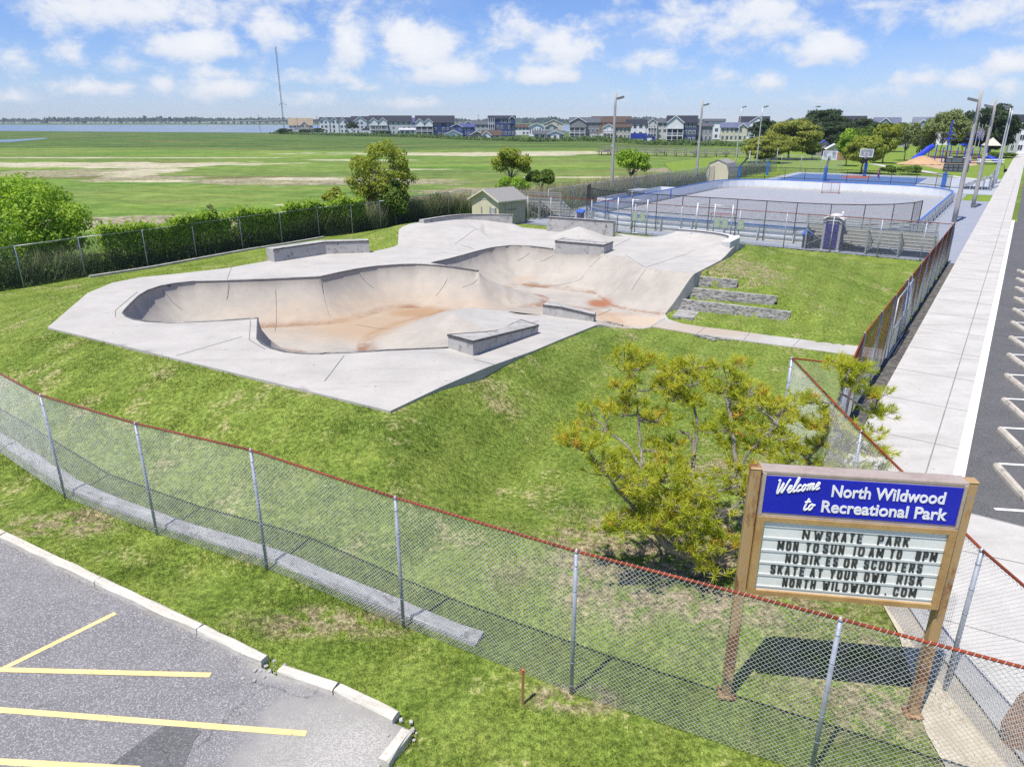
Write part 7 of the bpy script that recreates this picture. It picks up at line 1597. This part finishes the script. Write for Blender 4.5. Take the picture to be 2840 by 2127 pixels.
# park lawns, paths and play yard beyond the courts
k = NT('park_grass'); c, f_, b_ = grass_color(k); M_PARKG = k.done(k.mix(.5, c, (.16, .25, .035)), .9, spec=.1)
sheet('park_lawn', [st(99.4, -40), st(99.4, -2.4), st(330, -3.1), st(330, -60), st(140, -60)], .0, M_PARKG)
sheet('grass_patch', [st(91.5, -5.0), st(91.5, -2.3), st(99.4, -2.4), st(99.4, -5.0)], .017, M_PARKG)
pw = [f4(*p) for p in ((1040,650),(1110,660),(1250,690),(1400,700),(1590,735),(1900,775),(2060,790))]
L_, R_ = [], []
pw = catmull(pw, 4)
for i, p in enumerate(pw):
    d = np.array(pw[min(i + 1, len(pw) - 1)]) - np.array(pw[max(i - 1, 0)]); d /= np.linalg.norm(d); n_ = np.array((-d[1], d[0])) * .8; L_.append(p + n_); R_.append(p - n_)
strip('park_path', L_, R_, .03, M_WALK)
sheet('play_sand', [f4(1290,640), f4(1480,672), f4(1560,690), f4(1850,660), f4(1880,625), f4(1500,590), f4(1400,600)], .02, simple('play_sand', (.48, .34, .22), (.38, .26, .16), 1, .95))
# ship shaped play structure
M_PB = simple('play_blue', (.02, .05, .50), (.03, .07, .56), 2, .4); M_PBR = simple('play_brown', (.26, .16, .11), (.2, .12, .08), 2, .6); M_PTAN = simple('play_tan', (.55, .5, .42), (.48, .43, .36), 2, .6)
py = 150.; ps = lambda x: xof(py, G4(x), 450); pzv = lambda y: zof(py, H4(y))
r = empty('play_structure', (ps(1680), py, 0), -.45, 'blue and brown ship shaped play structure with two masts', 'play structure')
m = MB(); m.box((0, 0, 1.2), (9.5, 2.6, .15)); m.box((-1, 0, 2.1), (4.4, 2.6, .12)); m.build('platform', M_PBR, r)
for i in range(9): m = MB(); m.tube([(-5 + i * 1.25, -1.3, 0), (-5 + i * 1.25, -1.3, 3.0 + .5 * (i % 2))], .1, 8); m.build('post', M_PB, r)
for x in (-1.8, 2.2):
    m = MB(); m.tube([(x, 0, 0), (x, 0, 8.0)], .13, 8); m.box((x, 0, 5.6), (1.7, .12, .14)); m.box((x, 0, 4.6), (2.2, .12, .14)); m.box((x, 0, 6.6), (.5, .12, .12)); m.build('mast', M_PB, r)
m = MB()
for i in range(26): m.box((-4.9 + i * .39, -1.32, 1.75), (.06, .05, 1.0))
m.box((0, -1.32, 2.3), (9.8, .08, .09)); m.build('railing', M_PBR, r)
m = MB(); m.tube([(5.2, -.6, 1.3), (6.2, -.9, 1.0), (7.2, -1.1, .35), (7.9, -1.2, .15)], .38, 8); m.build('slide', M_PB, r)
m = MB()
for i in range(5): m.box((-5.4, -1.4 - i * .3, 1.1 - i * .24), (1.3, .3, .06))
m.build('steps', M_PTAN, r)
m = MB(); m.add([(4.0, -1.6, 3.4), (7.2, -1.6, 3.4), (7.2, 1.6, 3.4), (4.0, 1.6, 3.4), (5.6, 0, 4.9)], [(0, 1, 4), (1, 2, 4), (2, 3, 4), (3, 0, 4)]); m.build('canopy', M_PTAN, r)
sl_ = empty('slide', (xof(148, G4(1420), 450), 148, 0), .3, 'wavy bright blue slide on the sand left of the play structure', 'slide'); m = MB(); m.tube([(-2.2, 0, .5), (-1.2, 0, 1.2), (0, 0, 1.9), (1.2, 0, 2.8), (2.2, 0, 3.2)], .55, 8); m.build('chute', M_PB, sl_); m = MB()
for x, z in ((-1, 1.2), (1.6, 2.9)): m.tube([(x, 0, 0), (x, 0, z)], .07, 6)
m.build('leg', M_PTAN, sl_)
m = MB(); bmx = xof(146, G4(1430), 450)
for i in range(12):
    for j in range(5): pass
g_ = 14; vs = [(bmx + (i - 7) * .75, 146 + (j - 7) * .5, .05 + 1.5 * math.exp(-((i - 7) / 3.6) ** 2 - ((j - 7) / 3.6) ** 2) + .05 * math.sin(i * 3 + j)) for i in range(15) for j in range(15)]
m.add(vs, [(i * 15 + j, (i + 1) * 15 + j, (i + 1) * 15 + j + 1, i * 15 + j + 1) for i in range(14) for j in range(14)]); m.build('sand_mound', simple('orange_sand', (.50, .33, .19), (.4, .26, .15), .8, .95), smooth=True)['kind'] = 'structure'
# flag poles, blue canopy, park buildings
M_FLAGR = simple('flag_cloth_dark', (.12, .10, .22), (.4, .38, .42), 3, .8)
for j, (x, yb, yt) in enumerate(((1822, 560, 330), (1850, 560, 345))):
    y = 160.; h = zof(y, H4(yt)); r = empty('flag_pole', (xof(y, G4(x), 420), y, 0), -.4, ['pale flag pole with drooping flag behind the play structure, left one', 'pale flag pole with drooping flag behind the play structure, right one'][j], 'flag pole', 'flag poles by the play yard'); m = MB(); m.tube([(0, 0, 0), (0, 0, h)], [.09, .05], 8); m.build('pole', M_POLEM, r); m = MB(); z0 = h * .72
    vs = [(.06 + .18 * i + .05 * math.sin(k_), .1 * math.sin(i * 1.4 + k_ * .5), z0 + h * .2 - k_ * .5 - i * .28) for k_ in range(5) for i in range(4)]; m.add(vs, [(k_ * 4 + i, k_ * 4 + i + 1, k_ * 4 + 5 + i, k_ * 4 + 4 + i) for k_ in range(4) for i in range(3)]); m.build('flag', M_FLAGR, r)
y = 175.; r = empty('canopy', (xof(y, G4(1835), 400), y, 0), 0, 'blue pointed canopy roof behind the flag poles', 'canopy'); m = MB(); z0 = zof(y, H4(505)); z1 = zof(y, H4(470)); m.add([(-3, -2, z0), (3, -2, z0), (3, 2, z0), (-3, 2, z0), (0, 0, z1)], [(0, 1, 4), (1, 2, 4), (2, 3, 4), (3, 0, 4)]); m.build('roof', M_PB, r); m = MB()
for x in (-2.8, 2.8): m.tube([(x, -1.8, 0), (x, -1.8, z0)], .1, 6)
m.build('post', M_POLEM, r)
def pavilion(label, x0, x1, yb, ye, yr, wall, roof):
    y = at(1420, H4(yb))[1]; xa, xb = xof(y, G4(x0), 430), xof(y, G4(x1), 430); W = xb - xa; r = empty('park_building', ((xa + xb) / 2, y, 0), -.35, label, 'building'); he, hr = zof(y, H4(ye)), zof(y, H4(yr)); m = MB(); m.prism([(-W / 2, 0), (W / 2, 0), (W / 2, 5), (-W / 2, 5)], 0, he); m.add([(-W / 2, 0, he), (W / 2, 0, he), (0, 0, hr - .1), (-W / 2, 5, he), (W / 2, 5, he), (0, 5, hr - .1)], [(0, 1, 2), (3, 5, 4)]); m.build('wall', wall, r)
    m = MB()
    for s_ in (-1, 1): p = [(0, -.4, hr), (s_ * (W / 2 + .5), -.4, he - .2), (s_ * (W / 2 + .5), 5.4, he - .2), (0, 5.4, hr)]; m.add(p, [(0, 1, 2, 3)])
    m.build('roof', roof, r).modifiers.new('t', 'SOLIDIFY').thickness = .12
    m = MB(); m.box((0, -.04, he * .45), (W * .25, .06, he * .8)); m.build('door', M_DARKIN, r); return r
pavilion('small grey park building with bright blue roof left of the maples', 620, 722, 590, 520, 470, hm((.30, .28, .26)), hm((.07, .10, .36), 'roofing'))
pavilion('small white gabled park building between the pines and the maples', 705, 800, 600, 535, 500, hm((.60, .60, .58)), M_BOARD)
m = MB(); y = at(1420, H4(620))[1]; m.box((xof(y, G4(815), 440), y, .8), (2.6, 1.4, 1.6), .3); tag(m.build('orange_play_block', hm((.42, .24, .07)), loc=np.array((xof(y, G4(815), 440), y, 0))), 'ochre coloured box below the bright maple', 'box')
# benches and picnic table on the right lawn
y = at(1420, H4(655))[1]; r = empty('picnic_table', (xof(y, G4(1950), 450), y, 0), -.6, 'white picnic table on the far right lawn', 'picnic table'); m = MB(); m.box((0, 0, .95), (4.5, 1.1, .1)); m.build('top', M_BOARD, r); m = MB(); m.box((0, -1, .55), (4.5, .4, .08)); m.box((0, 1, .55), (4.5, .4, .08)); m.build('bench', M_BOARD, r); m = MB(); m.box((-1.6, 0, .45), (.15, 1.8, .9)); m.box((1.6, 0, .45), (.15, 1.8, .9)); m.build('leg', M_BOARD, r)
y = at(1420, H4(712))[1]; r = empty('park_bench', (xof(y, G4(2065), 475), y, 0), 1.0, 'dark park bench on its slab beside the far sidewalk', 'bench'); m = MB(); m.box((0, 0, .45), (1.7, .45, .06)); m.build('seat', M_DARKIN, r); m = MB(); m.box((0, .22, .8), (1.7, .06, .5)); m.build('backrest', M_DARKIN, r)
for x in (-.7, .7): m = MB(); m.box((x, 0, .22), (.08, .45, .44)); m.build('leg', M_DARKIN, r)
# ---------------------------------------------------------------- blades of grass on the lawn
def scatter(n, x0, x1, y0, y1, keepf=1.0):
    P = np.column_stack([rng.uniform(x0, x1, n), rng.uniform(y0, y1, n)])
    P = P[inside(P, LAWN) & ~inside(P, DECK_OUT)]
    dq, _ = poly_dist(P, PATH_NEAR); dq2, _ = poly_dist(P, PATH_FAR); ip = inside(P, list(PATH_NEAR) + list(PATH_FAR)[::-1]); return P[~ip]
def patch(x, y): return np.sin(x * 1.7 + 2 * np.sin(y * .8)) * np.sin(y * 1.9 + 1.5 * np.sin(x * 1.1)) + .6 * np.sin(x * 4.3 + y * 3.1) * np.sin(y * 5.2 - x * 2.2)
GB = []
for (n, x0, x1, y0, y1, hh_, ww) in ((190000, -13, 7, 4, 12.5, .075, .0065), (150000, -18, 7.5, 12.5, 22, .075, .008), (90000, -24, 20, 22, 45, .07, .012)):
    P = scatter(n, x0, x1, y0, y1); f = patch(P[:, 0], P[:, 1]); P = P[rng.random(len(P)) < np.clip(.55 + .35 * f, .08, 1)]; f = patch(P[:, 0], P[:, 1])
    z_ = ground_h(P); h_ = hh_ * rng.uniform(.4, 1.1, len(P)) * (1 + .45 * np.clip(f, -.6, 1)); GB.append(blades(np.column_stack([P, z_ - .01]), h_, np.full(len(P), ww), .55))
# taller weeds at the foot of the concrete beam, the fences and the kerb
W_ = []
for line_, n, sp in ((FRONT[2:8], 5200, .2), ([KC[1], KC[2], KC[3], KC[4]], 2600, .12), (WALKF, 3500, .2), (LF[1:9], 4000, .2)):
    q = np.array(line_); s0 = np.r_[0, np.cumsum(np.hypot(*np.diff(q, axis=0).T))]; t_ = rng.uniform(0, s0[-1], n); P = np.column_stack([np.interp(t_, s0, q[:, 0]), np.interp(t_, s0, q[:, 1])]) + rng.normal(0, sp, (n, 2)) + (.0, .08); P = P[inside(P, LAWN)]; P = P[rng.random(len(P)) < np.clip(.5 + .6 * patch(P[:, 0] * 1.3, P[:, 1]), .05, 1)]
    W_.append(blades(np.column_stack([P, ground_h(P) - .01]), .15 * rng.uniform(.4, 1.3, len(P)), np.full(len(P), .0065), .4))
V = np.concatenate(GB + W_); fast_mesh('grass', V, np.arange(len(V)), 3, M_BLADE)['kind'] = 'stuff'

# ---------------------------------------------------------------- summer haze over the bay
hk = NT('haze_air'); M_HAZE = hk.m; hk.t.nodes.clear(); hv = hk.t.nodes.new('ShaderNodeVolumePrincipled'); hv.inputs['Color'].default_value = (.76, .86, 1, 1); hv.inputs['Density'].default_value = .00012
hk.t.links.new(hv.outputs[0], hk.t.nodes.new('ShaderNodeOutputMaterial').inputs['Volume'])
m = MB(); m.box((0, 1600, 29.5), (8000, 4000, 62)); m.build('haze', M_HAZE)['kind'] = 'stuff'
